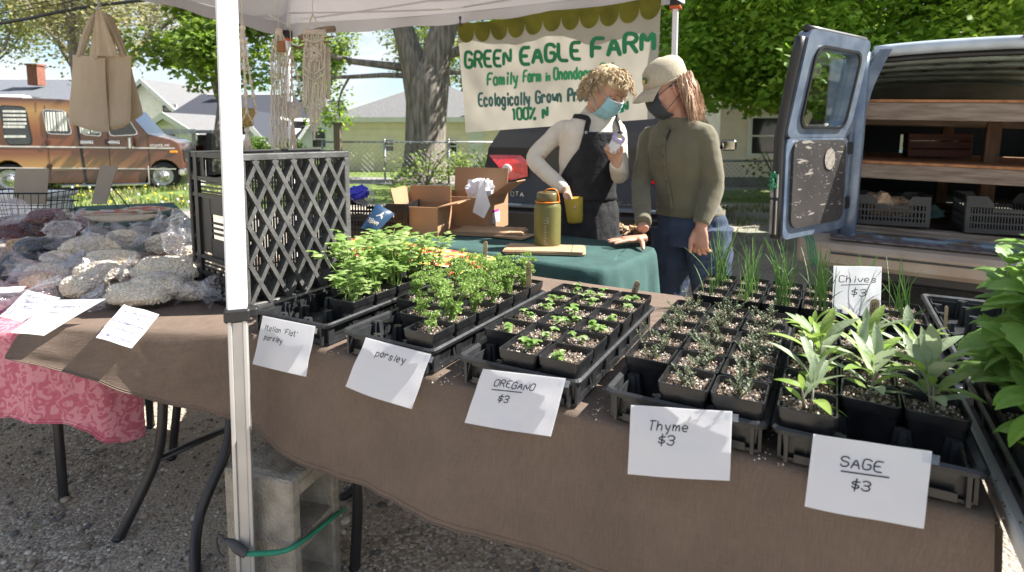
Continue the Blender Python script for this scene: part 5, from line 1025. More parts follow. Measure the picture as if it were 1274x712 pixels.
def p_thyme(seed):
    rr = random.Random(seed); mb = MB()
    for k in range(rr.choice((6, 7, 9))):
        a = rr.uniform(0, 6.3); hh = rr.uniform(.018, .058); sp = rr.uniform(.2, 1.1); b = V((rr.uniform(-.012, .012), rr.uniform(-.012, .012), .07)); pts = [b]
        for i in range(5): pts.append(pts[-1] + V((cos(a) * sp + rr.uniform(-.4, .4), sin(a) * sp + rr.uniform(-.4, .4), 1 + rr.uniform(-.2, .2))) * hh / 5)
        mb.cur = 0; mb.tube(pts, .0007, 3, cap=False)
        for i, p in enumerate(pts[1:]):
            for q in (p, p - (p - pts[i]) * .5):
                aa = rr.uniform(0, 6.3)
                for j in range(3): d = V((cos(aa + j * 2.1), sin(aa + j * 2.1), .5)); mb.cur = rr.choice((1, 1, 2)); L_ = rr.uniform(.0055, .009); sd = d.cross(V((0, 0, 1))).normalized() * L_ * .3; mb.add([q, q + d * L_ * .5 - sd, q + d * L_, q + d * L_ * .5 + sd], [(0, 1, 2, 3)])
    mb.cur = 0; return mb.mesh('foliage', [m_tst, lt1, lt2])
ls1 = leafmat('sage_leaf', (.22, .35, .06), (.36, .47, .12), .42, vs=30, rnd=.18); ls2 = leafmat('sage_leaf_silver', (.24, .32, .17), (.34, .41, .26), .35, vs=30, rnd=.15); m_sst = mat('sage_stem', (.16, .12, .13), rough=.7, col2=(.24, .26, .16))
def sage_leaf(i, L_, w_, bend):
    mb = MB(); leafstrip(mb, V((0, 0, 0)), V((0, 1, 0)), V((0, 0, 1)), L_, w_, bend=bend, n=8, fold=.28, prof=[.10, .16, .62, .92, 1, .95, .78, .45, .03]); return mb.mesh('leaf', ls1 if i % 3 else ls2)
SAGE = [sage_leaf(i, rL * 1.05, rL * .245, b) for i, (rL, b) in enumerate([(.085, .3), (.1, .6), (.075, .9), (.11, .45), (.06, .5), (.09, 1.0)])]
for me in SAGE: me.polygons.foreach_set('use_smooth', [True] * len(me.polygons))
def place_leaf(me, par, b, az, el, roll=0., sc=1.):
    o = link('leaf', me, par); o.location = b; o.rotation_euler = Matrix.Rotation(az - pi / 2, 3, 'Z').to_4x4().to_3x3().__matmul__(Matrix.Rotation(el, 3, 'X')).__matmul__(Matrix.Rotation(roll, 3, 'Y')).to_euler(); o.scale = (sc,) * 3; return o
lb1 = leafmat('mint_leaf', (.17, .32, .06), (.27, .42, .11), .45, vs=25, rnd=.15); lb2 = leafmat('basil_leaf', (.16, .34, .04), (.26, .44, .08), .45, vs=25, rnd=.15)
def basil_leaf(i, L_, w_, bend, serr):
    mb = MB(); n = 10; d = V((0, 1, 0)); sd = V((1, 0, 0)); vs = []; q = V((0, 0, 0)); ang = 0.
    for k in range(n + 1):
        f = k / n; ww = w_ / 2 * (sin(pi * f ** .8) ** .75 if 0 < f < 1 else .04) * (1 + (serr * (1 if k % 2 else -1))); up = V((0, -sin(ang), cos(ang)))
        vs += [q - sd * ww + up * ww * .22, q - sd * ww * .5 + up * ww * .22, q.copy(), q + sd * ww * .5 + up * ww * .22, q + sd * ww + up * ww * .22]; ang -= bend / n; q = q + V((0, cos(ang), sin(ang))) * L_ / n
    mb.add(vs, [(k * 5 + j, k * 5 + j + 1, k * 5 + 6 + j, k * 5 + 5 + j) for k in range(n) for j in range(4)]); return mb.mesh('leaf', lb1 if serr else lb2)
MINT = [basil_leaf(i, L_, L_ * .62, b, .10) for i, (L_, b) in enumerate([(.085, .6), (.105, .9), (.065, .4)])]; BASIL = [basil_leaf(i, L_, L_ * .55, b, 0) for i, (L_, b) in enumerate([(.09, .8), (.11, 1.1), (.06, .5)])]
for me in MINT + BASIL: me.polygons.foreach_set('use_smooth', [True] * len(me.polygons))
lc1 = leafmat('chive_blade', (.12, .26, .05), (.20, .34, .09), .3, vs=20)
def p_chive(seed, n=26, h0=.19):
    rr = random.Random(seed); mb = MB()
    for k in range(n):
        a = rr.uniform(0, 6.3); hh = h0 * rr.uniform(.45, 1.1); sp = rr.uniform(.03, .38) * (1 if rr.random() < .85 else 2.2); b = V((rr.gauss(0, .009), rr.gauss(0, .009), .07)); pts = [b + V((cos(a) * sp * f ** 1.6, sin(a) * sp * f ** 1.6, f * (1 - .25 * sp * f))) * hh for f in (0, .3, .6, .85, 1)]; mb.tube(pts, [.0013, .0012, .001, .0008, .0003], 4, cap=False)
    return mb.mesh('foliage', lc1)
FOL = {'flat': [p_flat(i) for i in range(7)], 'curly': [p_curly(i + 20) for i in range(6)], 'small': [p_curly(i + 40, .055, 6) for i in range(3)], 'oregano': [p_oregano(i + 60) for i in range(9)], 'thyme': [p_thyme(i + 80) for i in range(8)],
       'chives': [p_chive(1, 30, .175), p_chive(2, 9, .15), p_chive(3, 13, .16), p_chive(4, 12, .15), p_chive(5, 6, .11)]}
prr = random.Random(77)
def pot(kind, label, tray, col, row, gidx, lift=.010, cat='potted plant', group=None):
    t = thing('potted_' + {'flat': 'parsley', 'curly': 'parsley', 'small': 'parsley'}.get(kind, kind), label, cat, (0, 0, 0), 0, group)
    M = wmat(tray) @ V((.0045 + PW * (col + .5), .008 + PL * (row + .5), lift)); t.location = M; t.rotation_euler = (prr.uniform(-.015, .015), prr.uniform(-.015, .015), tray.rotation_euler.z + prr.uniform(-.04, .04))
    link('pot', POT, t); link('soil', SOILS[gidx % 3], t).rotation_euler = (0, 0, gidx * pi / 2)
    if kind in FOL:
        fo = link('foliage', FOL[kind][gidx % len(FOL[kind])], t); fo.rotation_euler = (0, 0, prr.uniform(0, 6.3)); q = prr.uniform(.88, 1.12); fo.scale = (q, q, q); fo.location.z = .07 * (1 - q)
    return t
g = 0
SK = [{(0, 0), (1, 0), (2, 0), (0, 1), (1, 1), (0, 2)}, {(0, 0), (1, 0), (0, 1)}, {(0, 0)}, {(0, 0)}, {(1, 0), (2, 0)}]
KN = ['Italian flat parsley', 'curly parsley', 'oregano seedling', 'wiry dark thyme', 'sage']
for ti in range(4):
    for row in range(6):
        for col in range(3):
            if (col, row) in SK[ti]: continue
            g += 1; kind = ['flat', 'curly', 'oregano', 'thyme'][ti]
            if ti == 1 and row < 2 and col < 3 and (col + row) % 2 == 0: kind = 'small'
            pot(kind, '%s pot, %s row, %s column of the %s tray' % (KN[ti], ROWN[row], COLN[col], ['leftmost parsley', 'second parsley', 'oregano', 'thyme'][ti]), trays[ti], col, row, g, group='pots of %s in their tray' % KN[ti])
def sage_pot(col, row, big, seed):
    t = pot('sage', '%s sage pot, %s row, %s column of the sage tray' % ('large leaved' if big > .8 else 'small leaved', ROWN[row], COLN[col]), trays[4], col, row, seed, group='sage pots in the sage tray')
    rr = random.Random(seed * 7 + 1); mb = MB(); h = .065 * big; tips = []
    for k in range(2):
        a = rr.uniform(0, 6.3); p0 = V((rr.uniform(-.006, .006), rr.uniform(-.006, .006), .07)); p1 = p0 + V((cos(a) * .014, sin(a) * .014, h)); mb.tube([p0, lerp(p0, p1, .5), p1], [.0028, .0024, .0016], 6); tips.append((p0, p1))
    mb.build('stem', m_sst, t, smooth=True)
    n = int(13 * big) + 2
    for k in range(n):
        p0, p1 = tips[k % 2]; f = (k + 1) / n; az = k * 2.4 + rr.uniform(-.3, .3); el = lerp(.40, 1.45, f) + rr.uniform(-.15, .15); place_leaf(SAGE[rr.randrange(6)], t, lerp(p0, p1, .15 + .85 * f), az, el, rr.uniform(-.3, .3), (.62 + .35 * sin(pi * min(.8, f))) * (.66 + .38 * big))
for i, (c_, r_, b_) in enumerate([(0, 0, .6), (0, 1, .55), (1, 1, 1.05), (2, 1, 1.1), (0, 2, .95), (1, 2, .8), (2, 2, .8), (0, 3, .7), (1, 3, .9), (2, 3, .6), (0, 4, .6), (1, 4, .55), (2, 4, .6)]): sage_pot(c_, r_, b_, i + 1)
# chives tray behind: two rows
chv2.location = T(1.06, .93, TZ + .002); chv2.rotation_euler = (0, 0, -AL - pi / 2); chv.location = T(.93 + .74, .93, TZ + .002) ; 
tag(chv, 'black tray of chives lying crosswise behind the sage tray'); chv.location = T(1.065 + .0, .93, TZ + .002); chv2.location = T(1.68, .93, TZ + .002); chv2.location = T(.62, .955, TZ + .002)
tag(chv2, 'black tray behind the oregano and thyme trays, mostly hidden')
for r_ in range(6):
    for c_ in range(3):
        if c_ == 0 and r_ > 4: continue
        g += 1; kd = 'chives'; t = pot('chives', 'chives pot, %s from the left, %s row of the crosswise tray' % (['first', 'second', 'third', 'fourth', 'fifth', 'sixth'][r_], ['back', 'middle', 'front'][c_]), chv, c_, r_, [0, 2, 1, 3, 4, 2][(r_ + c_ * 2) % 6] , group='chives pots in the crosswise tray')
COL.objects.unlink(chv2); 
for o in [x for x in bpy.data.objects if x.parent == chv2]: bpy.data.objects.remove(o)
bpy.data.objects.remove(chv2)
# basil and mint tray at the right edge
btr = put_tray('black tray of tall basil and mint pots at the right edge', 1.672, -.085); btr2 = put_tray('second black tray at the right edge, behind the basil tray', 1.672, .53)
def herb(label, tray, col, row, leaves, h, nl, seed, lean=(0, 0), sc=1., big=.5):
    t = pot('mint' if leaves is MINT else 'basil', label, tray, col, row, seed); rr = random.Random(seed); mb = MB(); stems = []
    for k in range(nl):
        a = rr.uniform(0, 6.3); top = V((lean[0] + cos(a) * .05, lean[1] + sin(a) * .05, .07 + h * rr.uniform(.7, 1))); p0 = V((cos(a) * .01, sin(a) * .01, .07)); pts = smoothpts([p0, lerp(p0, top, .5) + V((cos(a) * .015, sin(a) * .015, 0)), top], 2); mb.tube(pts, [.0028 * (1 - .6 * i / (len(pts) - 1)) for i in range(len(pts))], 6); stems.append(pts)
    mb.build('stem', m_stem, t, smooth=True)
    for st in stems:
        nn_ = max(4, int(h / .04)); 
        for i in range(nn_):
            f = .22 + .78 * (i + 1) / nn_; p = st[min(len(st) - 1, int(f * (len(st) - 1)))]; a0 = i * pi / 2 + rr.uniform(-.3, .3)
            for j in (0, 1): place_leaf(leaves[rr.randrange(3)], t, p, a0 + j * pi, rr.uniform(-.1, .7) + (.4 if f > .9 else 0), rr.uniform(-.4, .4), sc * rr.uniform(.75, 1.15) * (.75 if f > .9 else 1))
herb('tall basil pot in the front left corner of the right edge tray', btr, 0, 0, BASIL, .08, 2, 3, (.03, .02), .75); herb('basil pot in the front row of the right edge tray, beside the corner pot', btr, 1, 0, BASIL, .16, 3, 5)
herb('bushy basil pot in the second row of the right edge tray', btr, 0, 1, BASIL, .13, 3, 7, (.02, 0), .7); herb('bushy basil pot in the second row middle of the right edge tray', btr, 1, 1, BASIL, .2, 4, 8)
herb('tall serrated mint pot in the third row of the right edge tray', btr, 0, 2, MINT, .35, 6, 11, (.03, 0), .85); herb('tallest serrated mint pot in the third row middle of the right edge tray', btr, 1, 2, MINT, .38, 6, 12, (.03, 0), .85)
herb('mint pot in the fourth row of the right edge tray, next to the sage', btr, 0, 3, MINT, .33, 6, 13, (.02, 0), .8); herb('mint pot in the fourth row middle of the right edge tray', btr, 1, 3, MINT, .38, 5, 14, (.02, 0), .85); herb('mint pot in the fifth row left of the right edge tray', btr, 0, 4, MINT, .26, 4, 15)

# ---------------------------------------------------------------- paper signs
m_paper = mat('white_paper', (.93, .93, .95), rough=.7, var=.015, trans=.5, bump=.06, bs=12); m_ink = mat('marker_ink', (.015, .015, .03), rough=.5); m_ink2 = mat('pen_ink_blue', (.05, .05, .16), rough=.5); m_tape = film('clear_tape', (.9, .9, .92), .35, .2, 20, .2)
def sign(label, tl, tr, bl, br, lines, bend=.006, seed=1, ink=None, th=.0020, name='paper_sign', tape=True, extra=None):
    """paper hung by its top edge: four corners (points), gently bowed; lines = (text, u, v, height) in paper units of metres from the top left"""
    w_, h = (tr - tl).length, (bl - tl).length; X = (tr - tl).normalized(); Yd = (bl - tl).normalized(); N = X.cross(Yd).normalized()
    if N.y > 0: N = -N
    def fn(u, v_, o):   # u right, v up from the top edge (negative down)
        a, b = u / w_, -v_ / h; p = lerp(lerp(tl, tr, a), lerp(bl, br, a), b); q = bend * sin(pi * min(1, max(0, a * .9 + .05))) * b + .004 * noise.noise(V((a * 2.5, b * 2.5, seed))) + .012 * max(0, b - .6) ** 2 * (a - .4)
        return p + N * (q + o)
    t = thing(name, label, 'sign', tuple(fn(w_ / 2, -h / 2, 0))); mb = MB(); n = 16
    mb.grid(lambda a, b: fn(a * w_, -b * h, 0), n, n); mb.grid(lambda a, b: fn((1 - a) * w_, -b * h, -.0004), n, n); mb.build('paper', m_paper, t, smooth=True, world=True)
    mb = MB()
    for i, (s_, u, v_, hh) in enumerate(lines):
        if s_ == '_': line(mb, fn, (u, -v_), (u + hh, -v_ + .002), th, .0009)
        else:
            nat = sum((WID.get(c_, 4.6 if c_.isupper() or c_ in '$03%5' else 4.1) + .9) for c_ in s_) * hh / 6 * 1.05
            if nat > w_ - u - .006: hh *= (w_ - u - .006) / nat
            text(mb, s_, fn, u, -v_, hh, th, slant=.12, seed=seed * 9 + i, jit=.19, width=1.05, rise=0)
    mb.build('lettering', ink or m_ink, t, world=True)
    if tape:
        mb = MB(); mb.grid(lambda a, b: fn(w_ * (.93 + .13 * a), -.004 - .014 * b, .0012 + .002 * a), 4, 2); mb.build('tape', m_tape, t, world=True)
    return t
def sg_at(corners, dep, **k):
    """corners in photo pixels, dep = distance of the top and bottom edge at left and right"""
    return [at_y(px, py, d) for (px, py), d in zip(corners, dep)]
def front_y(px, z=.80, out=.012):   # distance of the tray front line seen at a photo column
    lo, hi = 0., 2.2
    for _ in range(40):
        m_ = (lo + hi) / 2; p = T(m_, -out, z); cx = 637 + F * p.x / (p.y * cos(PITCH) - (p.z - EYE) * sin(PITCH))
        if cx < px: lo = m_
        else: hi = m_
    return T(lo, -out, z).y
def tray_sign(label, c, lines, seed, tilt=.03, **k):
    cs = [at_y(*c[0], front_y(c[0][0])), at_y(*c[1], front_y(c[1][0])), at_y(*c[2], front_y(c[2][0], out=.012 + tilt)), at_y(*c[3], front_y(c[3][0], out=.012 + tilt))]
    return sign(label, *cs, lines, seed=seed, **k)
tray_sign("white paper sign reading Italian 'Flat' parsley, leftmost on the trays", [(327, 393), (392, 406), (315, 453), (381, 469)], [("Italian 'Flat'", .018, .036, .0135), ('parsley', .024, .060, .0135)], 1)
tray_sign('white paper sign reading parsley on the second tray', [(455, 420), (536, 441), (430, 481), (513, 509)], [('parsley', .050, .036, .016)], 2, bend=.01)
tray_sign('white paper sign reading OREGANO $3', [(601, 459), (704, 471), (578, 526), (686, 543)], [('OREGANO', .040, .034, .0145), ('_', .038, .042, .072), ('$3', .060, .066, .0145)], 3)
tray_sign('white paper sign reading Thyme $3', [(785, 504), (911, 512), (781, 590), (908, 598)], [('Thyme', .036, .042, .0165), ('$3', .056, .067, .0165)], 4)
tray_sign('white paper sign reading SAGE $3', [(1012, 540), (1160, 562), (1001, 630), (1149, 657)], [('SAGE', .042, .042, .0155), ('_', .044, .050, .064), ('$3', .060, .074, .0145)], 5)
cp = [at_y(1037, 331, 1.50), at_y(1097, 332, 1.44), at_y(1035, 399, 1.50), at_y(1095, 396, 1.44)]
sign('white paper sign reading Chives $3 standing among the chives', *cp, [('Chives', .013, .045, .021), ('_', .018, .052, .062), ('$3', .042, .082, .019)], bend=.002, seed=6, tape=False, extra=1)
# papers on the left table: lie over the edge and hang
LP_ = [('white price sheet reading BEANS and Popcorn ALL ORGANIC at the left table edge', [(34, 361), (76, 371), (-1, 394), (27, 401)], [('BEANS and', .02, .030, .014), ('Popcorn', .03, .050, .012), ('_', .015, .056, .07), ('ALL ORGANIC', .01, .082, .013), ('$ 3.50 or 3 for 10', .0, .115, .012), ('_', 0, .121, .09)], 7),
       ('blank bright white sheet overlapping the beans price sheet', [(70, 373), (132, 372), (13, 414), (55, 418)], [('Navy', .02, .035, .011), ('Black 5', .06, .035, .010), ('Pinto', .035, .06, .010)], 8),
       ('white sheet of small writing reading Certified Organic from, nearest the tent pole', [(154, 379), (198, 391), (119, 420), (164, 434)], [('Certified Organic', .012, .026, .012), ('from', .05, .046, .012), ('Swilley Organic Farms', .006, .068, .012), ('Eaton Rapids MI', .01, .094, .011), ('Old Beans, Popcorn', .0, .125, .010)], 9),
       ('narrow strip of white paper at the far left table edge', [(-30, 358), (33, 356), (-32, 367), (25, 365)], [('ET 250', .05, .03, .02)], 10)]
for l, c, ln_, sd_ in LP_:
    dt, db = (1.68, 1.62) if sd_ != 10 else (1.76, 1.72)
    if sd_ == 8: dt, db = 1.66, 1.595
    if sd_ == 9: dt, db = 1.64, 1.555
    sc_ = (at_y(*c[2], db) - at_y(*c[0], dt)).length / .14; ln_ = [(a_, b_ * sc_, v2 * sc_, h2 * sc_) for a_, b_, v2, h2 in ln_]
    sign(l, at_y(*c[0], dt), at_y(*c[1], dt), at_y(*c[2], db), at_y(*c[3], db), ln_, seed=sd_, ink=m_ink2, th=.0013, tape=False, bend=.004)
# ---------------------------------------------------------------- wooden tags
m_tagw = mat('tag_wood', (.46, .34, .20), rough=.7, var=.12, vs=20, stretch=(4, 4, .4))
def stick(label, top, Y, h, tilt, word, w_=.017, m=None):
    p = at_y(*top, Y); t = thing('plant_tag', label, 'plant tag', (p.x, p.y, p.z - h), -AL * .6); mb = MB(); a = w_ / 2; outl = [(-a, 0), (a, 0)] + [(a * cos(q), h - a + a * sin(q)) for q in [pi * i / 8 for i in range(9)]]
    Rm = Matrix.Rotation(tilt, 3, 'Y'); top_ = Rm @ V((0, 0, h)); sh = V((-top_.x, 0, 0))
    mb.prism(outl, sh, Rm @ V((1, 0, 0)), Rm @ V((0, 0, 1)), (0, .0016, 0)); mb.build('stick', m or m_tagw, t)
    if word:
        mb = MB(); k = .0095; text(mb, word, lambda u, v_, o: sh + Rm @ V((-a * .55 + v_, -o, h - .010 - u)), 0, 0, k, .0012, adv=.95, jit=.05, sm=1, off=.0006)
        # written down the stick
        mb.build('lettering', m_ink, t)
stick('wooden tag reading Curly standing in the parsley tray', (658, 326), 1.72, .12, .02, 'Curly')
stick('slim pale wooden tag reading Oregano, the left of the two in the oregano tray', (721, 351), 1.74, .10, .0, 'Oregano', .011, mat('tag_pale', (.55, .48, .38), var=.1))
stick('leaning wooden tag reading Oregano, the right of the two in the oregano tray', (794, 348), 1.72, .11, .28, 'Oregano', .018)
stick('blank round topped wooden tag between the thyme and chives pots', (922, 366), 1.62, .10, -.06, '', .017); stick('short thin wooden tag among the chives left of the Chives sign', (978, 379), 1.62, .07, 0, '', .010)
stick('wooden tag reading Sage standing behind the middle sage plant', (1089, 372), 1.33, .13, .02, 'Sage', .020); stick('short wooden tag just left of the Chives sign', (1038, 387), 1.42, .08, .05, '', .011); stick('thin wooden tag behind the right sage plant', (1178, 381), 1.45, .08, 0, '', .008)
stick('wooden tag hidden among the flat parsley stems', (604, 300), 1.92, .10, .05, '', .014)
mb = MB(); rr = random.Random(4)
for i in range(4): p = T(1.19, -.02, .70) + V((rr.uniform(-.006, .006), 0, 0)); mb.tube([at_y(876 + i, 585, 1.03), at_y(877 + i, 612, 1.0), at_y(880 + i * 3, 628 + i * 5, .99), at_y(884 + i * 2, 640 + i * 5, .99)], .0013, 4)
pass
tag(mb.build('loose_sprig', m_stem), 'thin green sprig hanging below the Thyme sign over the brown cloth', 'sprig')

# ---------------------------------------------------------------- big black crate on its side
def big_crate():
    c0 = at_z(303, 389, TZ + .003); c1 = at_z(437, 357, TZ + .003); e1 = (c1 - c0); e1.z = 0; Wd = e1.length; e1.normalize(); e2 = V((-e1.y, e1.x, 0)); H = at_y(303, 192, c0.y).z - TZ - .003
    cl = at_z(247, 390, TZ); 
    Dp = .30
    t = thing('plastic_crate', 'large black harvest crate standing on its side, lattice base facing right', 'crate', tuple(c0), math.atan2(e1.y, e1.x)); m = m_ck
    mb_m = mat('crate_sunlit_grey', (.055, .055, .055), rough=.5, col2=(.11, .11, .105), vs=9, bump=.3, bs=60)  # black plastic lightened to grey: sunlight on the lattice side put into the colour
    # local: x along lattice face, y depth to the left/back, z up. lattice face at y=0
    mb = MB(); f = .022
    for z in (f / 2, H - f / 2): mb.box((Wd / 2, .004, z), (Wd, .03, f), ch=.003)
    for x in (f / 2, Wd - f / 2): mb.box((x, .004, H / 2), (f, .029, H - 2 * f), ch=.003)
    mb.build('base_frame', mb_m, t)
    def clip(p, q, x0, x1, z0, z1):   # Liang-Barsky
        dx, dz = q[0] - p[0], q[1] - p[1]; t0, t1 = 0., 1.
        for a, b in ((-dx, p[0] - x0), (dx, x1 - p[0]), (-dz, p[1] - z0), (dz, z1 - p[1])):
            if abs(a) < 1e-9:
                if b < 0: return None
            else:
                r_ = b / a
                if a < 0: t0 = max(t0, r_)
                else: t1 = min(t1, r_)
        return None if t0 >= t1 else ((p[0] + dx * t0, p[1] + dz * t0), (p[0] + dx * t1, p[1] + dz * t1))
    dw, dh = (Wd - 2 * f) / 5.5, (H - 2 * f) / 3.6; k = dh / dw; n = 0
    for s_ in (1, -1):
        for i in range(-6, 12):
            x0 = f + dw * i; z0 = f; L_ = H - 2 * f; q = clip((x0 if s_ > 0 else x0, z0), (x0 + s_ * L_ / k, z0 + L_), f, Wd - f, f, H - f)
            if not q: continue
            a, b = V((q[0][0], .002 + .001 * (s_ > 0), q[0][1])), V((q[1][0], .002 + .001 * (s_ > 0), q[1][1])); 
            if (b - a).length < .02: continue
            x = (b - a).normalized(); M = basis(x, (0, 1, 0), x.cross(V((0, 1, 0)))); mb = MB(); mb.box((a + b) / 2 + V((0, .004, 0)), ((b - a).length, .038, .0125), M); mb.build('lattice_rib', mb_m, t)
    mb = MB(); xs = f
    while xs < Wd - f: mb.box((xs, .026, H / 2), (.0046, .005, H - 2 * f)); xs += .0092
    z = f + .01
    while z < H - f: mb.box((Wd / 2, .030, z), (Wd - 2 * f, .005, .004)); z += .05
    mb.build('mesh_grille', mb_m, t)
    # side walls (local: the wall facing the camera is x=0)
    for xw in (0, Wd):
        sx_ = -1 if xw == 0 else 1
        mb = MB()
        for z, hh in ((.008, .016), (.09, .012), (.145, .012), (H - .14, .012), (H - .085, .014), (H - .008, .016)): mb.box((xw + sx_ * .004, Dp / 2 + .02, z), (.012, Dp, hh))
        for y, ww in ((.034, .026), (Dp - .02, .026)): mb.box((xw + sx_ * .005, y, H / 2), (.012, ww, H))
        for z0, z1, y0, y1 in () if xw else ((.15, .33, .05, .10), (.16, H - .15, Dp - .11, Dp - .03), (.15, .21, .10, .2), (H - .20, H - .145, .05, .2), (H - .08, H - .016, .05, .075), (H - .08, H - .016, Dp - .07, Dp - .04)): mb.box((xw, (y0 + y1) / 2, (z0 + z1) / 2), (.006, y1 - y0, z1 - z0))
        mb.build('side_wall', m, t)
        for z0, z1 in ((.016, .085), (H - .135, H - .092), (.10, .14), (.22, H - .22)):
            n = 3 if z1 - z0 < .1 else 6
            for i in range(n): mb = MB(); mb.box((xw, Dp / 2 + .03, z0 + (z1 - z0) * (i + .5) / n), (.005, Dp - .08 if z1 - z0 < .1 else .10, (z1 - z0) / n * .42)); mb.build('slat', m, t)
        for i in range(4): mb = MB(); mb.box((xw + .0005, .10 + i * .045, .06), (.006, .008, .09)); mb.build('slat', m, t)
    for z, nm in ((H - .006, 'top_wall'), (.006, 'bottom_wall')):
        mb = MB()
        for i in range(8): mb.box((Wd * (i + .5) / 8, Dp / 2 + .02, z), (Wd / 8 * .35, Dp - .02, .006))
        for y in (.03, Dp * .35, Dp * .7, Dp): mb.box((Wd / 2, y + .005, z), (Wd, .022, .010))
        mb.build(nm, m, t)
    for x in (Wd * .3, Wd * .75): mb = MB(); mb.box((x, .14, H + .004), (Wd * .33, .05, .010), ch=.003); mb.build('rim_lug', m, t)
    mb = MB()
    for z in (.012, H - .012): mb.box((Wd / 2, Dp + .024, z), (Wd + .02, .018, .03), ch=.003)
    for x in (-.004, Wd + .004): mb.box((x, Dp + .024, H / 2), (.02, .018, H), ch=.003)
    mb.build('open_rim', m, t)
big_crate()

# ---------------------------------------------------------------- bags of beans
m_film = film('bag_film', (.95, .95, .98), .09, .06, 13, .7); m_film_w = film('bag_film_empty', (.95, .95, .99), .20, .12, 18, 1.2)
BCOL = {'white': [(.66, .54, .39), (.82, .70, .52), (.88, .78, .62), (.74, .61, .44)], 'small': [(.64, .55, .41), (.80, .71, .55), (.86, .78, .63), (.72, .62, .46)], 'red': [(.09, .026, .03), (.17, .05, .055), (.22, .075, .08), (.12, .035, .04)],
        'black': [(.015, .018, .026), (.03, .035, .05), (.055, .06, .08), (.02, .025, .035)], 'yellow': [(.30, .16, .06), (.58, .33, .12), (.62, .42, .2), (.5, .26, .08)], 'dark': [(.07, .065, .065), (.14, .13, .13), (.2, .19, .18), (.11, .1, .1)]}
ICO = [(0, 0, -1), (.72, -.53, -.45), (-.28, -.85, -.45), (-.89, 0, -.45), (-.28, .85, -.45), (.72, .53, -.45), (.28, -.85, .45), (-.72, -.53, .45), (-.72, .53, .45), (.28, .85, .45), (.89, 0, .45), (0, 0, 1)]
ICF = [(0, 1, 2), (1, 0, 5), (0, 2, 3), (0, 3, 4), (0, 4, 5), (1, 5, 10), (2, 1, 6), (3, 2, 7), (4, 3, 8), (5, 4, 9), (1, 10, 6), (2, 6, 7), (3, 7, 8), (4, 8, 9), (5, 9, 10), (6, 10, 11), (7, 6, 11), (8, 7, 11), (9, 8, 11), (10, 9, 11)]
def bean_bag(label, kind, px0, px1, y0, y1, z, seed, tail=None, rot=0., fl=None, dep=.6):
    """pixel box of the bag seen in the photo, z = height of the bag's centre above the table"""
    c = at_z((px0 + px1) / 2, (y0 + y1) / 2, TZ + z); s_ = c.y / F; rx = (px1 - px0) / 2 * s_; rzv = (y1 - y0) / 2 * s_ * 1.02; ry = min(rx, max(rzv * 1.2, rx * dep))
    t = thing('bag_of_beans', label, 'bag of beans', (c.x, c.y, TZ + .001), rot, 'clear bags of dried beans on the left table'); sd_ = V((seed * 1.7, seed * .9, seed))
    def surf(grow, wr):
        rings = []; n, m_ = 40, 22
        for i in range(m_ + 1):
            a = -pi / 2 + pi * i / m_; ring = []
            for k in range(n):
                b = 2 * pi * k / n; ca = abs(cos(a)) ** .6; d = V((ca * cos(b), ca * sin(b), sin(a) if sin(a) > 0 else sin(a) * .8)); q = 1 + .17 * noise.noise(d * 1.3 + sd_) + .03 * noise.noise(d * 4 + sd_) + wr * noise.noise(V((b * 5, a * 2.5, seed)))
                ring.append(V((d.x * (rx + grow) * q, d.y * (ry + grow) * q, (c.z - TZ) + d.z * (rzv + grow) * q)))
            rings.append(ring)
        return rings
    mb = MB(); base = surf(-.003, 0); mb.loft(base); rb = random.Random(seed * 5); bs_ = {'white': .0066, 'small': .0046, 'red': .0052, 'black': .0052, 'yellow': .0048, 'dark': .0050}[kind]
    m_, n_ = len(base) - 1, len(base[0]); nb_ = int(3.4 * (rx * ry + rx * rzv * .9) / (bs_ * 1.55) ** 2 * 1.15)
    for q in range(min(nb_, 1300)):
        i = min(m_ - 1, int((.30 + .70 * (1 - rb.random() ** 1.25)) * m_)); k = rb.randrange(n_); fu, fv = rb.random(), rb.random(); a_, b_, c2, d_ = base[i][k], base[i][(k + 1) % n_], base[i + 1][k], base[i + 1][(k + 1) % n_]
        p = lerp(lerp(a_, b_, fu), lerp(c2, d_, fu), fv)
        if p.y > ry * .45: continue
        M = Matrix.Rotation(rb.uniform(0, 6.3), 3, V((rb.gauss(0, 1), rb.gauss(0, 1), rb.gauss(0, 1))).normalized()); mb.cur = rb.choice((1, 1, 2, 3)); sx_ = bs_ * rb.uniform(1.15, 1.5)
        mb.add([p + M @ V((x * sx_, y * bs_, z * bs_ * .8)) for x, y, z in ICO], ICF)
    mb.cur = 0; bc = BCOL[kind]; mb.build('beans', [mat('bean_bed_' + kind, bc[0], rough=.6), mat('bean_a_' + kind, bc[1], rough=.4, var=.1), mat('bean_b_' + kind, bc[2], rough=.4, var=.1), mat('bean_c_' + kind, bc[3], rough=.4, var=.1)], t, smooth=True)
    mb = MB(); mb.loft(surf(.004, .035)); 
    rr = random.Random(seed)
    if tail is None: tail = (rr.choice((-1, 1)) * 1.0, -.3, .0)
    d = V(tail).normalized(); base = V((d.x * rx * .9, d.y * ry * .9, (c.z - TZ) + d.z * rzv * .9)); nr = d.orthogonal().normalized(); bt = d.cross(nr); Lt = V(tail).length * .085; rings = []
    for i, (f, r_) in enumerate([(0, .9), (.25, .55), (.42, .22), (.5, .16), (.62, .4), (.85, .75), (1, .9)]):
        rings.append([base + d * (f * Lt * 1.6) + (nr * cos(2 * pi * k / 16) + bt * sin(2 * pi * k / 16)) * r_ * min(rzv * 1.2, .07) * (1 + .45 * sin(k * 2.4 + i + seed)) for k in range(16)])
    mb.build('plastic_film', m_film, t, smooth=True); mb = MB(); mb.loft(rings, cap=False); mb.build('gathered_neck', m_film_w, t, smooth=True); return t
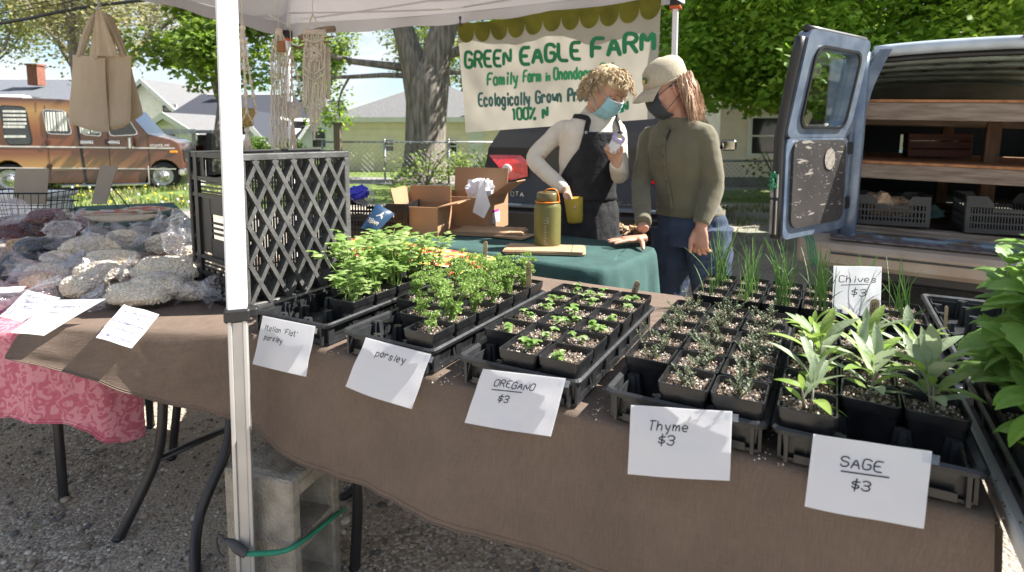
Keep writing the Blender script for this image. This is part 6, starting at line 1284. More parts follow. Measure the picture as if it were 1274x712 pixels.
BAGS = [('bag of dark red beans at the far left, lowest of the red ones', 'red', -25, 32, 276, 306, .045), ('bag of dark red beans second from the left edge', 'red', 22, 66, 268, 298, .06), ('topmost bag of dark red beans on the pile', 'red', 35, 84, 261, 282, .12), ('bag of dark red beans at the right end of the red pile', 'red', 72, 113, 270, 297, .06),
 ('bag of orange popcorn kernels at the far left edge', 'yellow', -20, 16, 308, 330, .045), ('bag of yellow kernels half hidden behind the black bean bags', 'yellow', 8, 40, 298, 316, .05),
 ('topmost bag of black beans', 'black', 20, 80, 297, 323, .085), ('bag of black beans in the middle of the black pile', 'black', 2, 50, 315, 344, .05), ('bag of black beans at the left table edge, lowest', 'black', -30, 34, 330, 358, .035),
 ('dark bag lying behind the topmost pale beans', 'dark', 66, 112, 295, 312, .07), ('grey bag far back beside the green table cloth', 'dark', 104, 150, 282, 300, .05), ('grey bag at the back near the black crate', 'dark', 176, 216, 276, 292, .05),
 ('long bag of large white beans on top behind the middle', 'white', 75, 147, 297, 320, .11), ('round bag of white beans leaning at the back centre', 'white', 132, 173, 287, 313, .10),
 ('bag of white beans under the long top bag', 'white', 52, 104, 313, 343, .06), ('round bag of large white beans beside the left price sheet', 'white', 31, 82, 330, 364, .042),
 ('bag of small pale beans in the centre with its neck twisted left', 'small', 92, 156, 326, 352, .07), ('bag of small beans lying in front of the centre', 'small', 76, 132, 343, 374, .033), ('bag of small pale beans behind the centre, half covered', 'small', 106, 172, 312, 334, .09),
 ('large bright bag of small beans stacked on the right', 'small', 166, 254, 320, 354, .085), ('front bag of small pale beans above the sheet of small writing', 'small', 131, 214, 352, 383, .038), ('bag of pale beans tucked behind the front bag', 'small', 158, 232, 342, 372, .055), ('bag of small pale beans against the black crate at the table edge', 'small', 214, 262, 352, 377, .03),
 ('bag of white beans with tall plastic near the crate', 'white', 184, 226, 291, 322, .09), ('bag of white beans behind the crate corner', 'white', 222, 262, 306, 334, .07), ('bag of pale beans low behind the right stack', 'white', 236, 280, 328, 350, .05)]
tails = {16: (-1.4, -.3, .2), 15: (-1, -.2, -.2), 17: (-1.3, -.6, 0), 20: (-1.4, -.7, -.3), 13: (.8, .3, .4), 12: (-.5, 1, .2)}
for i, (l, kd, a, b, c_, d_, z) in enumerate(BAGS): bean_bag(l, kd, a, b, c_, d_, z, i + 3, tail=tails.get(i), dep=.62)
def plastic_clump(label, c, r, seed):
    t = thing('clear_plastic_bag', label, 'plastic bag', tuple(c)); mb = MB(); rr = V((seed, seed * 2.3, 1)); rings = []
    for i in range(17):
        a = -pi / 2 + pi * i / 16; ring = []
        for k in range(34):
            b = 2 * pi * k / 34; d = V((cos(a) * cos(b), cos(a) * sin(b), sin(a))); q = 1 + .35 * noise.noise(d * 2 + rr) + .22 * noise.noise(d * 5 + rr) + .08 * noise.noise(d * 11 + rr); ring.append(V((d.x * r[0] * q, d.y * r[1] * q, d.z * r[2] * q)))
        rings.append(ring)
    mb.loft(rings); mb.build('film', m_film_w, t, smooth=False)
plastic_clump('puffed up empty top of a clear bag beside the black crate', at_y(233, 278, 2.15), (.065, .06, .055), 2); plastic_clump('crumpled clear plastic rising behind the right bean bags', at_y(222, 300, 2.05), (.05, .05, .045), 5)
plastic_clump('clear plastic bag lying on the dark red bean bags', at_y(76, 285, 2.2), (.06, .05, .03), 7); plastic_clump('clear plastic bag with something green at the far left edge', at_y(4, 262, 2.6), (.09, .08, .06), 9)
plastic_clump('loose clear bag folds between the top bean bags', at_y(112, 300, 2.2), (.05, .04, .03), 12); plastic_clump('loose clear bag folds in front of the large right bag', at_y(196, 346, 1.85), (.035, .03, .02), 15)
# ---------------------------------------------------------------- far left table with printed cloths, cooler and wire basket
tq = [at_z(60, 300, .72), at_z(255, 290, .72), at_z(215, 252, .72), at_z(70, 258, .72)]
for p in tq: p.z = 0
drape('tablecloth', 'green cloth on the back table under the printed orange towels', [tq[0], tq[1], lerp(tq[1], tq[2], .9)], [tq[3], tq[2], lerp(tq[1], tq[2], .95)], .25, m_green, ztop=.72, folds=.02, seed=9)
folding_table('folding_table', 'back folding table under the green cloth at the left', [tq[0] + V((.04, .03, 0)), tq[1] + V((-.04, .03, 0)), tq[2] + V((-.03, -.02, 0)), tq[3] + V((.03, -.02, 0))], .714, [[V((p.x, p.y, .68)), V((p.x, p.y, .3)), V((p.x, p.y, 0))] for p in (lerp(tq[0], tq[2], .12), lerp(tq[1], tq[3], .12), lerp(tq[2], tq[0], .12), lerp(tq[3], tq[1], .12))], m_ptop)
m_cream_c = weave('cream_cotton', (.56, .46, .34), rough=.9, strength=.4, scale=300, var=.08); m_oran = mat('orange_print', (.50, .13, .07), rough=.9, col2=(.50, .40, .36), vs=40, lo=.55, hi=.6)
for i, (cx, cy_, w_, d_, r_, pr) in enumerate([(105, 270, .46, .30, -.35, 1), (150, 266, .40, .26, .1, 1), (183, 262, .34, .22, -.5, 1), (140, 274, .44, .22, .25, 0)]):
    c = at_z(cx, cy_, .735 + .012 * i); t = thing('printed_towel', ['cream towel with orange printed panel, leftmost on the back table', 'cream towel with two pale medallions on an orange print', 'folded cream towel with orange corner, rightmost on the back table', 'plain cream folded towel at the front of the back table'][i], 'towel', tuple(c), r_)
    mb = MB(); mb.grid(lambda u, v_: V(((u - .5) * w_, (v_ - .5) * d_, .008 + .010 * noise.noise(V((u * 4, v_ * 4, i * 3))))), 14, 10); mb.build('cloth', m_cream_c, t, smooth=True, thick=.012)
    if pr:
        mb = MB(); mb.grid(lambda u, v_: V(((u - .5) * w_ * .72, (v_ - .5) * d_ * .66, .0165 + .010 * noise.noise(V(((u - .5) * .72 * 4 + 2, (v_ - .5) * .66 * 4 + 2, i * 3))))), 12, 8); mb.build('print', m_oran, t, smooth=True)
        for s_ in (-.2, .2):
            mb = MB(); n = 16; q = [V((s_ * w_ + .045 * cos(2 * pi * k / n), .035 * sin(2 * pi * k / n), 0)) for k in range(n)]
            for p in q: p.z = .0178 + .010 * noise.noise(V((p.x / w_ * 4 + 2, p.y / d_ * 4 + 2, i * 3)))
            mb.add(q, [tuple(range(n))]); mb.build('medallion', mat('medallion_pale', (.42, .34, .38), rough=.9, col2=(.55, .4, .35), vs=60), t)
c = at_y(38, 246, 4.2); t = thing('cool_box', 'white plastic cool box behind the wire basket at the left', 'cool box', (c.x, c.y, .62)); mb = MB(); mb.box((0, 0, .10), (.44, .3, .22), ch=.03); mb.build('body', m_white, t); mb = MB(); mb.box((0, 0, .235), (.47, .33, .05), ch=.015); mb.build('lid', m_white, t)
t = thing('side_table', 'low back table carrying the cool box at the left', 'table', (c.x - .1, c.y, 0)); mb = MB(); mb.box((0, 0, .60), (1.0, .6, .03), ch=.004); mb.build('table_top', m_ptop, t)
for sx_, sy_ in ((-1, -1), (1, -1), (1, 1), (-1, 1)): mb = MB(); mb.tube([(sx_ * .45, sy_ * .25, 0), (sx_ * .45, sy_ * .25, .59)], .015, 8); mb.build('leg', m_leg, t)
m_cardb = mat('cardboard', (.36, .21, .115), rough=.85, var=.08, vs=4, bump=.1, bs=40); m_cardg = mat('cardboard_grey', (.30, .255, .20), rough=.85, var=.06)
c = at_y(33, 238, 3.4); t = thing('wire_basket', 'dark wire basket standing in front of the white cool box', 'basket', (c.x, c.y, c.z - .10)); mb = MB(); m_wire = mat('black_wire', (.02, .02, .02), rough=.4, metal=.5)
for i in range(11):
    x = -.22 + .044 * i
    for y in (-.13, .13): mb.tube([(x * .85, y * .85, -.06), (x, y, .10)], .0022, 4)
for i in range(7):
    y = -.13 + .0433 * i
    for x in (-.22, .22): mb.tube([(x * .85, y * .85, -.06), (x, y, .10)], .0022, 4)
for z, q in ((-.06, .85), (-.02, .9), (.03, .95), (.10, 1)): mb.tube([(-.22 * q, -.13 * q, z), (.22 * q, -.13 * q, z), (.22 * q, .13 * q, z), (-.22 * q, .13 * q, z)], .003 if z < .1 else .005, 5, closed=True)
for i in range(8): mb.tube([(-.187, -.11 + .031 * i, -.06), (.187, -.11 + .031 * i, -.06)], .0022, 4)
mb.build('wire_mesh', m_wire, t); mb = MB(); mb.tube([(-.06, -.131, .10), (-.06, -.135, .05), (.06, -.135, .05), (.06, -.131, .10)], .004, 6); mb.build('handle', m_wire, t)
mb = MB(); mb.prism([(-.1, -.06), (.1, -.06), (.11, .15), (-.09, .15)], (c.x, c.y + .02, c.z - .02), (1, 0, .0), (0, .15, 1), (0, .004, 0)); tag(mb.build('cardboard_sheet', m_cardg), 'grey card panel standing in the wire basket', 'card')
tl, tr_, br_, bl_ = at_y(125, 206, 3.2), at_y(146, 207, 3.2), at_y(131, 254, 3.1), at_y(113, 254, 3.1)
mb = MB(); mb.hexa([bl_, br_, br_ + V((0, .008, 0)), bl_ + V((0, .008, 0)), tl, tr_, tr_ + V((0, .008, 0)), tl + V((0, .008, 0))]); tag(mb.build('card_sign', m_cardg), 'tall leaning grey card in front of the brown van door', 'card')
mb = MB(); mb.tube(smoothpts([at_y(123, 254, 3.15), at_y(124, 238, 3.15), at_y(131, 235, 3.15), at_y(136, 240, 3.15), at_y(147, 260, 3.05)], 2), .003, 6); mb.tube([at_y(141, 234, 3.2), at_y(160, 258, 3.1)], .003, 6); tag(mb.build('wire_easel', m_wire), 'black wire easel beside the leaning grey card', 'easel')

# ---------------------------------------------------------------- boxes, bags and bottle on the back tables
def carton(name, label, loc, rz, w_, d, h, flaps, m=m_cardb):
    t = thing(name, label, 'box', loc, rz); th = .006
    for nm, c, s_ in (('front_panel', (0, -d / 2, h / 2), (w_, th, h)), ('back_panel', (0, d / 2, h / 2), (w_, th, h)), ('side_panel', (-w_ / 2 + th / 2, 0, h / 2), (th, d - th, h - .001)), ('side_panel', (w_ / 2 - th / 2, 0, h / 2), (th, d - th, h - .001)), ('bottom_panel', (0, 0, th / 2), (w_ - 2 * th, d - th, th))):
        mb = MB(); mb.box(c, s_); mb.build(nm, m, t)
    for edge, L_, ang in flaps:   # ang: 0 = upright, + = folded outward
        ax = {'f': V((0, -1, 0)), 'b': V((0, 1, 0)), 'l': V((-1, 0, 0)), 'r': V((1, 0, 0))}[edge]; wd = w_ if edge in 'fb' else d; o = ax * ((d if edge in 'fb' else w_) / 2 - .003) + V((0, 0, h)); dv = ax * sin(ang) + V((0, 0, cos(ang))); sd = V((-ax.y, ax.x, 0)); M = basis(sd, ax * cos(ang) - V((0, 0, sin(ang))), dv)
        mb = MB(); mb.box(o + dv * L_ / 2, (wd * .985, .005, L_), M); mb.build('flap', m, t)
    return t
zR = .774
c = at_z(575, 300, zR); c.y += .13; bigb = carton('cardboard_box', 'large open cardboard box with raised flaps and white packing inside', (c.x + .07, c.y + .12, zR), radians(-22), .34, .28, .185, [('b', .14, .12), ('r', .135, .95), ('l', .14, 1.9)])
bigb.location = at_y(585, 288, 3.2); bigb.location.z = zR
mb = MB(); mb.add([(-.17, -.151, .10), (-.06, -.151, .10), (-.06, -.151, .145), (-.17, -.151, .145)], [(0, 1, 2, 3)]); lb = mb.build('label', m_paper, bigb); lb.location = (0, .0085, .02)
mb = MB(); text(mb, 'TEC', lambda u, v_, o: V((-.145 + u, -.1435 - o, .118 + v_)), 0, 0, .016, .003, off=.001); mb.build('print', m_ink, bigb).location = (0, 0, .02)
mb = MB(); mb.add([(.1715, -.08, .04), (.1715, .02, .04), (.1715, .02, .10), (.1715, -.08, .10)], [(0, 1, 2, 3)]); mb.build('label', m_paper, bigb).location = (.001, 0, 0); mb = MB(); mb.box((.1725, -.04, .105), (.003, .08, .012)); mb.build('pink_tape', mat('magenta', (.5, .03, .25)), bigb)
mb = MB(); crumple(mb, bigb.location + V((.05, .02, .20)), (.07, .06, .06), 12, 24, 14); crumple(mb, bigb.location + V((.09, -.03, .21)), (.045, .04, .06), 14, 20, 12); tag(mb.build('packing_paper', mat('tissue_white', (.72, .72, .76), rough=.8, trans=.3, bump=.2, bs=20)), 'crumpled white packing paper stuffed in the large cardboard box', 'paper')
p = [at_y(598, 222, 3.02), at_y(601, 226, 3.0), at_y(610, 256, 2.97), at_y(602, 272, 2.95), at_y(588, 264, 2.97)]; mb = MB(); mb.add(p, [(0, 1, 2, 3, 4)]); tag(mb.build('paper_sheet', m_paper, thick=.001), 'white sheet hanging out over the edge of the large cardboard box', 'paper')
smb = carton('cardboard_box', 'small open cardboard box in front of the large box', (0, 0, zR), radians(-14), .235, .20, .155, [('b', .09, .02), ('l', .09, .25), ('f', .0001, 0), ('r', .11, 1.35)]); smb.location = V((PX(526, 2.97), 2.97, zR))
t = crate('black slatted crate beyond the small cardboard box', (at_y(463, 288, 3.0).x, 3.05, .775), radians(-6), .46, .32, .17, m_ck, slat=.016)
plastic_clump('pale grey plastic bag standing in the far black crate', at_y(452, 243, 3.05), (.06, .05, .05), 21)
mb = MB(); crumple(mb, at_y(446, 240, 3.0), (.055, .03, .035), 22, 20, 12); tag(mb.build('blue_bag', mat('blue_plastic', (.04, .05, .55), rough=.35)), 'bright blue plastic bag sticking out of the far black crate', 'bag')
def pouch():
    cs = [at_y(469, 253, 2.75), at_y(491, 266, 2.75), at_y(467, 291, 2.68), at_y(449, 284, 2.68)]   # tl tr br bl
    t = thing('drink_pouch', 'dark blue pouch with pale mountain logo leaning on the black crate', 'pouch', tuple(cs[3])); tl, tr, br, bl = cs; N = (tr - tl).cross(bl - tl).normalized(); N = -N if N.y > 0 else N
    def fn(u, v_, o): return lerp(lerp(bl, br, u), lerp(tl, tr, u), v_) + N * (.018 * sin(pi * u) * (sin(pi * v_) ** .6 if 0 < v_ < 1 else 0) + o)
    mb = MB(); mb.grid(lambda u, v_: fn(u, v_, 0), 10, 10); mb.grid(lambda u, v_: lerp(lerp(bl, br, u), lerp(tl, tr, u), v_) - N * .006, 4, 4); mb.build('pouch', mat('pouch_blue', (.018, .055, .12), rough=.3, bump=.15, bs=15), t, smooth=True, world=True)
    m = mat('pale_print', (.45, .45, .42)); mb = MB(); s_ = (tr - tl).length; text(mb, 'TBAM', lambda u, v_, o: fn(u / .105, v_ / .13, o), .010, .036, .019, .0045, off=.001, jit=0, sm=1); mb.build('print', m, t, world=True)
    mb = MB(); mb.add([fn(.34, .56, .0015), fn(.72, .56, .0015), fn(.55, .84, .0015), fn(.5, .7, .0015)], [(0, 1, 2, 3)]); mb.build('logo', m, t, world=True)
pouch()
t = thing('plastic_tub', 'small clear tub standing between the blue pouch and small box', 'tub', tuple(at_z(500, 291, zR))); mb = MB(); mb.lathe([(.03, 0), (.04, .05), (.042, .06), (.042, .066)], (0, 0, 0), 18); mb.build('tub', mat('tub_grey', (.25, .24, .22), rough=.3), t, smooth=True)
def bag_stack(label, px, py, w_, d, n, rz, seed, z=Z2):
    c = at_z(px, py, z); t = thing('paper_bag_stack', label, 'paper bags', (c.x, c.y, z + .004), rz); rr = random.Random(seed); zz = 0
    for i in range(n):
        mb = MB(); th = .0042; dx, dy, a = rr.uniform(-.007, .007), rr.uniform(-.005, .005), rr.uniform(-.03, .03); M = rotz(a); zc = zz
        mb.add([V((dx, dy, 0)) + M @ V((x * w_, y * d, zc + q + (.0035 * noise.noise(V((x * 3, y * 3, i + seed))) if q else 0))) for q in (0, th * .8) for x, y in ((-.5, -.5), (0, -.5), (.46, -.5), (.5, -.44), (.5, .44), (.46, .5), (0, .5), (-.5, .5))], [tuple(range(8))[::-1], tuple(range(8, 16))] + [(k, (k + 1) % 8, 8 + (k + 1) % 8, 8 + k) for k in range(8)]); mb.build('paper_bag', m_kraft, t); zz += th
    mb = MB(); mb.box((w_ * .35, 0, zz + .001), (.002, d * .96, .001)); mb.build('fold_line', mat('kraft_dark', (.25, .17, .10)), t)
bag_stack('stack of flat brown paper bags at the left of the green table', 612, 292, .34, .17, 6, radians(-14), 3); bag_stack('stack of flat brown paper bags in the middle of the green table, bottle behind', 678, 314, .34, .15, 4, radians(-8), 5)
bag_stack('short pile of brown paper bags between bottle and boxes', 640, 296, .16, .13, 3, radians(-30), 8)
t = thing('flat_cardboard', 'loose flat sheet of brown card behind the paper bags', 'card', tuple(at_z(584, 290, Z2 + .002)), radians(-20)); mb = MB(); mb.box((0, 0, .006), (.34, .16, .006)); mb.build('sheet', m_cardb, t)
def bottle():
    c = at_z(681, 306, Z2 + .012); t = thing('water_bottle', 'large translucent olive water bottle with orange carry loop', 'bottle', tuple(c)); r = .060; h = .175
    m = mat('olive_plastic', (.20, .19, .06), rough=.3, col2=(.28, .27, .10), vs=7, trans=.4, coat=.2); mb = MB(); mb.lathe([(r * .93, 0), (r, .008), (r * .99, h * .3), (r, h), (r * .96, h + .012), (r * .78, h + .024), (r * .74, h + .03)], (0, 0, 0), 30); mb.build('bottle_body', m, t, smooth=True)
    mb = MB(); mb.lathe([(r * .80, h + .029), (r * .82, h + .033), (r * .82, h + .062), (r * .74, h + .068), (.001, h + .069)], (0, 0, 0), 28); mb.build('cap', mat('olive_lid', (.13, .10, .035), rough=.35), t, smooth=True)
    mo = mat('orange_rubber', (.75, .22, .02), rough=.4); mb = MB(); mb.tube([V((cos(a) * r * .88, sin(a) * r * .88, h + .026)) for a in [2 * pi * i / 24 for i in range(24)]], .0035, 6, closed=True); mb.build('ring', mo, t, smooth=True)
    mb = MB(); mb.tube(smoothpts([V((-.02, -.01, h + .068)), V((.0, -.02, h + .085)), V((.035, -.02, h + .084)), V((.046, -.025, h + .06)), V((.05, -.02, h + .028))], 2), .0055, 8, flat=.6); mb.build('carry_loop', mo, t, smooth=True)
    def cyl(u, v_, o): a = -pi / 2 - .45 + u / r; return V((cos(a) * (r + o), sin(a) * (r + o), v_))
    mp_ = mat('pale_print', (.45, .45, .42)); mb = MB()
    for i in range(9): line(mb, cyl, (.006, .02 + i * .013), (.016 if i % 2 else .022, .02 + i * .013), .0015, .0006, 2)
    line(mb, cyl, (.014, .018), (.014, .10), .0012, .0011, 4); text(mb, 'ooo', lambda u, v_, o: cyl(.028 - v_, .11 + u, o), 0, 0, .012, .0015, off=.0006); mb.build('scale_print', mp_, t)
bottle()
# paper bags in the crate behind the green table
t = crate('black crate of rolled paper bags beyond the right end of the green table', (at_y(786, 300, 3.35).x, 3.35, .62), radians(-18), .36, .26, .15, m_ck, slat=.022)
mb = MB(); crumple(mb, at_y(770, 287, 3.3), (.055, .05, .035), 31, 22, 12); crumple(mb, at_y(797, 286, 3.35), (.06, .05, .035), 33, 22, 12); tag(mb.build('crumpled_paper', m_kraft), 'crumpled pale brown paper in the black crate between the two people', 'paper')
t = thing('side_table', 'plain low table under the crate between the two people', 'table', (at_y(786, 300, 3.35).x, 3.35, 0), radians(-18)); mb = MB(); mb.box((0, 0, .60), (.5, .36, .03)); mb.build('table_top', m_ptop, t)
for sx_, sy_ in ((-1, -1), (1, -1), (1, 1), (-1, 1)): mb = MB(); mb.tube([(sx_ * .22, sy_ * .14, 0), (sx_ * .22, sy_ * .14, .59)], .015, 8); mb.build('leg', m_leg, t)
t = thing('plastic_stool', 'beige plastic stool corner showing beside the green cloth', 'stool', tuple(at_y(826, 380, 2.5).xy) + (0,)); m_be = mat('beige_plastic', (.52, .44, .34), rough=.5)
mb = MB(); mb.box((0, .0, .44), (.3, .3, .03), ch=.008); mb.build('seat', m_be, t)
for sx_, sy_ in ((-1, -1), (1, -1), (1, 1), (-1, 1)): mb = MB(); mb.box((sx_ * .12, sy_ * .12, .212), (.04, .04, .425), ch=.005); mb.build('leg', m_be, t)

# ================================================================ TENT
EZ = 2.18
cBL, cBR, cN, cLE = at_z(357, 47, EZ), at_z(852, 5, EZ), at_y(284, 60, 1.42), at_z(180, 0, EZ)
cN.z = EZ; cFL = cBL + (cLE - cBL).normalized() * 3.05
m_tent = mat('tent_cloth_white', (.50, .485, .51), rough=.6, var=.04, vs=3, trans=.12, bump=.1, bs=8); m_wht = mat('white_powder_coat', (.74, .74, .76), rough=.35, var=.015, vs=6); m_alu = mat('grooved_aluminium', (.50, .49, .48), rough=.4, metal=.5, var=.1)
tent = thing('canopy_tent', 'white pop up canopy tent over the stall with slim white legs', 'tent', (0, 0, 0))
def canopy():
    cs = [cBL, cBR, cN, cFL]; up = V((0, 0, .13)); pk = sum(cs, V((0, 0, 0))) / 4 + V((0, 0, 1.0)); mb = MB()
    for i in range(4):
        a, b = cs[i] + up, cs[(i + 1) % 4] + up
        mb.grid(lambda u, v_: lerp(lerp(a, b, u), pk, v_) - V((0, 0, .05 * sin(pi * u) * (1 - v_))), 10, 8)
    mb.build('canopy_roof', m_tent, tent, smooth=True)
    for i in range(4):
        a, b = cs[i], cs[(i + 1) % 4]; mb = MB(); mb.grid(lambda u, v_: lerp(a, b, u) + V((0, 0, .128 * v_ - .05 * sin(pi * u) * v_ * .6)) + (lerp(a, b, u) - pk).normalized() * .012 * sin(u * 30) * (1 - v_), 60, 3); mb.build('valance', m_tent, tent, smooth=True)
    inn = [lerp(c, V((pk.x, pk.y, c.z)), .03) for c in cs]
    for i in range(4):   # scissor trusses
        a, b = inn[i] + V((0, 0, .10)), inn[(i + 1) % 4] + V((0, 0, .10)); nsg = 2 if i != 2 else 2
        for k in range(nsg):
            p, q = lerp(a, b, k / nsg), lerp(a, b, (k + 1) / nsg)
            for s_ in (0, 1): mb = MB(); d = V((0, 0, .26)); x, y = (p + d * s_, q + d * (1 - s_)); mb.tube([x, y], .011, 4, flat=.6); mb.build('truss_bar', m_wht, tent)
        c = cs[i]; mb = MB(); q = lerp(inn[i] + V((0, 0, .30)), pk, .98); mb.tube([inn[i] + V((0, 0, .06)), lerp(inn[i], pk, .5) + V((0, 0, .14)), pk - V((0, 0, .1))], .011, 4); mb.build('peak_bar', m_wht, tent)
        if i in (0, 1):
            mb = MB(); M = rotz(-.4); g_ = V((inn[i].x, inn[i].y, 0)); mb.box(g_ + V((0, 0, 1.12)), (.036, .036, 2.24), M, ch=.004); mb.build('leg', m_wht, tent); mb = MB(); mb.box(g_ + V((0, 0, 2.19)), (.07, .07, .09), M, ch=.01); mb.build('corner_bracket', m_black, tent); mb = MB(); mb.box(g_ + V((0, -.002, 2.15)), (.074, .074, .022), M, ch=.005); mb.build('release_button', mat('orange_clip', (.55, .10, .03)), tent)
            mb = MB(); mb.box(g_ + V((0, 0, .005)), (.09, .09, .008), M, ch=.002); mb.build('foot_plate', m_alu, tent)
    g_ = V((cFL.x, cFL.y, 0)); mb = MB(); mb.box(g_ + V((.05, .05, 1.12)), (.036, .036, 2.24), ch=.004); mb.build('leg', m_wht, tent)
    # near leg: thick upper tube, black slider, slim grooved lower tube
    top, bot = at_y(282, 0, 1.42), at_y(306.5, 700, 1.42); dv = (bot - top).normalized(); foot = top + dv * (top.z / -dv.z); head = top - dv * ((EZ + .12 - top.z) / -dv.z); mid = at_y(297, 390, 1.42); mid = top + dv * ((top.z - mid.z) / -dv.z)
    x = V((.93, .36, 0)); M = basis(x, (-dv).cross(x), -dv); M = basis(x - dv * x.dot(dv), (-dv).cross(x), -dv)
    mb = MB(); mb.box((head + mid) / 2, (.046, .046, (head - mid).length), M, ch=.004); mb.build('leg', m_wht, tent)
    mb = MB(); mb.box((mid + foot) / 2, (.028, .040, (foot - mid).length), M, ch=.003)
    for s_ in (-1, 1): mb.box((mid + foot) / 2 + M @ V((s_ * .017, -.004, 0)), (.010, .046, (foot - mid).length - .004), M, ch=.002)
    mb.build('leg', m_alu, tent)
    mb = MB(); mb.box(mid, (.060, .058, .034), M, ch=.005); mb.box(mid + M @ V((.036, 0, .002)), (.022, .03, .024), M, ch=.004); mb.build('leg_slider', m_black, tent); mb = MB(); mb.box(foot + V((0, 0, .004)), (.1, .1, .008), ch=.002); mb.build('foot_plate', m_alu, tent)
    return top, dv, M
ptop, pdv, pM = canopy()
# cinder block and bungee
def _unused_block():
    c0, cl_ = at_z(362, 601, .40), at_z(277, 583, .40); e1 = (cl_ - c0); e1.z = 0; w1 = e1.length; e1.normalize(); e2 = V((-e1.y, e1.x, 0)); e2 = e2 if e2.y > 0 else -e2
    t = thing('cinder_block', 'grey concrete cinder block standing on end at the foot of the near tent leg', 'block', (c0.x, c0.y, 0), math.atan2(e1.y, e1.x)); m = mat('cinder_concrete', (.185, .165, .14), rough=.95, col2=(.30, .275, .24), vs=16, bump=1, bs=130, detail=9)
    d = .30; f = .038; mb = MB(); s_ = 1 if (rotz(math.atan2(e1.y, e1.x)) @ V((0, 1, 0))).dot(e2) > 0 else -1
    mb.box((f / 2, s_ * d / 2, .20), (f, d, .40), ch=.006); mb.box((w1 - f / 2, s_ * d / 2, .20), (f, d, .40), ch=.006)
    for z in (.02, .2, .38): mb.box((w1 / 2, s_ * d / 2, z), (w1 - 2 * f + .002, d - .004, .038), ch=.003)
    mb.build('block_shell', m, t)
    return t, c0, e1, e2, w1
# the holes of the block face right, so the shell is turned: build it directly
def block2():
    c0, cl_ = at_z(362, 601, .40), at_z(277, 583, .40); e1 = (cl_ - c0); e1.z = 0; w1 = e1.length; e1.normalize(); e2 = V((-e1.y, e1.x, 0)); e2 = e2 if e2.y > 0 else -e2; d = .21; f = .036
    t = thing('cinder_block', 'grey concrete cinder block standing on end at the foot of the near tent leg', 'block', (c0.x, c0.y, 0)); m = mat('cinder_concrete', (.27, .24, .195), rough=.95, col2=(.42, .385, .32), vs=16, bump=1, bs=130, detail=9); M = basis(e1, e2 if e1.cross(e2).z > 0 else e2, (0, 0, 1)); M = Matrix((e1, e2, V((0, 0, 1)))).transposed(); mb = MB(); c = lambda a, b, z: e1 * a + e2 * b + V((0, 0, z))
    mb.box(c(w1 / 2, f / 2, .20), (w1, f, .40), M, ch=.006); mb.box(c(w1 / 2, d - f / 2, .20), (w1, f, .40), M, ch=.006)
    for z in (.02, .205): mb.box(c(w1 / 2, d / 2, z), (w1 - .006, d - 2 * f + .002, .036), M)
    mb.box(c(w1 / 2, d / 2, .362), (w1 - .004, d - 2 * f + .002, .034), M); mb.box(c(.022, d / 2, .388), (.04, d - 2 * f, .02), M, ch=.003)
    mb.build('block_shell', m, t)
block2()
bp = [at_y(304, 689, 1.385), at_y(325, 689, 1.39), at_y(350, 687, 1.40), at_y(366, 681, 1.40), at_y(396, 659, 1.50), at_y(424, 636, 1.60), at_y(430, 634, 1.72)]
t = thing('bungee_cord', 'green bungee cord with dark hook tying the tent leg to the cinder block', 'cord', tuple(bp[0])); mb = MB(); mb.tube(smoothpts(bp, 2), .0065, 8); mb.build('cord', mat('bungee_green', (.02, .24, .14), rough=.6, bump=.3, bs=150), t, smooth=True, world=True)
mb = MB(); mb.tube(smoothpts([at_y(307, 689, 1.385), at_y(298, 684, 1.385), at_y(290, 676, 1.385), at_y(279, 672, 1.385)], 1), [.012, .012, .014, .012, .008, .005][:6], 10); mb.tube(smoothpts([at_y(279, 672, 1.385), at_y(271, 664, 1.385), at_y(268, 672, 1.385), at_y(272, 690, 1.385), at_y(279, 694, 1.385)], 2), .004, 6); mb.build('hook', mat('hook_grey', (.05, .05, .055), rough=.5), t, smooth=True, world=True)

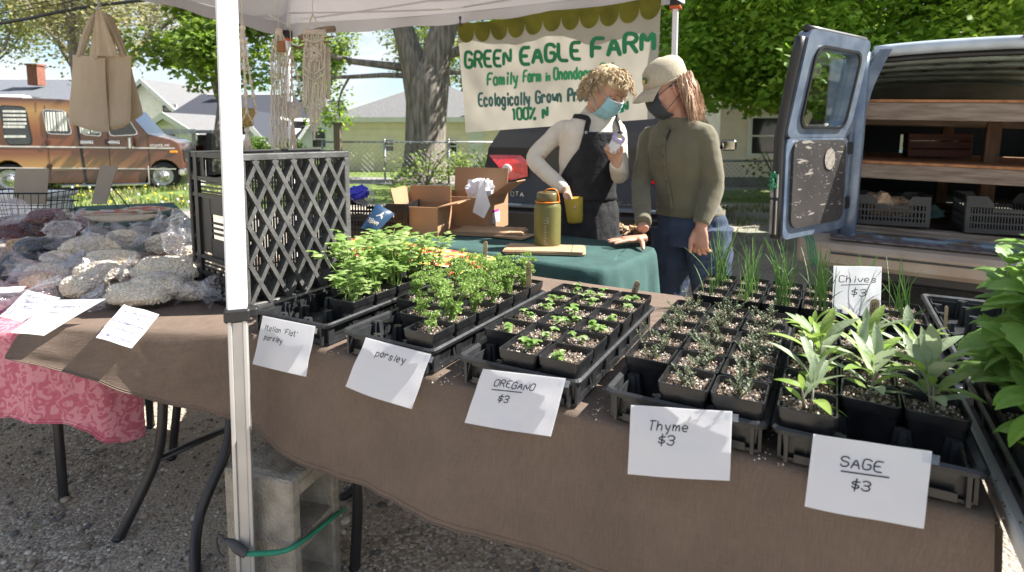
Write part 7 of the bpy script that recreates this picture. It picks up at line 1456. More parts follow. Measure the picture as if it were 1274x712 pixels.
# ---------------------------------------------------------------- banner
def banner():
    def Yat(px):
        r_ = ray(px, 20); k = r_.x / r_.y; a, b = cBL, cBR; t_ = (k * a.y - a.x) / ((b.x - a.x) - k * (b.y - a.y)); return (a.y + (b.y - a.y) * t_) - .10
    Ya, Yb = Yat(572), Yat(822)
    tl, tr, bl, br = at_y(569, 30, Ya), at_y(823, -5, Yb), at_y(580, 165, Ya), at_y(815, 148, Yb); N = (tr - tl).cross(bl - tl).normalized(); N = -N if N.y > 0 else N
    t = thing('banner', 'cream cloth farm banner with green hand painted lettering hanging from the tent', 'banner', tuple(lerp(tl, tr, .5)))
    def fn(u, v_, o):
        q = .020 * noise.noise(V((u * 5, v_ * 2.2, 1))) + .012 * sin(u * 19 + v_ * 2) * v_ * .6 + .008 * noise.noise(V((u * 14, v_ * 4, 3)))
        return lerp(lerp(tl, tr, u), lerp(bl, br, u), v_) + N * (q + o) + V((0, 0, -.018 * abs(sin(pi * u * 2)) * (1 - v_)))
    def fp(x, yneg, o):   # photograph pixel -> banner
        py = -yneg; u = (x - 569) / 254.
        for _ in range(3):
            top = 30 + (-5 - 30) * u; bot = 165 + (148 - 165) * u; v_ = (py - top) / (bot - top); xl = 569 + 11 * v_; xr = 823 - 8 * v_; u = (x - xl) / (xr - xl)
        return fn(u, v_, o)
    m = mat('banner_canvas', (.50, .47, .40), rough=.9, var=.06, vs=5, trans=.4, bump=.2, bs=9)
    mb = MB(); mb.grid(lambda a, b: fn(a, b, 0), 90, 40); mb.build('canvas', m, t, smooth=True, world=True)
    mo = mat('olive_scallop', (.17, .17, .02), rough=.85, var=.2, vs=8, trans=.25)
    mb = MB(); mb.grid(lambda a, b: fn(a, .075 * b - .005, .004), 90, 3)
    n = 11
    for i in range(n):
        cx = (i + .5) / n; k = 14; q = [fn(cx + .5 / n * .98 * cos(-pi * j / k), .070 + .105 * sin(pi * j / k), .0045) for j in range(k + 1)]; top = [fn(cx + .5 / n * .98 * cos(-pi * j / k), .070, .0045) for j in range(k + 1)]
        vs = q + top; mb.add(vs, [(j, j + 1, k + 2 + j, k + 1 + j) for j in range(k)])
    mb.build('scallop_trim', mo, t, world=True)
    g1, g2, g3, g4 = mat('paint_dark_green', (.015, .20, .085), rough=.7, var=.12), mat('paint_bright_green', (.04, .33, .13), rough=.7, var=.12), mat('paint_grey_teal', (.05, .16, .145), rough=.7, var=.15), mat('paint_mid_green', (.02, .25, .11), rough=.7, var=.12)
    for col, items in ((g1, [('GREEN', 580, 646, 83, 19.5, 4.2, .10), ('EAGLE', 656, 735, 77.5, 21, 4.8, .10), ('FARM', 745, 819, 68, 24, 5.2, .13)]), (g2, [('Family', 611, 655, 104, 15, 3.0, .05), ('Farm', 660, 684, 100, 14.5, 2.9, .05), ('in', 688, 695, 99, 10, 2.3, 0), ('Onondaga', 698, 748, 97.5, 14.5, 2.9, .05), ('ON', 755, 771, 87, 11, 2.8, .1)]),
                       (g3, [('Ecologically', 599, 671, 131, 16, 2.9, .03), ('Grown', 676, 710, 127, 15, 2.9, .06), ('Produce', 716, 762, 124.5, 16, 3.2, .05)]), (g4, [('100%', 646, 677, 148, 14.5, 3.3, .02), ('N', 684, 692, 146, 14, 3.4, 0), ('AN', 772, 787, 139, 13, 3.2, .1)])):
        for i, (s_, x, x1, y, h, th, rise) in enumerate(items):
            mb = MB(); nat = sum((WID.get(c_, 4.6 if c_.isupper() or c_ in '$03%5' else 4.1) + .9) for c_ in s_) * h / 6 - .9 * h / 6; text(mb, s_, fp, x, -y, h, th, slant=0, seed=i + int(x), jit=.05, rise=rise, width=(x1 - x - th * .5) / nat, off=.0035, sm=2); mb.build('lettering', col, t, world=True)
    for u in (.02,):
        p = fn(u, -.02, .01); mb = MB(); mb.box(p, (.012, .03, .075), ch=.003); mb.box(p + V((0, .006, .03)), (.02, .02, .02), ch=.003); mb.build('clothes_peg', mat('peg_purple', (.06, .04, .16), rough=.4), t, world=True)
banner()
# ---------------------------------------------------------------- hanging tote bags
m_canvas = mat('tote_canvas', (.62, .52, .385), rough=.95, var=.04, vs=9, bump=.12, bs=300, trans=.32)
def tote(label, cs, Y, hook, seed, dep=.03):
    tl, tr, bl, br = [at_y(*c, Y) for c in cs]; t = thing('tote_bag', label, 'tote bag', tuple(lerp(tl, tr, .5)), 0, 'plain canvas tote bags hanging from the tent'); N = V((0, -1, 0))
    def fn(u, v_, s_): e = sin(pi * u) ** .5 if 0 < u < 1 else 0; return lerp(lerp(tl, tr, u), lerp(bl, br, u), v_) + N * (s_ * (dep * e * (.25 + .75 * v_ ** .7)) * (1 if v_ < .97 else .4) + dep * .35 * noise.noise(V((u * 2.5, v_ * 1.8, seed))) + .003 * noise.noise(V((u * 8, v_ * 5, seed)))) + V((0, 0, -.015 * sin(pi * u) * (v_ ** 3) + .008 * noise.noise(V((u * 3, 0, seed)))))
    mb = MB(); mb.grid(lambda a, b: fn(a, b, 1), 24, 24); mb.grid(lambda a, b: fn(1 - a, b, -1), 24, 24); 
    mb.grid(lambda a, b: fn(a, 1, 1 - 2 * b), 24, 2); mb.build('bag_body', m_canvas, t, smooth=True, world=True)
    for s_ in (1, -1):
        pts = smoothpts([fn(.22, .02, s_), lerp(fn(.22, 0, s_), hook, .5) + V((-.012, -.01 * s_, 0)), hook + V((0, 0, .0)), lerp(fn(.78, 0, s_), hook, .5) + V((.012, -.01 * s_, 0)), fn(.78, .02, s_)], 2)
        mb = MB(); vs = []
        for p in pts: vs += [p + V((-.013, -.004 * s_, 0)), p + V((.013, -.006 * s_, .002))]
        mb.add(vs, [(2 * i, 2 * i + 1, 2 * i + 3, 2 * i + 2) for i in range(len(pts) - 1)]); mb.build('handle', m_canvas, t, smooth=True, world=True, thick=.002)
hk = at_y(122, 9, 3.5)
tote('front left canvas tote bag hanging below the hook', [(90, 68), (130, 72), (86, 152), (136, 164)], 3.42, hk, 2); tote('right hand canvas tote bag turned edge on, hanging below the hook', [(126, 66), (163, 69), (130, 163), (163, 152)], 3.46, hk + V((.01, .01, 0)), 5, .035)
tote('rearmost canvas tote bag showing at the lower right of the bunch', [(138, 70), (160, 72), (128, 162), (178, 142)], 3.56, hk + V((.015, .03, 0)), 9); 
mb = MB(); mb.grid(lambda u, v_: lerp(lerp(at_y(119, 14, 3.41), at_y(126, 12, 3.41), u), lerp(at_y(111, 70, 3.41), at_y(146, 70, 3.41), u), v_ ** .7) + V((0, .010 * sin(u * 13) * (.3 + v_) + .008 * noise.noise(V((u * 6, v_ * 2, 4))), 0)), 40, 10); tag(mb.build('gathered_canvas', m_canvas, smooth=True), 'gathered canvas folds bunched above the tote bags', 'tote bag')
mb = MB(); mb.tube([V((hk.x, hk.y + .02, 2.26)), hk + V((0, 0, -.01))], .003, 6); mb.tube([hk + V((-.02, 0, .0)), hk + V((0, 0, -.02)), hk + V((.02, 0, 0))], .004, 6); tag(mb.build('hanging_hook', m_steel), 'thin cord and hook holding the tote bags under the tent edge', 'hook')
# ---------------------------------------------------------------- macrame
m_cord = mat('cotton_cord', (.80, .73, .63), rough=.95, var=.10, vs=60, bump=.6, bs=260)
def cord(mb, pts, r=.004, knots=0):
    pts = [V(p) for p in pts]; mb.tube(pts, r, 6)
    for i in range(knots): k = (i + 1) / (knots + 1) * (len(pts) - 1); j = int(k); p = lerp(pts[j], pts[min(j + 1, len(pts) - 1)], k - j); mb.ell(p, (r * 2.3, r * 2.3, r * 3), 8, 5)
def hanger(label, top, ptop_, pr, ph, tail, potm, hook_z, seed, cat='plant hanger', basket=False):
    """cords from top down to a pot whose rim centre is ptop_ with radius pr and height ph, then a gathered tail"""
    t = thing('macrame_hanger', label, cat, tuple(top)); rr = random.Random(seed); c = ptop_
    mb = MB(); cord(mb, [V((top.x, top.y, hook_z)), top], .003); 
    for k in range(4):
        a = 2 * pi * k / 4 + .5; rim = c + V((cos(a) * pr, sin(a) * pr, 0)); low = c + V((cos(a + pi / 4) * pr * .9, sin(a + pi / 4) * pr * .9, -ph * .75)); low2 = c + V((cos(a - pi / 4) * pr * .9, sin(a - pi / 4) * pr * .9, -ph * .75)); bot = c + V((0, 0, -ph - .02))
        cord(mb, [top, lerp(top, rim, .5) + V((rr.uniform(-.006, .006), 0, 0)), rim + V((cos(a) * .006, sin(a) * .006, 0))], .0055, 6); r2 = rim + V((cos(a) * .008, sin(a) * .008, -ph * .2)); cord(mb, [rim, r2], .006); cord(mb, [r2, low, bot], .004); cord(mb, [r2, low2, bot], .004); mb.ell(r2, (.011, .011, .014), 8, 5)
    b0 = c + V((0, 0, -ph - .02))
    for k in range(16): a = 2 * pi * k / 16; cord(mb, [b0, b0 + V((cos(a) * .012, sin(a) * .012, -.05)), b0 + V((cos(a) * .022 + rr.uniform(-.008, .008), sin(a) * .022, -tail * rr.uniform(.85, 1)))], .0035)
    mb.ell(b0, (.016, .016, .02), 8, 6); mb.build('cord', m_cord, t, smooth=True, world=True)
    mb = MB(); mb.lathe([(.001, -ph), (pr * .72, -ph), (pr * .97, -ph * .5), (pr, 0), (pr * .93, 0), (pr * .9, -ph * .3), (.001, -ph * .3)], c, 22); mb.build('pot', potm, t, smooth=True, world=True)
def Ph(px, py, Y): return at_y(px, py, Y)
m_wick = mat('wicker', (.42, .30, .10), rough=.7, var=.3, vs=90, bump=.8, bs=160); m_pott = mat('white_pot', (.62, .60, .58), rough=.6, var=.05)
hanger('knotted cord hanger holding a small straw basket beside the near tent leg', Ph(301, 18, 3.4), Ph(306, 135, 3.4), .045, .105, .13, m_wick, 2.28, 1)
hanger('cord hanger holding a white pot beside the far tent leg', Ph(362, 62, 4.7), Ph(363, 127, 4.7), .078, .13, .26, m_pott, 2.25, 2)
def bundle(label, px, Y, y0, y1, w_, n, seed, twist=True):
    t = thing('macrame_hanging', label, 'macrame', tuple(Ph(px, y0, Y))); rr = random.Random(seed); mb = MB(); S = Y / F; tp = Ph(px, y0, Y)
    for k in range(n):
        x = (k / (n - 1) - .5) * w_ * S; pts = []; 
        for i in range(18): f = i / 17; p = Ph(px, lerp(y0, y1 * rr.uniform(.97, 1), f), Y); pts.append(p + V((x * min(1, f * 5 + .2) + rr.uniform(-.004, .004), (.010 * sin(f * 40 + k) if twist else .012 * noise.noise(V((k, f * 3, seed)))) + (k % 3) * .012, 0)) + V((.007 * sin(f * 46 + k * 2) if twist and k % 3 == 0 else 0, 0, 0)))
        cord(mb, pts, rr.uniform(.005, .0075) if twist and k % 3 == 0 else .0042)
    cord(mb, [V((tp.x, tp.y, 2.3)), tp + V((0, 0, .0))], .003); mb.ell(tp + V((0, 0, -.01)), (.03, .02, .03), 10, 6); mb.build('cord', m_cord, t, smooth=True, world=True); return t
t = bundle('long braided macrame cords hanging left of the far tent leg', 347, 4.6, 38, 190, 18, 13, 4); mb = MB(); p = Ph(350, 58, 4.52); mb.box(p, (.06, .01, .085), ch=.008); mb.build('leather_tag', mat('leather_tan', (.42, .18, .08), rough=.6), t, world=True)
def wall_hanging():
    Y = 4.4; S = Y / F; t = thing('macrame_hanging', 'wide fringed macrame wall hanging with leaf pattern on a driftwood stick', 'macrame', tuple(Ph(389, 38, Y))); rr = random.Random(9)
    mb = MB(); mb.tube(smoothpts([Ph(372, 48, Y), Ph(392, 40, Y), Ph(404, 37, Y), Ph(417, 36, Y)], 1), [.020, .022, .026, .024, .024, .022, .018, .014][:6], 10); mb.build('driftwood_stick', mat('driftwood', (.26, .20, .15), rough=.9, var=.25, vs=14, bump=.4), t, smooth=True, world=True)
    mb = MB(); tp = Ph(389, 18, Y); cord(mb, [V((tp.x, tp.y, 2.3)), tp], .003); cord(mb, [tp, Ph(380, 40, Y)], .005); cord(mb, [tp, Ph(399, 38, Y)], .005)
    for k in range(14):   # vertical cords with fringe ending in a V
        x = 378 + 26 * k / 13; L_ = 132 + 48 * (1 - abs(k - 6.5) / 6.5) ** 1.5; pts = [Ph(x + (rr.uniform(-.6, .6) if i > 5 else 0), lerp(42, L_, i / 9), Y - .02) + V((0, .01 * sin(k * 2 + i), 0)) for i in range(10)]; cord(mb, pts, .0062)
        mb.ell(Ph(x, 40, Y - .028), (.009, .012, .022), 6, 4)
    for k in range(8): x = 402 + 8 * k / 7; cord(mb, [Ph(x, 60 + rr.uniform(-4, 4), Y + .03), Ph(x + rr.uniform(-1, 1), 90, Y + .04), Ph(x + rr.uniform(-2, 1.5), 124, Y + .03)], .006)
    for cx, cy_, n, r_ in ((391, 66, 8, 10.5), (391, 66, 8, 6)):   # petals
        for k in range(n):
            a = 2 * pi * k / n + .39; p0 = (cx + 2 * cos(a), cy_ + 2 * sin(a)); p1 = (cx + r_ * cos(a), cy_ + r_ * sin(a) * 1.15)
            for s_ in (-1, 1): m_ = ((p0[0] + p1[0]) / 2 + s_ * 2.2 * sin(a), (p0[1] + p1[1]) / 2 - s_ * 2.2 * cos(a)); cord(mb, smoothpts([Ph(*p0, Y - .045), Ph(*m_, Y - .05), Ph(*p1, Y - .045)], 1), .0052)
    for s_ in (-1, 1):
        for yy in (48, 84, 92): cord(mb, [Ph(391 - s_ * 13, yy, Y - .04), Ph(391, yy + (9 if yy > 60 else 5), Y - .046)], .0065)
    mb.build('cord', m_cord, t, smooth=True, world=True)
    for i, (a, b) in enumerate([((366, 61), (378, 57)), ((402, 48), (416, 45)), ((403, 53), (412, 52)), ((372, 52), (379, 53))]): mb = MB(); mb.tube([Ph(*a, Y - .02), Ph(*b, Y - .02)], .007, 6); mb.build('twig', mat('twig', (.20, .11, .06), rough=.8), t, world=True)
wall_hanging()

# ================================================================ PEOPLE
m_skin = mat('skin_light', (.52, .30, .21), rough=.5, var=.07, vs=30, bump=.12, bs=160, spec=.35); m_skin2 = mat('skin_ruddy', (.50, .26, .18), rough=.5, var=.10, vs=22, bump=.15, bs=150, spec=.35)
def remesh(o, vox, smooth_it=4, fac=.5):
    md = o.modifiers.new('fuse', 'REMESH'); md.mode = 'VOXEL'; md.voxel_size = vox; md.use_smooth_shade = True
    if smooth_it: s_ = o.modifiers.new('soften', 'SMOOTH'); s_.iterations = smooth_it; s_.factor = fac
def wrinkle(o, st, size):
    tx = bpy.data.textures.new('cloth_wrinkles', 'CLOUDS'); tx.noise_scale = size; tx.noise_depth = 2; md = o.modifiers.new('wrinkle', 'DISPLACE'); md.texture = tx; md.strength = st; md.mid_level = .5; md.texture_coords = 'LOCAL'
def ering(c, side, front, hw, hd, n=24, pw=1.0):
    return [c + side * (hw * math.copysign(abs(cos(a)) ** pw, cos(a))) + front * (hd * math.copysign(abs(sin(a)) ** pw, sin(a))) for a in [2 * pi * k / n for k in range(n)]]
def limb(mb, pts, rad, n=14, it=2):
    P_ = smoothpts([V(p) for p in pts], it); m_ = len(P_); tab = [(i / (len(rad) - 1), r_) for i, r_ in enumerate(rad)]; mb.tube(P_, [interp(tab, i / (m_ - 1)) for i in range(m_)], n)
def hand(mb, wr, d, nrm, tside, curl, s_=1., spread=.10, tcurl=.5, thumb=None):
    """palm, four fingers of different length and a thumb leaving the side of the palm; nrm points out of the palm"""
    d = V(d).normalized(); nrm = (V(nrm) - d * V(nrm).dot(d)).normalized(); sd = d.cross(nrm).normalized() * tside; wr = V(wr)
    rings = [[wr + d * (f * .090 * s_) + sd * (w_ * s_ * cos(a)) + nrm * (h_ * s_ * sin(a)) for a in [2 * pi * k / 16 for k in range(16)]] for f, w_, h_ in ((-.25, .025, .020), (0, .027, .019), (.35, .036, .018), (.75, .042, .016), (1.0, .040, .013), (1.06, .034, .008))]
    mb.loft(rings)
    for i, (off, L_, r_) in enumerate([(.031, .070, .0092), (.0105, .079, .0096), (-.0105, .074, .0092), (-.031, .058, .0082)]):
        p = wr + d * (.084 * s_ * (1 - .04 * abs(i - 1.2))) + sd * off * s_; dr = (d + sd * off / .031 * spread).normalized(); pts = [p - dr * .02 * s_, p]; a = 0.; c_ = curl[i]
        for j, q in enumerate((.46, .31, .23)):
            a += c_ * (.75, 1.15, .8)[j]; dd = dr * cos(a) + nrm * sin(a); p = p + dd * L_ * q * s_; pts.append(p)
        mb.tube(pts, [r_ * s_ * k for k in (1, 1, .98, .9, .72)], 10); mb.ell(p, (r_ * .72 * s_,) * 3, 8, 5); 
        for q in (1, 2, 3): mb.ell(pts[q], (r_ * s_ * (1.04, 1.0, .93)[q - 1],) * 3, 8, 5)
    b = wr + d * .022 * s_ + sd * .026 * s_; t1 = (sd * .75 + d * .65 + nrm * .30).normalized() if thumb is None else V(thumb).normalized(); t2 = (t1 + nrm * tcurl + d * .35 * (1 - tcurl) - sd * tcurl * .5).normalized()
    q1 = b + t1 * .040 * s_; q2 = q1 + t2 * .032 * s_; q3 = q2 + (t2 + nrm * .2).normalized() * .024 * s_; mb.tube([b - t1 * .01, b, q1, q2, q3], [.014 * s_, .0145 * s_, .0115 * s_, .0105 * s_, .008 * s_], 10); mb.ell(q3, (.008 * s_,) * 3, 8, 5)
def headframe(c, fwd, up):
    f = V(fwd).normalized(); u = (V(up) - f * V(up).dot(f)).normalized(); r_ = f.cross(u).normalized()   # r_: her right-hand side seen from behind
    return lambda x, y, z: V(c) + r_ * x + f * y + u * z, Matrix((r_, f, u)).transposed()
def add_head(mb, H, s_=1.):
    tab = [(-.118, .052, .022, .020), (-.108, .046, .040, .040), (-.085, .024, .055, .068), (-.055, .006, .064, .086), (-.02, .0, .069, .094), (.015, -.003, .073, .096), (.05, -.008, .074, .096), (.08, -.012, .066, .086), (.105, -.016, .045, .060), (.118, -.018, .020, .028)]
    mb.loft([[H(hw * cos(a) * s_, (cy_ + hd * sin(a)) * s_, z * s_) for a in [2 * pi * k / 24 for k in range(24)]] for z, cy_, hw, hd in tab])
    mb.tube([H(0, .088 * s_, .022 * s_), H(0, .105 * s_, -.005 * s_), H(0, .112 * s_, -.022 * s_)], [.009, .011, .014], 8); mb.ell(H(0, .104 * s_, -.026 * s_), (.014,) * 3, 8, 6)
    for s in (-1, 1): mb.ell(H(s * .011, .100 * s_, -.030 * s_), (.009,) * 3, 8, 5); mb.ell(H(s * .036, .078 * s_, .032 * s_), (.024, .014, .014), 10, 6); mb.ell(H(s * .040, .072 * s_, -.02 * s_), (.022, .02, .02), 10, 6)
def add_ear(mb, H, M, s, s_=1.):
    rr_ = [H(s * (.072 + .012 * abs(cos(a))) , -.012 + .017 * cos(a), -.008 + .030 * sin(a)) for a in [2 * pi * k / 16 for k in range(16)]]; mb.tube(rr_, .0055, 8, closed=True); mb.ell(H(s * .071, -.008, -.010), (.008, .014, .024), 10, 6, M); mb.ell(H(s * .075, -.006, -.036), (.006, .008, .009), 8, 5, M)
def face_bits(par, H, M, brow, lidm):
    for s in (-1, 1):
        mb = MB(); mb.ell(H(s * .033, .0835, .010), (.0145, .010, .0085), 12, 8, M); mb.build('eyelid', lidm, par, smooth=True, world=True)
        mb = MB(); mb.tube([H(s * .020, .0925, .005), H(s * .033, .0935, .0015), H(s * .046, .0865, .005)], .0014, 5); mb.build('eyelash', mat('lash_brown', (.05, .03, .02)), par, world=True)
        mb = MB(); mb.tube([H(s * .016, .097, .030), H(s * .032, .096, .036), H(s * .050, .083, .031)], [.003, .0035, .0018], 6); mb.build('eyebrow', brow, par, world=True)
def mask(par, H, m, s_=1.0, pleats=True, name='face_mask'):
    mb = MB()
    def fn(u, v_):   # u across, v from top of the nose to under the chin
        a = (u - .5) * 2.15; z = lerp(.002, -.128, v_); fy = interp([(0, .112), (.22, .120), (.5, .118), (.8, .100), (1, .070)], v_); rad = interp([(0, .058), (.4, .074), (.8, .064), (1, .048)], v_); q = .0022 * (1 if int(v_ * 8) % 2 else 0) if pleats and abs(a) < 1 else 0; e = 1 - abs(sin(a)) ** 2 * (.0 if v_ < .2 else .0)
        return H(sin(a) * (rad + q) * 1.12, (fy - .075) + (.078 + q) * cos(a) - .002, z + .012 * (1 - cos(a)))
    mb.grid(fn, 26, 24); o = mb.build(name, m, par, smooth=True, world=True, thick=.0015)
    for s in (-1, 1):
        e0, e1 = fn((s + 1) / 2, .12), fn((s + 1) / 2, .72); mb = MB(); mb.tube(smoothpts([e0, H(s * .080, .01, .018), H(s * .083, -.028, .0), H(s * .082, -.022, -.035), e1], 2), .0018, 5); mb.build('ear_loop', m, par, smooth=True, world=True)
    return o
def button(par, p, r_, m, name='button'): mb = MB(); mb.ell(p, (r_, r_ * .6, r_), 10, 6); mb.build(name, m, par, smooth=True, world=True)

def blonde():
    Y = 3.05; P = lambda px, py, dy=0.: at_y(px, py, Y + dy); t = thing('person', 'person with curly blond hair in cream top and black overalls holding a yellow cup', 'person', (P(728, 300).x, Y, 0))
    fr = V((.30, -.95, 0)).normalized(); sd = V((.95, .30, 0)).normalized()
    rows = [(P(727, 290), .185, .125), (P(727, 262), .180, .122), (P(729, 238), .150, .105), (P(731, 212), .155, .112), (P(734, 186), .168, .120), (P(737, 166, -.01), .176, .112), (P(739, 153, -.015), .160, .090), (P(741, 146, -.02), .115, .075), (P(742, 141, -.025), .072, .062)]
    def torso(f, a, gr=0.):
        k = f * (len(rows) - 1); i = min(int(k), len(rows) - 2); q = k - i; c = lerp(rows[i][0], rows[i + 1][0], q); hw = lerp(rows[i][1], rows[i + 1][1], q) + gr; hd = lerp(rows[i][2], rows[i + 1][2], q) + gr; return c + sd * hw * sin(a) + fr * hd * cos(a)
    H, HM = headframe(P(754, 113, -.075), (.50, -.62, -.60), (.30, -.25, .90)); nb = rows[-1][0]
    shR, elR, wrR = P(699, 161, .03), P(661, 198, .0), P(703, 236, -.15); shL, elL, wrL = P(768, 160, -.02), P(771, 221, -.10), P(767, 203, -.26)
    mb = MB(); mb.loft([ering(c, sd, fr, hw * .92, hd * .9) for c, hw, hd in rows]); limb(mb, [rows[-2][0], nb + V((0, 0, .01)), lerp(nb, H(0, -.03, -.06), .5), H(0, -.025, -.04)], [.07, .052, .048, .048]); add_head(mb, H)
    for s in (-1, 1): add_ear(mb, H, HM, s)
    for a, b, c in ((shR, elR, wrR), (shL, elL, wrL)): limb(mb, [a, b, c], [.036, .030, .022])
    for s in (-1, 1):
        hp = P(727, 292) + sd * s * .09; limb(mb, [hp, V((hp.x, hp.y - .02, .48)), V((hp.x, hp.y + .02, .08))], [.085, .06, .042]); mb.ell((hp.x + .02, hp.y - .05, .035), (.045, .12, .035), 12, 8)
    hR = wrR + (wrR - elR).normalized() * .01; hand(mb, hR, (.28, -.22, -1), (.75, -.4, -.1), 1, (.30, .34, .38, .45), spread=.22, thumb=(.2, -1, -.9))
    hand(mb, wrL, (-.12, -.30, 1), (-.55, -.75, -.1), -1, (1.05, 1.1, 1.15, 1.2), .95, spread=.05, thumb=(-.5, -.5, .7))
    body = mb.build('body', m_skin, t, world=True, smooth=True); remesh(body, .004, 3)
    # cream ribbed top
    m = mat('cream_knit', (.66, .60, .51), rough=.9, var=.05, vs=20, bump=.3, bs=180); mb = MB(); mb.loft([ering(c, sd, fr, hw, hd) for c, hw, hd in rows])
    limb(mb, [lerp(shR, rows[5][0], .35), shR, lerp(shR, elR, .55), elR, lerp(elR, wrR, .5), wrR], [.060, .056, .048, .046, .040, .030]); limb(mb, [lerp(shL, rows[5][0], .35), shL, lerp(shL, elL, .6), elL, lerp(elL, wrL, .5), wrL], [.058, .054, .047, .046, .040, .031])
    limb(mb, [rows[-2][0], nb, nb + V((.004, -.01, .012))], [.09, .070, .064])
    rr = random.Random(3)
    o = mb.build('knit_top', m, t, world=True, smooth=True); remesh(o, .0065, 4); wrinkle(o, 0.010, 0.07)
    # overalls
    mk = mat('black_linen', (.012, .012, .014), rough=.85, var=.4, vs=18, bump=.5, bs=40); mb = MB()
    mb.loft([ering(c, sd, fr, hw, hd) for c, hw, hd in ((V((P(722, 300).x, Y, .62)), .225, .150), (P(722, 290), .22, .148), (P(724, 262), .205, .140), (P(727, 246), .175, .122), (P(729, 236), .160, .113))])
    for s in (-1, 1): hp = P(727, 295) + sd * s * .095; limb(mb, [hp, V((hp.x, hp.y - .01, .48)), V((hp.x, hp.y + .01, .12))], [.120, .118, .125])
    o = mb.build('overall_trousers', mk, t, world=True, smooth=True); remesh(o, .007, 4); wrinkle(o, 0.015, 0.1)
    mb = MB(); tab = [(0, 1.5), (.25, 1.45), (.42, 1.05), (.60, .72), (.62, .70)]
    mb.grid(lambda u, v_: torso(.20 + .44 * v_, (u * 2 - 1) * interp([(0, 1.57), (.35, 1.35), (.7, .72), (1, .60)], v_) + .06, .012 + .004 * noise.noise(V((u * 6, v_ * 5, 2)))), 26, 20); mb.build('overall_bib', mk, t, world=True, smooth=True, thick=.005)
    for s in (-1, 1):
        a0 = s * .54 + .06; pts = [torso(.63, a0, .016), torso(.72, a0 * .98, .015), torso(.80, a0 * 1.02, .013), torso(.87, a0 * 1.5, .016), torso(.91, s * 1.6, .022), torso(.86, s * 2.3, .016), torso(.7, s * 2.7, .016), torso(.45, s * 2.8, .014)]
        pts = smoothpts(pts, 2); mb = MB(); vs = []
        for i, p in enumerate(pts): d = (pts[min(i + 1, len(pts) - 1)] - pts[max(0, i - 1)]).normalized(); k = i / (len(pts) - 1); nrm = (p - lerp(rows[5][0], rows[-1][0], .3)).normalized(); w_ = d.cross(nrm).normalized() * .013; vs += [p - w_, p + w_]
        mb.add(vs, [(2 * i, 2 * i + 1, 2 * i + 3, 2 * i + 2) for i in range(len(pts) - 1)]); mb.build('overall_strap', mk, t, world=True, smooth=True, thick=.004); button(t, torso(.635, a0, .022), .009, mat('button_grey', (.3, .3, .3), rough=.4))
    mask(t, H, mat('surgical_blue', (.28, .52, .60), rough=.8, var=.04)); face_bits(t, H, HM, mat('brow_blond', (.28, .18, .09)), m_skin)
    mb = MB(); mb.tube([H(-.055, .086, .0), H(-.02, .118, .004), H(.02, .118, .004), H(.055, .086, .0)], .004, 6); mb.build('mask_edge', mat('mask_white', (.7, .75, .78)), t, world=True, smooth=True)
    # curly hair: many coiled locks over a scalp
    mh = mat('blond_hair', (.46, .32, .17), rough=.5, col2=(.74, .60, .40), vs=28, rnd=0, spec=.4, bump=.5, bs=250, trans=.12); hair = MB()
    for z, cy_, hw, hd in [(-.02, -.045, .078, .068), (.02, -.030, .088, .088), (.06, -.012, .090, .104), (.09, -.012, .075, .090), (.118, -.014, .040, .055)]: pass
    hair.loft([[H(hw * cos(a), cy_ + hd * sin(a), z) for a in [2 * pi * k / 20 for k in range(20)]] for z, cy_, hw, hd in [(-.045, -.060, .060, .045), (-.01, -.045, .078, .066), (.03, -.024, .086, .086), (.065, -.012, .086, .102), (.095, -.012, .070, .086), (.120, -.014, .036, .050)]]); rr = random.Random(12)
    for i in range(330):
        az = rr.uniform(0, 2 * pi); el = rr.uniform(-.50, 1.5); fy = sin(az)
        if fy > .25 and el < .60: continue
        if el < .0 and fy > -.1: continue
        n0 = V((cos(el) * cos(az), cos(el) * fy, sin(el))); root = H(n0.x * .078, -.012 + n0.y * .096, .010 + n0.z * .100); out = (HM @ n0).normalized(); fall = (V((0, 0, -1)) * 1.0 + out * .30 + HM @ V((0, .38 if fy > -.2 else -.12, 0))).normalized()
        ln_ = rr.uniform(.045, .080) * (1 if fy > .3 else 1.1); rad = rr.uniform(.005, .012); tw = rr.choice((-1, 1)) * rr.uniform(4, 8.5); ph = rr.uniform(0, 6.3); e1 = fall.orthogonal().normalized(); e2 = fall.cross(e1)
        for j in range(6):
            o1, o2, lj, pj = rr.gauss(0, .0032), rr.gauss(0, .0032), ln_ * rr.uniform(.75, 1.15), ph + rr.gauss(0, .25); pts = []
            for k in range(10): f = k / 9; pts.append(root + e1 * o1 + e2 * o2 + out * (.008 + .026 * sin(pi * min(1, f * .8))) + fall * lj * f + (e1 * cos(pj + tw * f) + e2 * sin(pj + tw * f)) * rad * min(1, f * 3 + .3))
            hair.tube(pts, [lerp(.0024, .0006, k / 9) for k in range(10)], 3, cap=False)
    hair.build('hair', mh, t, world=True, smooth=True)
    # things she holds
    cc = hR + V((.035, -.05, -.085)); cup = thing('cup', 'yellow translucent drinking cup held by the blond person', 'cup', tuple(cc)); M = Matrix.Rotation(radians(-5), 3, 'Y'); mb = MB(); mb.lathe([(.001, -.068), (.036, -.068), (.038, -.06), (.047, .055), (.045, .055), (.036, -.060), (.001, -.062)], (0, 0, 0), 28, M); mb.build('cup_wall', mat('yellow_cup', (.68, .56, .10), rough=.15, trans=.6, alpha=.85, var=.05), cup, smooth=True)
    mb = MB(); mb.lathe([(.001, -.060), (.0362, -.059), (.0425, .02), (.001, .02)], (0, 0, 0), 24, M); mb.build('drink', mat('yellow_drink', (.66, .55, .07), rough=.1, trans=.5, var=.08), cup, smooth=True)
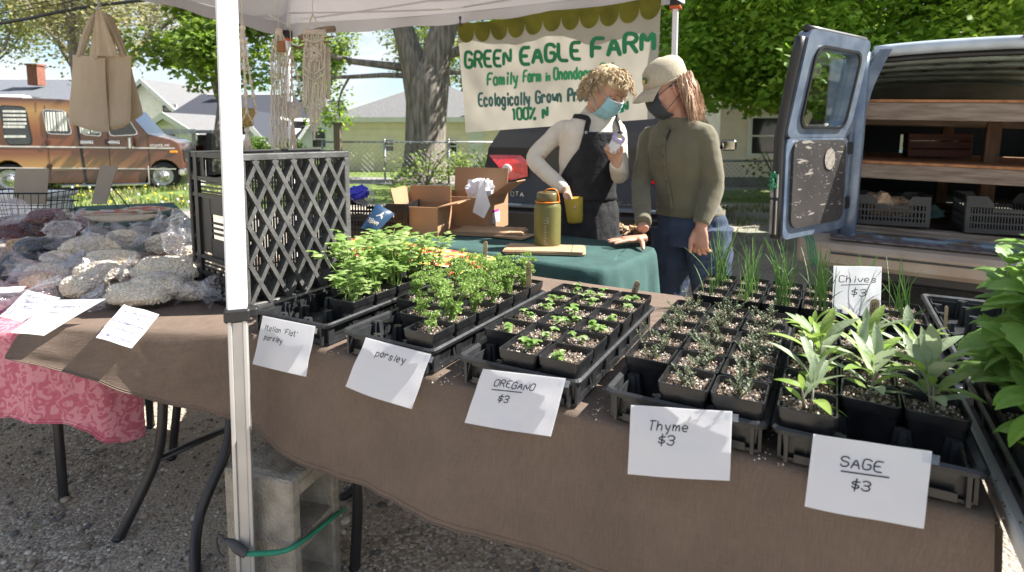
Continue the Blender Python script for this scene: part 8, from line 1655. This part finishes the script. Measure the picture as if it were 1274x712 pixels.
    jc = wrL + V((-.015, -.055, .095)); jar = thing('jar', 'small jar with pale lavender lid held up by the blond person', 'jar', tuple(jc)); M = basis((1, 0, 0), (0, 1, 0), (0, 0, 1)) @ Matrix.Rotation(.5, 3, 'X') @ Matrix.Rotation(.35, 3, 'Y'); mb = MB(); mb.lathe([(.001, -.045), (.025, -.045), (.027, -.035), (.027, .01), (.024, .018), (.001, .018)], (0, 0, 0), 22, M); mb.build('jar_body', mat('jar_white', (.62, .62, .66), rough=.3), jar, smooth=True)
    mb = MB(); mb.lathe([(.001, .019), (.029, .019), (.031, .022), (.031, .038), (.028, .041), (.001, .041)], (0, 0, 0), 24, M); ld = mb.build('lid', mat('lavender_lid', (.42, .36, .55), rough=.4), jar, smooth=True); mb = MB(); mb.lathe([(.001, .0415), (.014, .0415), (.014, .0422), (.001, .0424)], (0, 0, 0), 14, M); mb.build('sticker', mat('sticker_yellow', (.65, .48, .10)), ld)
blonde()

def capped():
    Y = 2.82; P = lambda px, py, dy=0.: at_y(px, py, Y + dy); t = thing('person', 'person in tan cap, dark mask and olive cardigan leaning one hand on the green table', 'person', (P(862, 300).x, Y, 0))
    fr = V((-.62, -.78, 0)).normalized(); sd = V((.78, -.62, 0)).normalized()   # sd: her left, towards the camera
    rows = [(P(861, 288), .168, .125), (P(858, 268), .165, .128), (P(852, 244), .132, .108), (P(848, 222), .130, .110), (P(846, 200), .146, .122), (P(845, 182), .150, .116), (P(846, 166), .148, .092), (P(847, 155), .118, .078), (P(843, 147), .064, .060)]
    def torso(f, a, gr=0.):
        k = f * (len(rows) - 1); i = max(0, min(int(k), len(rows) - 2)); q = k - i; c = lerp(rows[i][0], rows[i + 1][0], q); hw = lerp(rows[i][1], rows[i + 1][1], q) + gr; hd = lerp(rows[i][2], rows[i + 1][2], q) + gr; return c + sd * hw * sin(a) + fr * hd * cos(a)
    H, HM = headframe(P(830, 111, -.01), (-.94, -.14, -.38), (-.36, -.05, .93)); nb = rows[-1][0]
    flat = at_z(792, 302, Z2 + .022); wrR = flat + V((.035, .03, .055)); shR, elR = P(810, 168, .11), P(797, 226, .06); shL, elL, wrL = P(876, 167, -.09), P(889, 229, -.13), P(872, 284, -.19)
    mb = MB(); mb.loft([ering(c, sd, fr, hw * .92, hd * .9) for c, hw, hd in rows]); limb(mb, [rows[-2][0], nb, lerp(nb, H(0, -.02, -.06), .5), H(0, -.02, -.04)], [.075, .056, .052, .052]); add_head(mb, H)
    for s in (-1, 1): add_ear(mb, H, HM, s)
    for a, b, c in ((shR, elR, wrR), (shL, elL, wrL)): limb(mb, [a, b, lerp(b, c, .6), c], [.036, .032, .030, .026])
    hipL, hipR = P(880, 292, -.09), P(838, 292, .10)
    knL, ftL = P(885, 372, -.12), V((P(876, 400, -.10).x, Y - .06, .08)); knR, ftR = P(832, 372, .06), V((P(822, 400, .08).x, Y + .12, .08))
    for hp, kn, ft in ((hipL, knL, ftL), (hipR, knR, ftR)): limb(mb, [hp, kn, ft], [.09, .06, .04]); mb.ell((ft.x - .04, ft.y - .05, .035), (.10, .06, .035), 12, 8)
    dh = V((-.95, -.22, -.02)); hand(mb, wrR + V((-.01, -.008, -.040)), dh, (0, 0, -1), 1, (.05, .03, .03, .06), 1.0, spread=.22, tcurl=.1, thumb=(.15, -.95, -.15))
    dl = V((-.05, -.10, -1)); hand(mb, wrL + V((0, 0, .004)), dl, (.75, .62, 0), -1, (.55, .60, .66, .75), 1.04, spread=.08, tcurl=.35, thumb=(-.55, -.35, -.75))
    body = mb.build('body', m_skin2, t, world=True, smooth=True); remesh(body, .004, 3)
    m = mat('olive_knit', (.125, .112, .068), rough=.92, var=.08, vs=14, bump=.3, bs=240, sheen=.2); mb = MB(); mb.loft([ering(c, sd, fr, hw + .008, hd + .008) for c, hw, hd in [(P(858, 264), .160, .126)] + rows[2:]])
    limb(mb, [lerp(shL, rows[5][0], .35), shL, lerp(shL, elL, .5), elL, lerp(elL, wrL, .5), wrL + V((0, 0, .02))], [.066, .066, .058, .050, .045, .037]); limb(mb, [lerp(shR, rows[5][0], .35), shR, lerp(shR, elR, .5), elR, lerp(elR, wrR, .55), wrR + V((0, 0, .03))], [.064, .062, .054, .049, .043, .037])
    limb(mb, [rows[-2][0], nb, nb + V((-.004, -.004, .006))], [.085, .066, .058])
    rr = random.Random(8)
    o = mb.build('cardigan', m, t, world=True, smooth=True); remesh(o, .0065, 4); wrinkle(o, 0.014, 0.11)
    mb = MB(); mb.grid(lambda u, v_: torso(.16 + .70 * v_, -.16 + .10 * (u - .5), .013), 3, 40); mb.build('button_band', m, t, world=True, smooth=True, thick=.004)
    for i in range(8): button(t, torso(.18 + .64 * i / 7, -.16, .018), .006, mat('olive_button', (.07, .06, .03), rough=.4))
    mb = MB(); mb.add([torso(.80, -.12, .012), torso(.80, -.04, .012), torso(.69, -.08, .014), torso(.69, -.12, .014)], [(0, 1, 2, 3)]); mb.build('neck_opening', mat('black_top', (.012, .012, .012)), t, world=True, thick=.004)
    for nm, f0, f1 in (('hem_band', None, None),):
        mb = MB(); mb.loft([ering(P(858, y), sd, fr, .166, .132) for y in (267, 259)], cap=False); mb.build(nm, m, t, world=True, smooth=True, thick=.004)
    mj = mat('blue_denim', (.024, .038, .072), rough=.85, col2=(.042, .064, .115), vs=9, bump=.4, bs=300); mb = MB(); mb.loft([ering(c, sd, fr, hw, hd) for c, hw, hd in ((P(860, 305), .165, .130), (P(861, 290), .176, .135), (P(860, 270), .168, .128), (P(857, 258), .158, .12))])
    for hp, kn, ft in ((hipL, knL, ftL), (hipR, knR, ftR)): limb(mb, [hp + V((0, 0, .03)), lerp(hp, kn, .5), kn, lerp(kn, ft, .5), ft + V((0, 0, .03))], [.118, .105, .082, .076, .07])
    for i in range(7): c = lerp(hipL, knL, .1 + i * .13); mb.tube([c + V((-.09, -.07, 0)), c + V((-.03, -.105, .012)), c + V((.05, -.10, .02))], [.002, .006, .002], 6)
    o = mb.build('jeans', mj, t, world=True, smooth=True); remesh(o, .0065, 4); wrinkle(o, 0.022, 0.08)
    mb = MB(); mb.tube(smoothpts([hipL + V((.105, -.02, .03)), lerp(hipL, knL, .5) + V((.09, -.04, 0)), knL + V((.07, -.035, 0)), lerp(knL, ftL, .5) + V((.065, -.03, 0))], 2), .0028, 5); mb.build('seam', mat('seam_blue', (.06, .09, .16)), t, world=True)
    for ft in (ftL, ftR): mb = MB(); mb.ell((ft.x - .045, ft.y - .05, .045), (.125, .055, .05), 16, 10); mb.build('shoe', mat('shoe_dark', (.05, .045, .04)), t, world=True, smooth=True)
    mask(t, H, mat('charcoal_mask', (.040, .050, .058), rough=.9, var=.08), pleats=False); face_bits(t, H, HM, mat('brow_brown', (.16, .09, .05)), m_skin2)
    mb = MB(); q = H(-.052, .088, -.045); mb.box(q, (.004, .020, .018), HM @ Matrix.Rotation(.5, 3, 'Z')); mb.build('mask_tag', m_white, t, world=True)
    # cap
    mc = weave('cap_twill', (.40, .35, .26), rough=.9, strength=.3, scale=500, var=.06)
    mb = MB(); n = 28; rings = []
    for z, gx, gy, oy in ((.030, 1, 1, 0), (.045, 1.01, 1.01, 0), (.075, 1.0, .99, -.002), (.105, .95, .93, -.006), (.128, .82, .78, -.010), (.142, .58, .54, -.014), (.148, .30, .28, -.016), (.150, .05, .05, -.017)):
        rings.append([H(.087 * gx * cos(a) * (1 + .012 * sin(a * 5 + z * 60)), -.006 + oy + .108 * gy * sin(a), z + .010 * max(0, -sin(a)) * 0 + (.006 * noise.noise(V((cos(a) * 2, sin(a) * 2, z * 30))))) for a in [2 * pi * k / n for k in range(n)]])
    mb.loft(rings, cap=False); mb.build('cap_crown', mc, t, world=True, smooth=True, thick=.002)
    def brim(u, v_): a = (u - .5) * 2.0; r0 = V((.086 * sin(a), .100 * cos(a) - .004, .036)); k = v_; return H(r0.x * (1 + .05 * k), r0.y + .085 * k * cos(a * .85) ** .6, r0.z - .020 * k - .030 * (sin(a) ** 2) * (.3 + .7 * k) - .016 * k * k)
    mb = MB(); mb.grid(brim, 24, 10); mb.build('cap_brim', mc, t, world=True, smooth=True, thick=.004)
    mb = MB(); mb.tube([H(.088 * cos(a), -.006 + .1085 * sin(a), .038) for a in [2 * pi * k / 28 for k in range(28)]], .003, 6, closed=True); mb.build('cap_band', mc, t, world=True, smooth=True)
    mb = MB(); M2 = HM; q = H(.022 * -1, .100, .080); mb.ell(q, (.020, .005, .017), 14, 6, HM); lg = mb.build('cap_badge', mat('badge_green', (.03, .12, .05)), t, world=True, smooth=True); mb = MB(); mb.ell(H(-.022, .105, .076), (.013, .004, .008), 12, 5, HM); mb.build('badge_print', mat('badge_yellow', (.65, .42, .03)), t, world=True)
    # long straight hair under the cap
    mh = mat('light_brown_hair', (.34, .19, .11), rough=.45, col2=(.60, .42, .29), vs=35, stretch=(1, 1, .2), spec=.5, bump=.5, bs=300); hb = MB(); rr = random.Random(5)
    hb.loft([[H(.080 * g_ * cos(a), -.020 + .090 * g_ * sin(a), z) for a in [pi * 1.04 + pi * .84 * k / 19 for k in range(20)]] for z, g_ in ((.055, 1.0), (.03, 1.02), (.0, 1.0), (-.03, .95), (-.06, .85))], cap=False, closed=False)
    for i in range(900):
        a = rr.uniform(pi * 1.06, pi * 1.86); z = rr.uniform(-.01, .048); root = H(.082 * cos(a), -.015 + .096 * sin(a), z); out = (HM @ V((cos(a), sin(a), 0))).normalized(); ln_ = rr.uniform(.12, .20); w1 = rr.uniform(-.016, .016); pts = []; back = V((.55, .10, 0))
        for k in range(9): f = k / 8; pts.append(root + out * (.008 + .012 * sin(pi * f)) + V((0, 0, -1)) * ln_ * f + back * .11 * f ** 1.2 * (1 if sin(a) < -.1 else .25) * (.5 + (i % 7) / 8) + V((w1 * sin(f * 5 + i), w1 * cos(f * 4 + i), 0)) + (V((-.0, -.02, 0)) * f if sin(a) > -.4 else V((0, 0, 0))))
        hb.tube(pts, [lerp(.0026, .0007, (k / 8) ** 1.5) for k in range(9)], 3, cap=False)
    hb.build('hair', mh, t, world=True, smooth=True)
    mb = MB(); mb.tube([H(-.078, .02, .016), H(-.083, -.03, .022), H(-.083, -.045, .016)], .0028, 6); mb.build('glasses_arm', mat('glasses_blue', (.03, .05, .09), rough=.3), t, world=True)
capped()

# spilled potting soil round the trays
mb = MB(); rr = random.Random(91)
for i in range(1500):
    k = rr.randrange(5); s_ = starts[k] + rr.choice((rr.gauss(-.02, .012), rr.gauss(.312, .012), rr.uniform(0, .29))); t_ = rr.uniform(-.03, .62); z = TZ + .003
    if 0 < s_ - starts[k] < .29: z = TZ + .010; t_ = rr.uniform(.02, .57)
    p = T(s_, t_, z); q = rr.uniform(.0008, .0026); mb.cur = rr.choice((0, 0, 1, 2)); M = Matrix.Rotation(rr.uniform(0, 6), 3, V((rr.random(), rr.random(), rr.random() + .1)).normalized())
    mb.add([p + M @ V(v_) * q for v_ in ((1.2, 0, -.5), (-.6, .9, -.5), (-.6, -.9, -.5), (0, 0, .9))], [(0, 2, 1), (0, 1, 3), (1, 2, 3), (2, 0, 3)])
mb.cur = 0; tag(mb.build('soil_crumbs', [MATS['bark_chip'], MATS['perlite'], MATS['vermiculite']]), 'crumbs of spilled potting soil in and between the black trays', 'soil', kind='stuff')
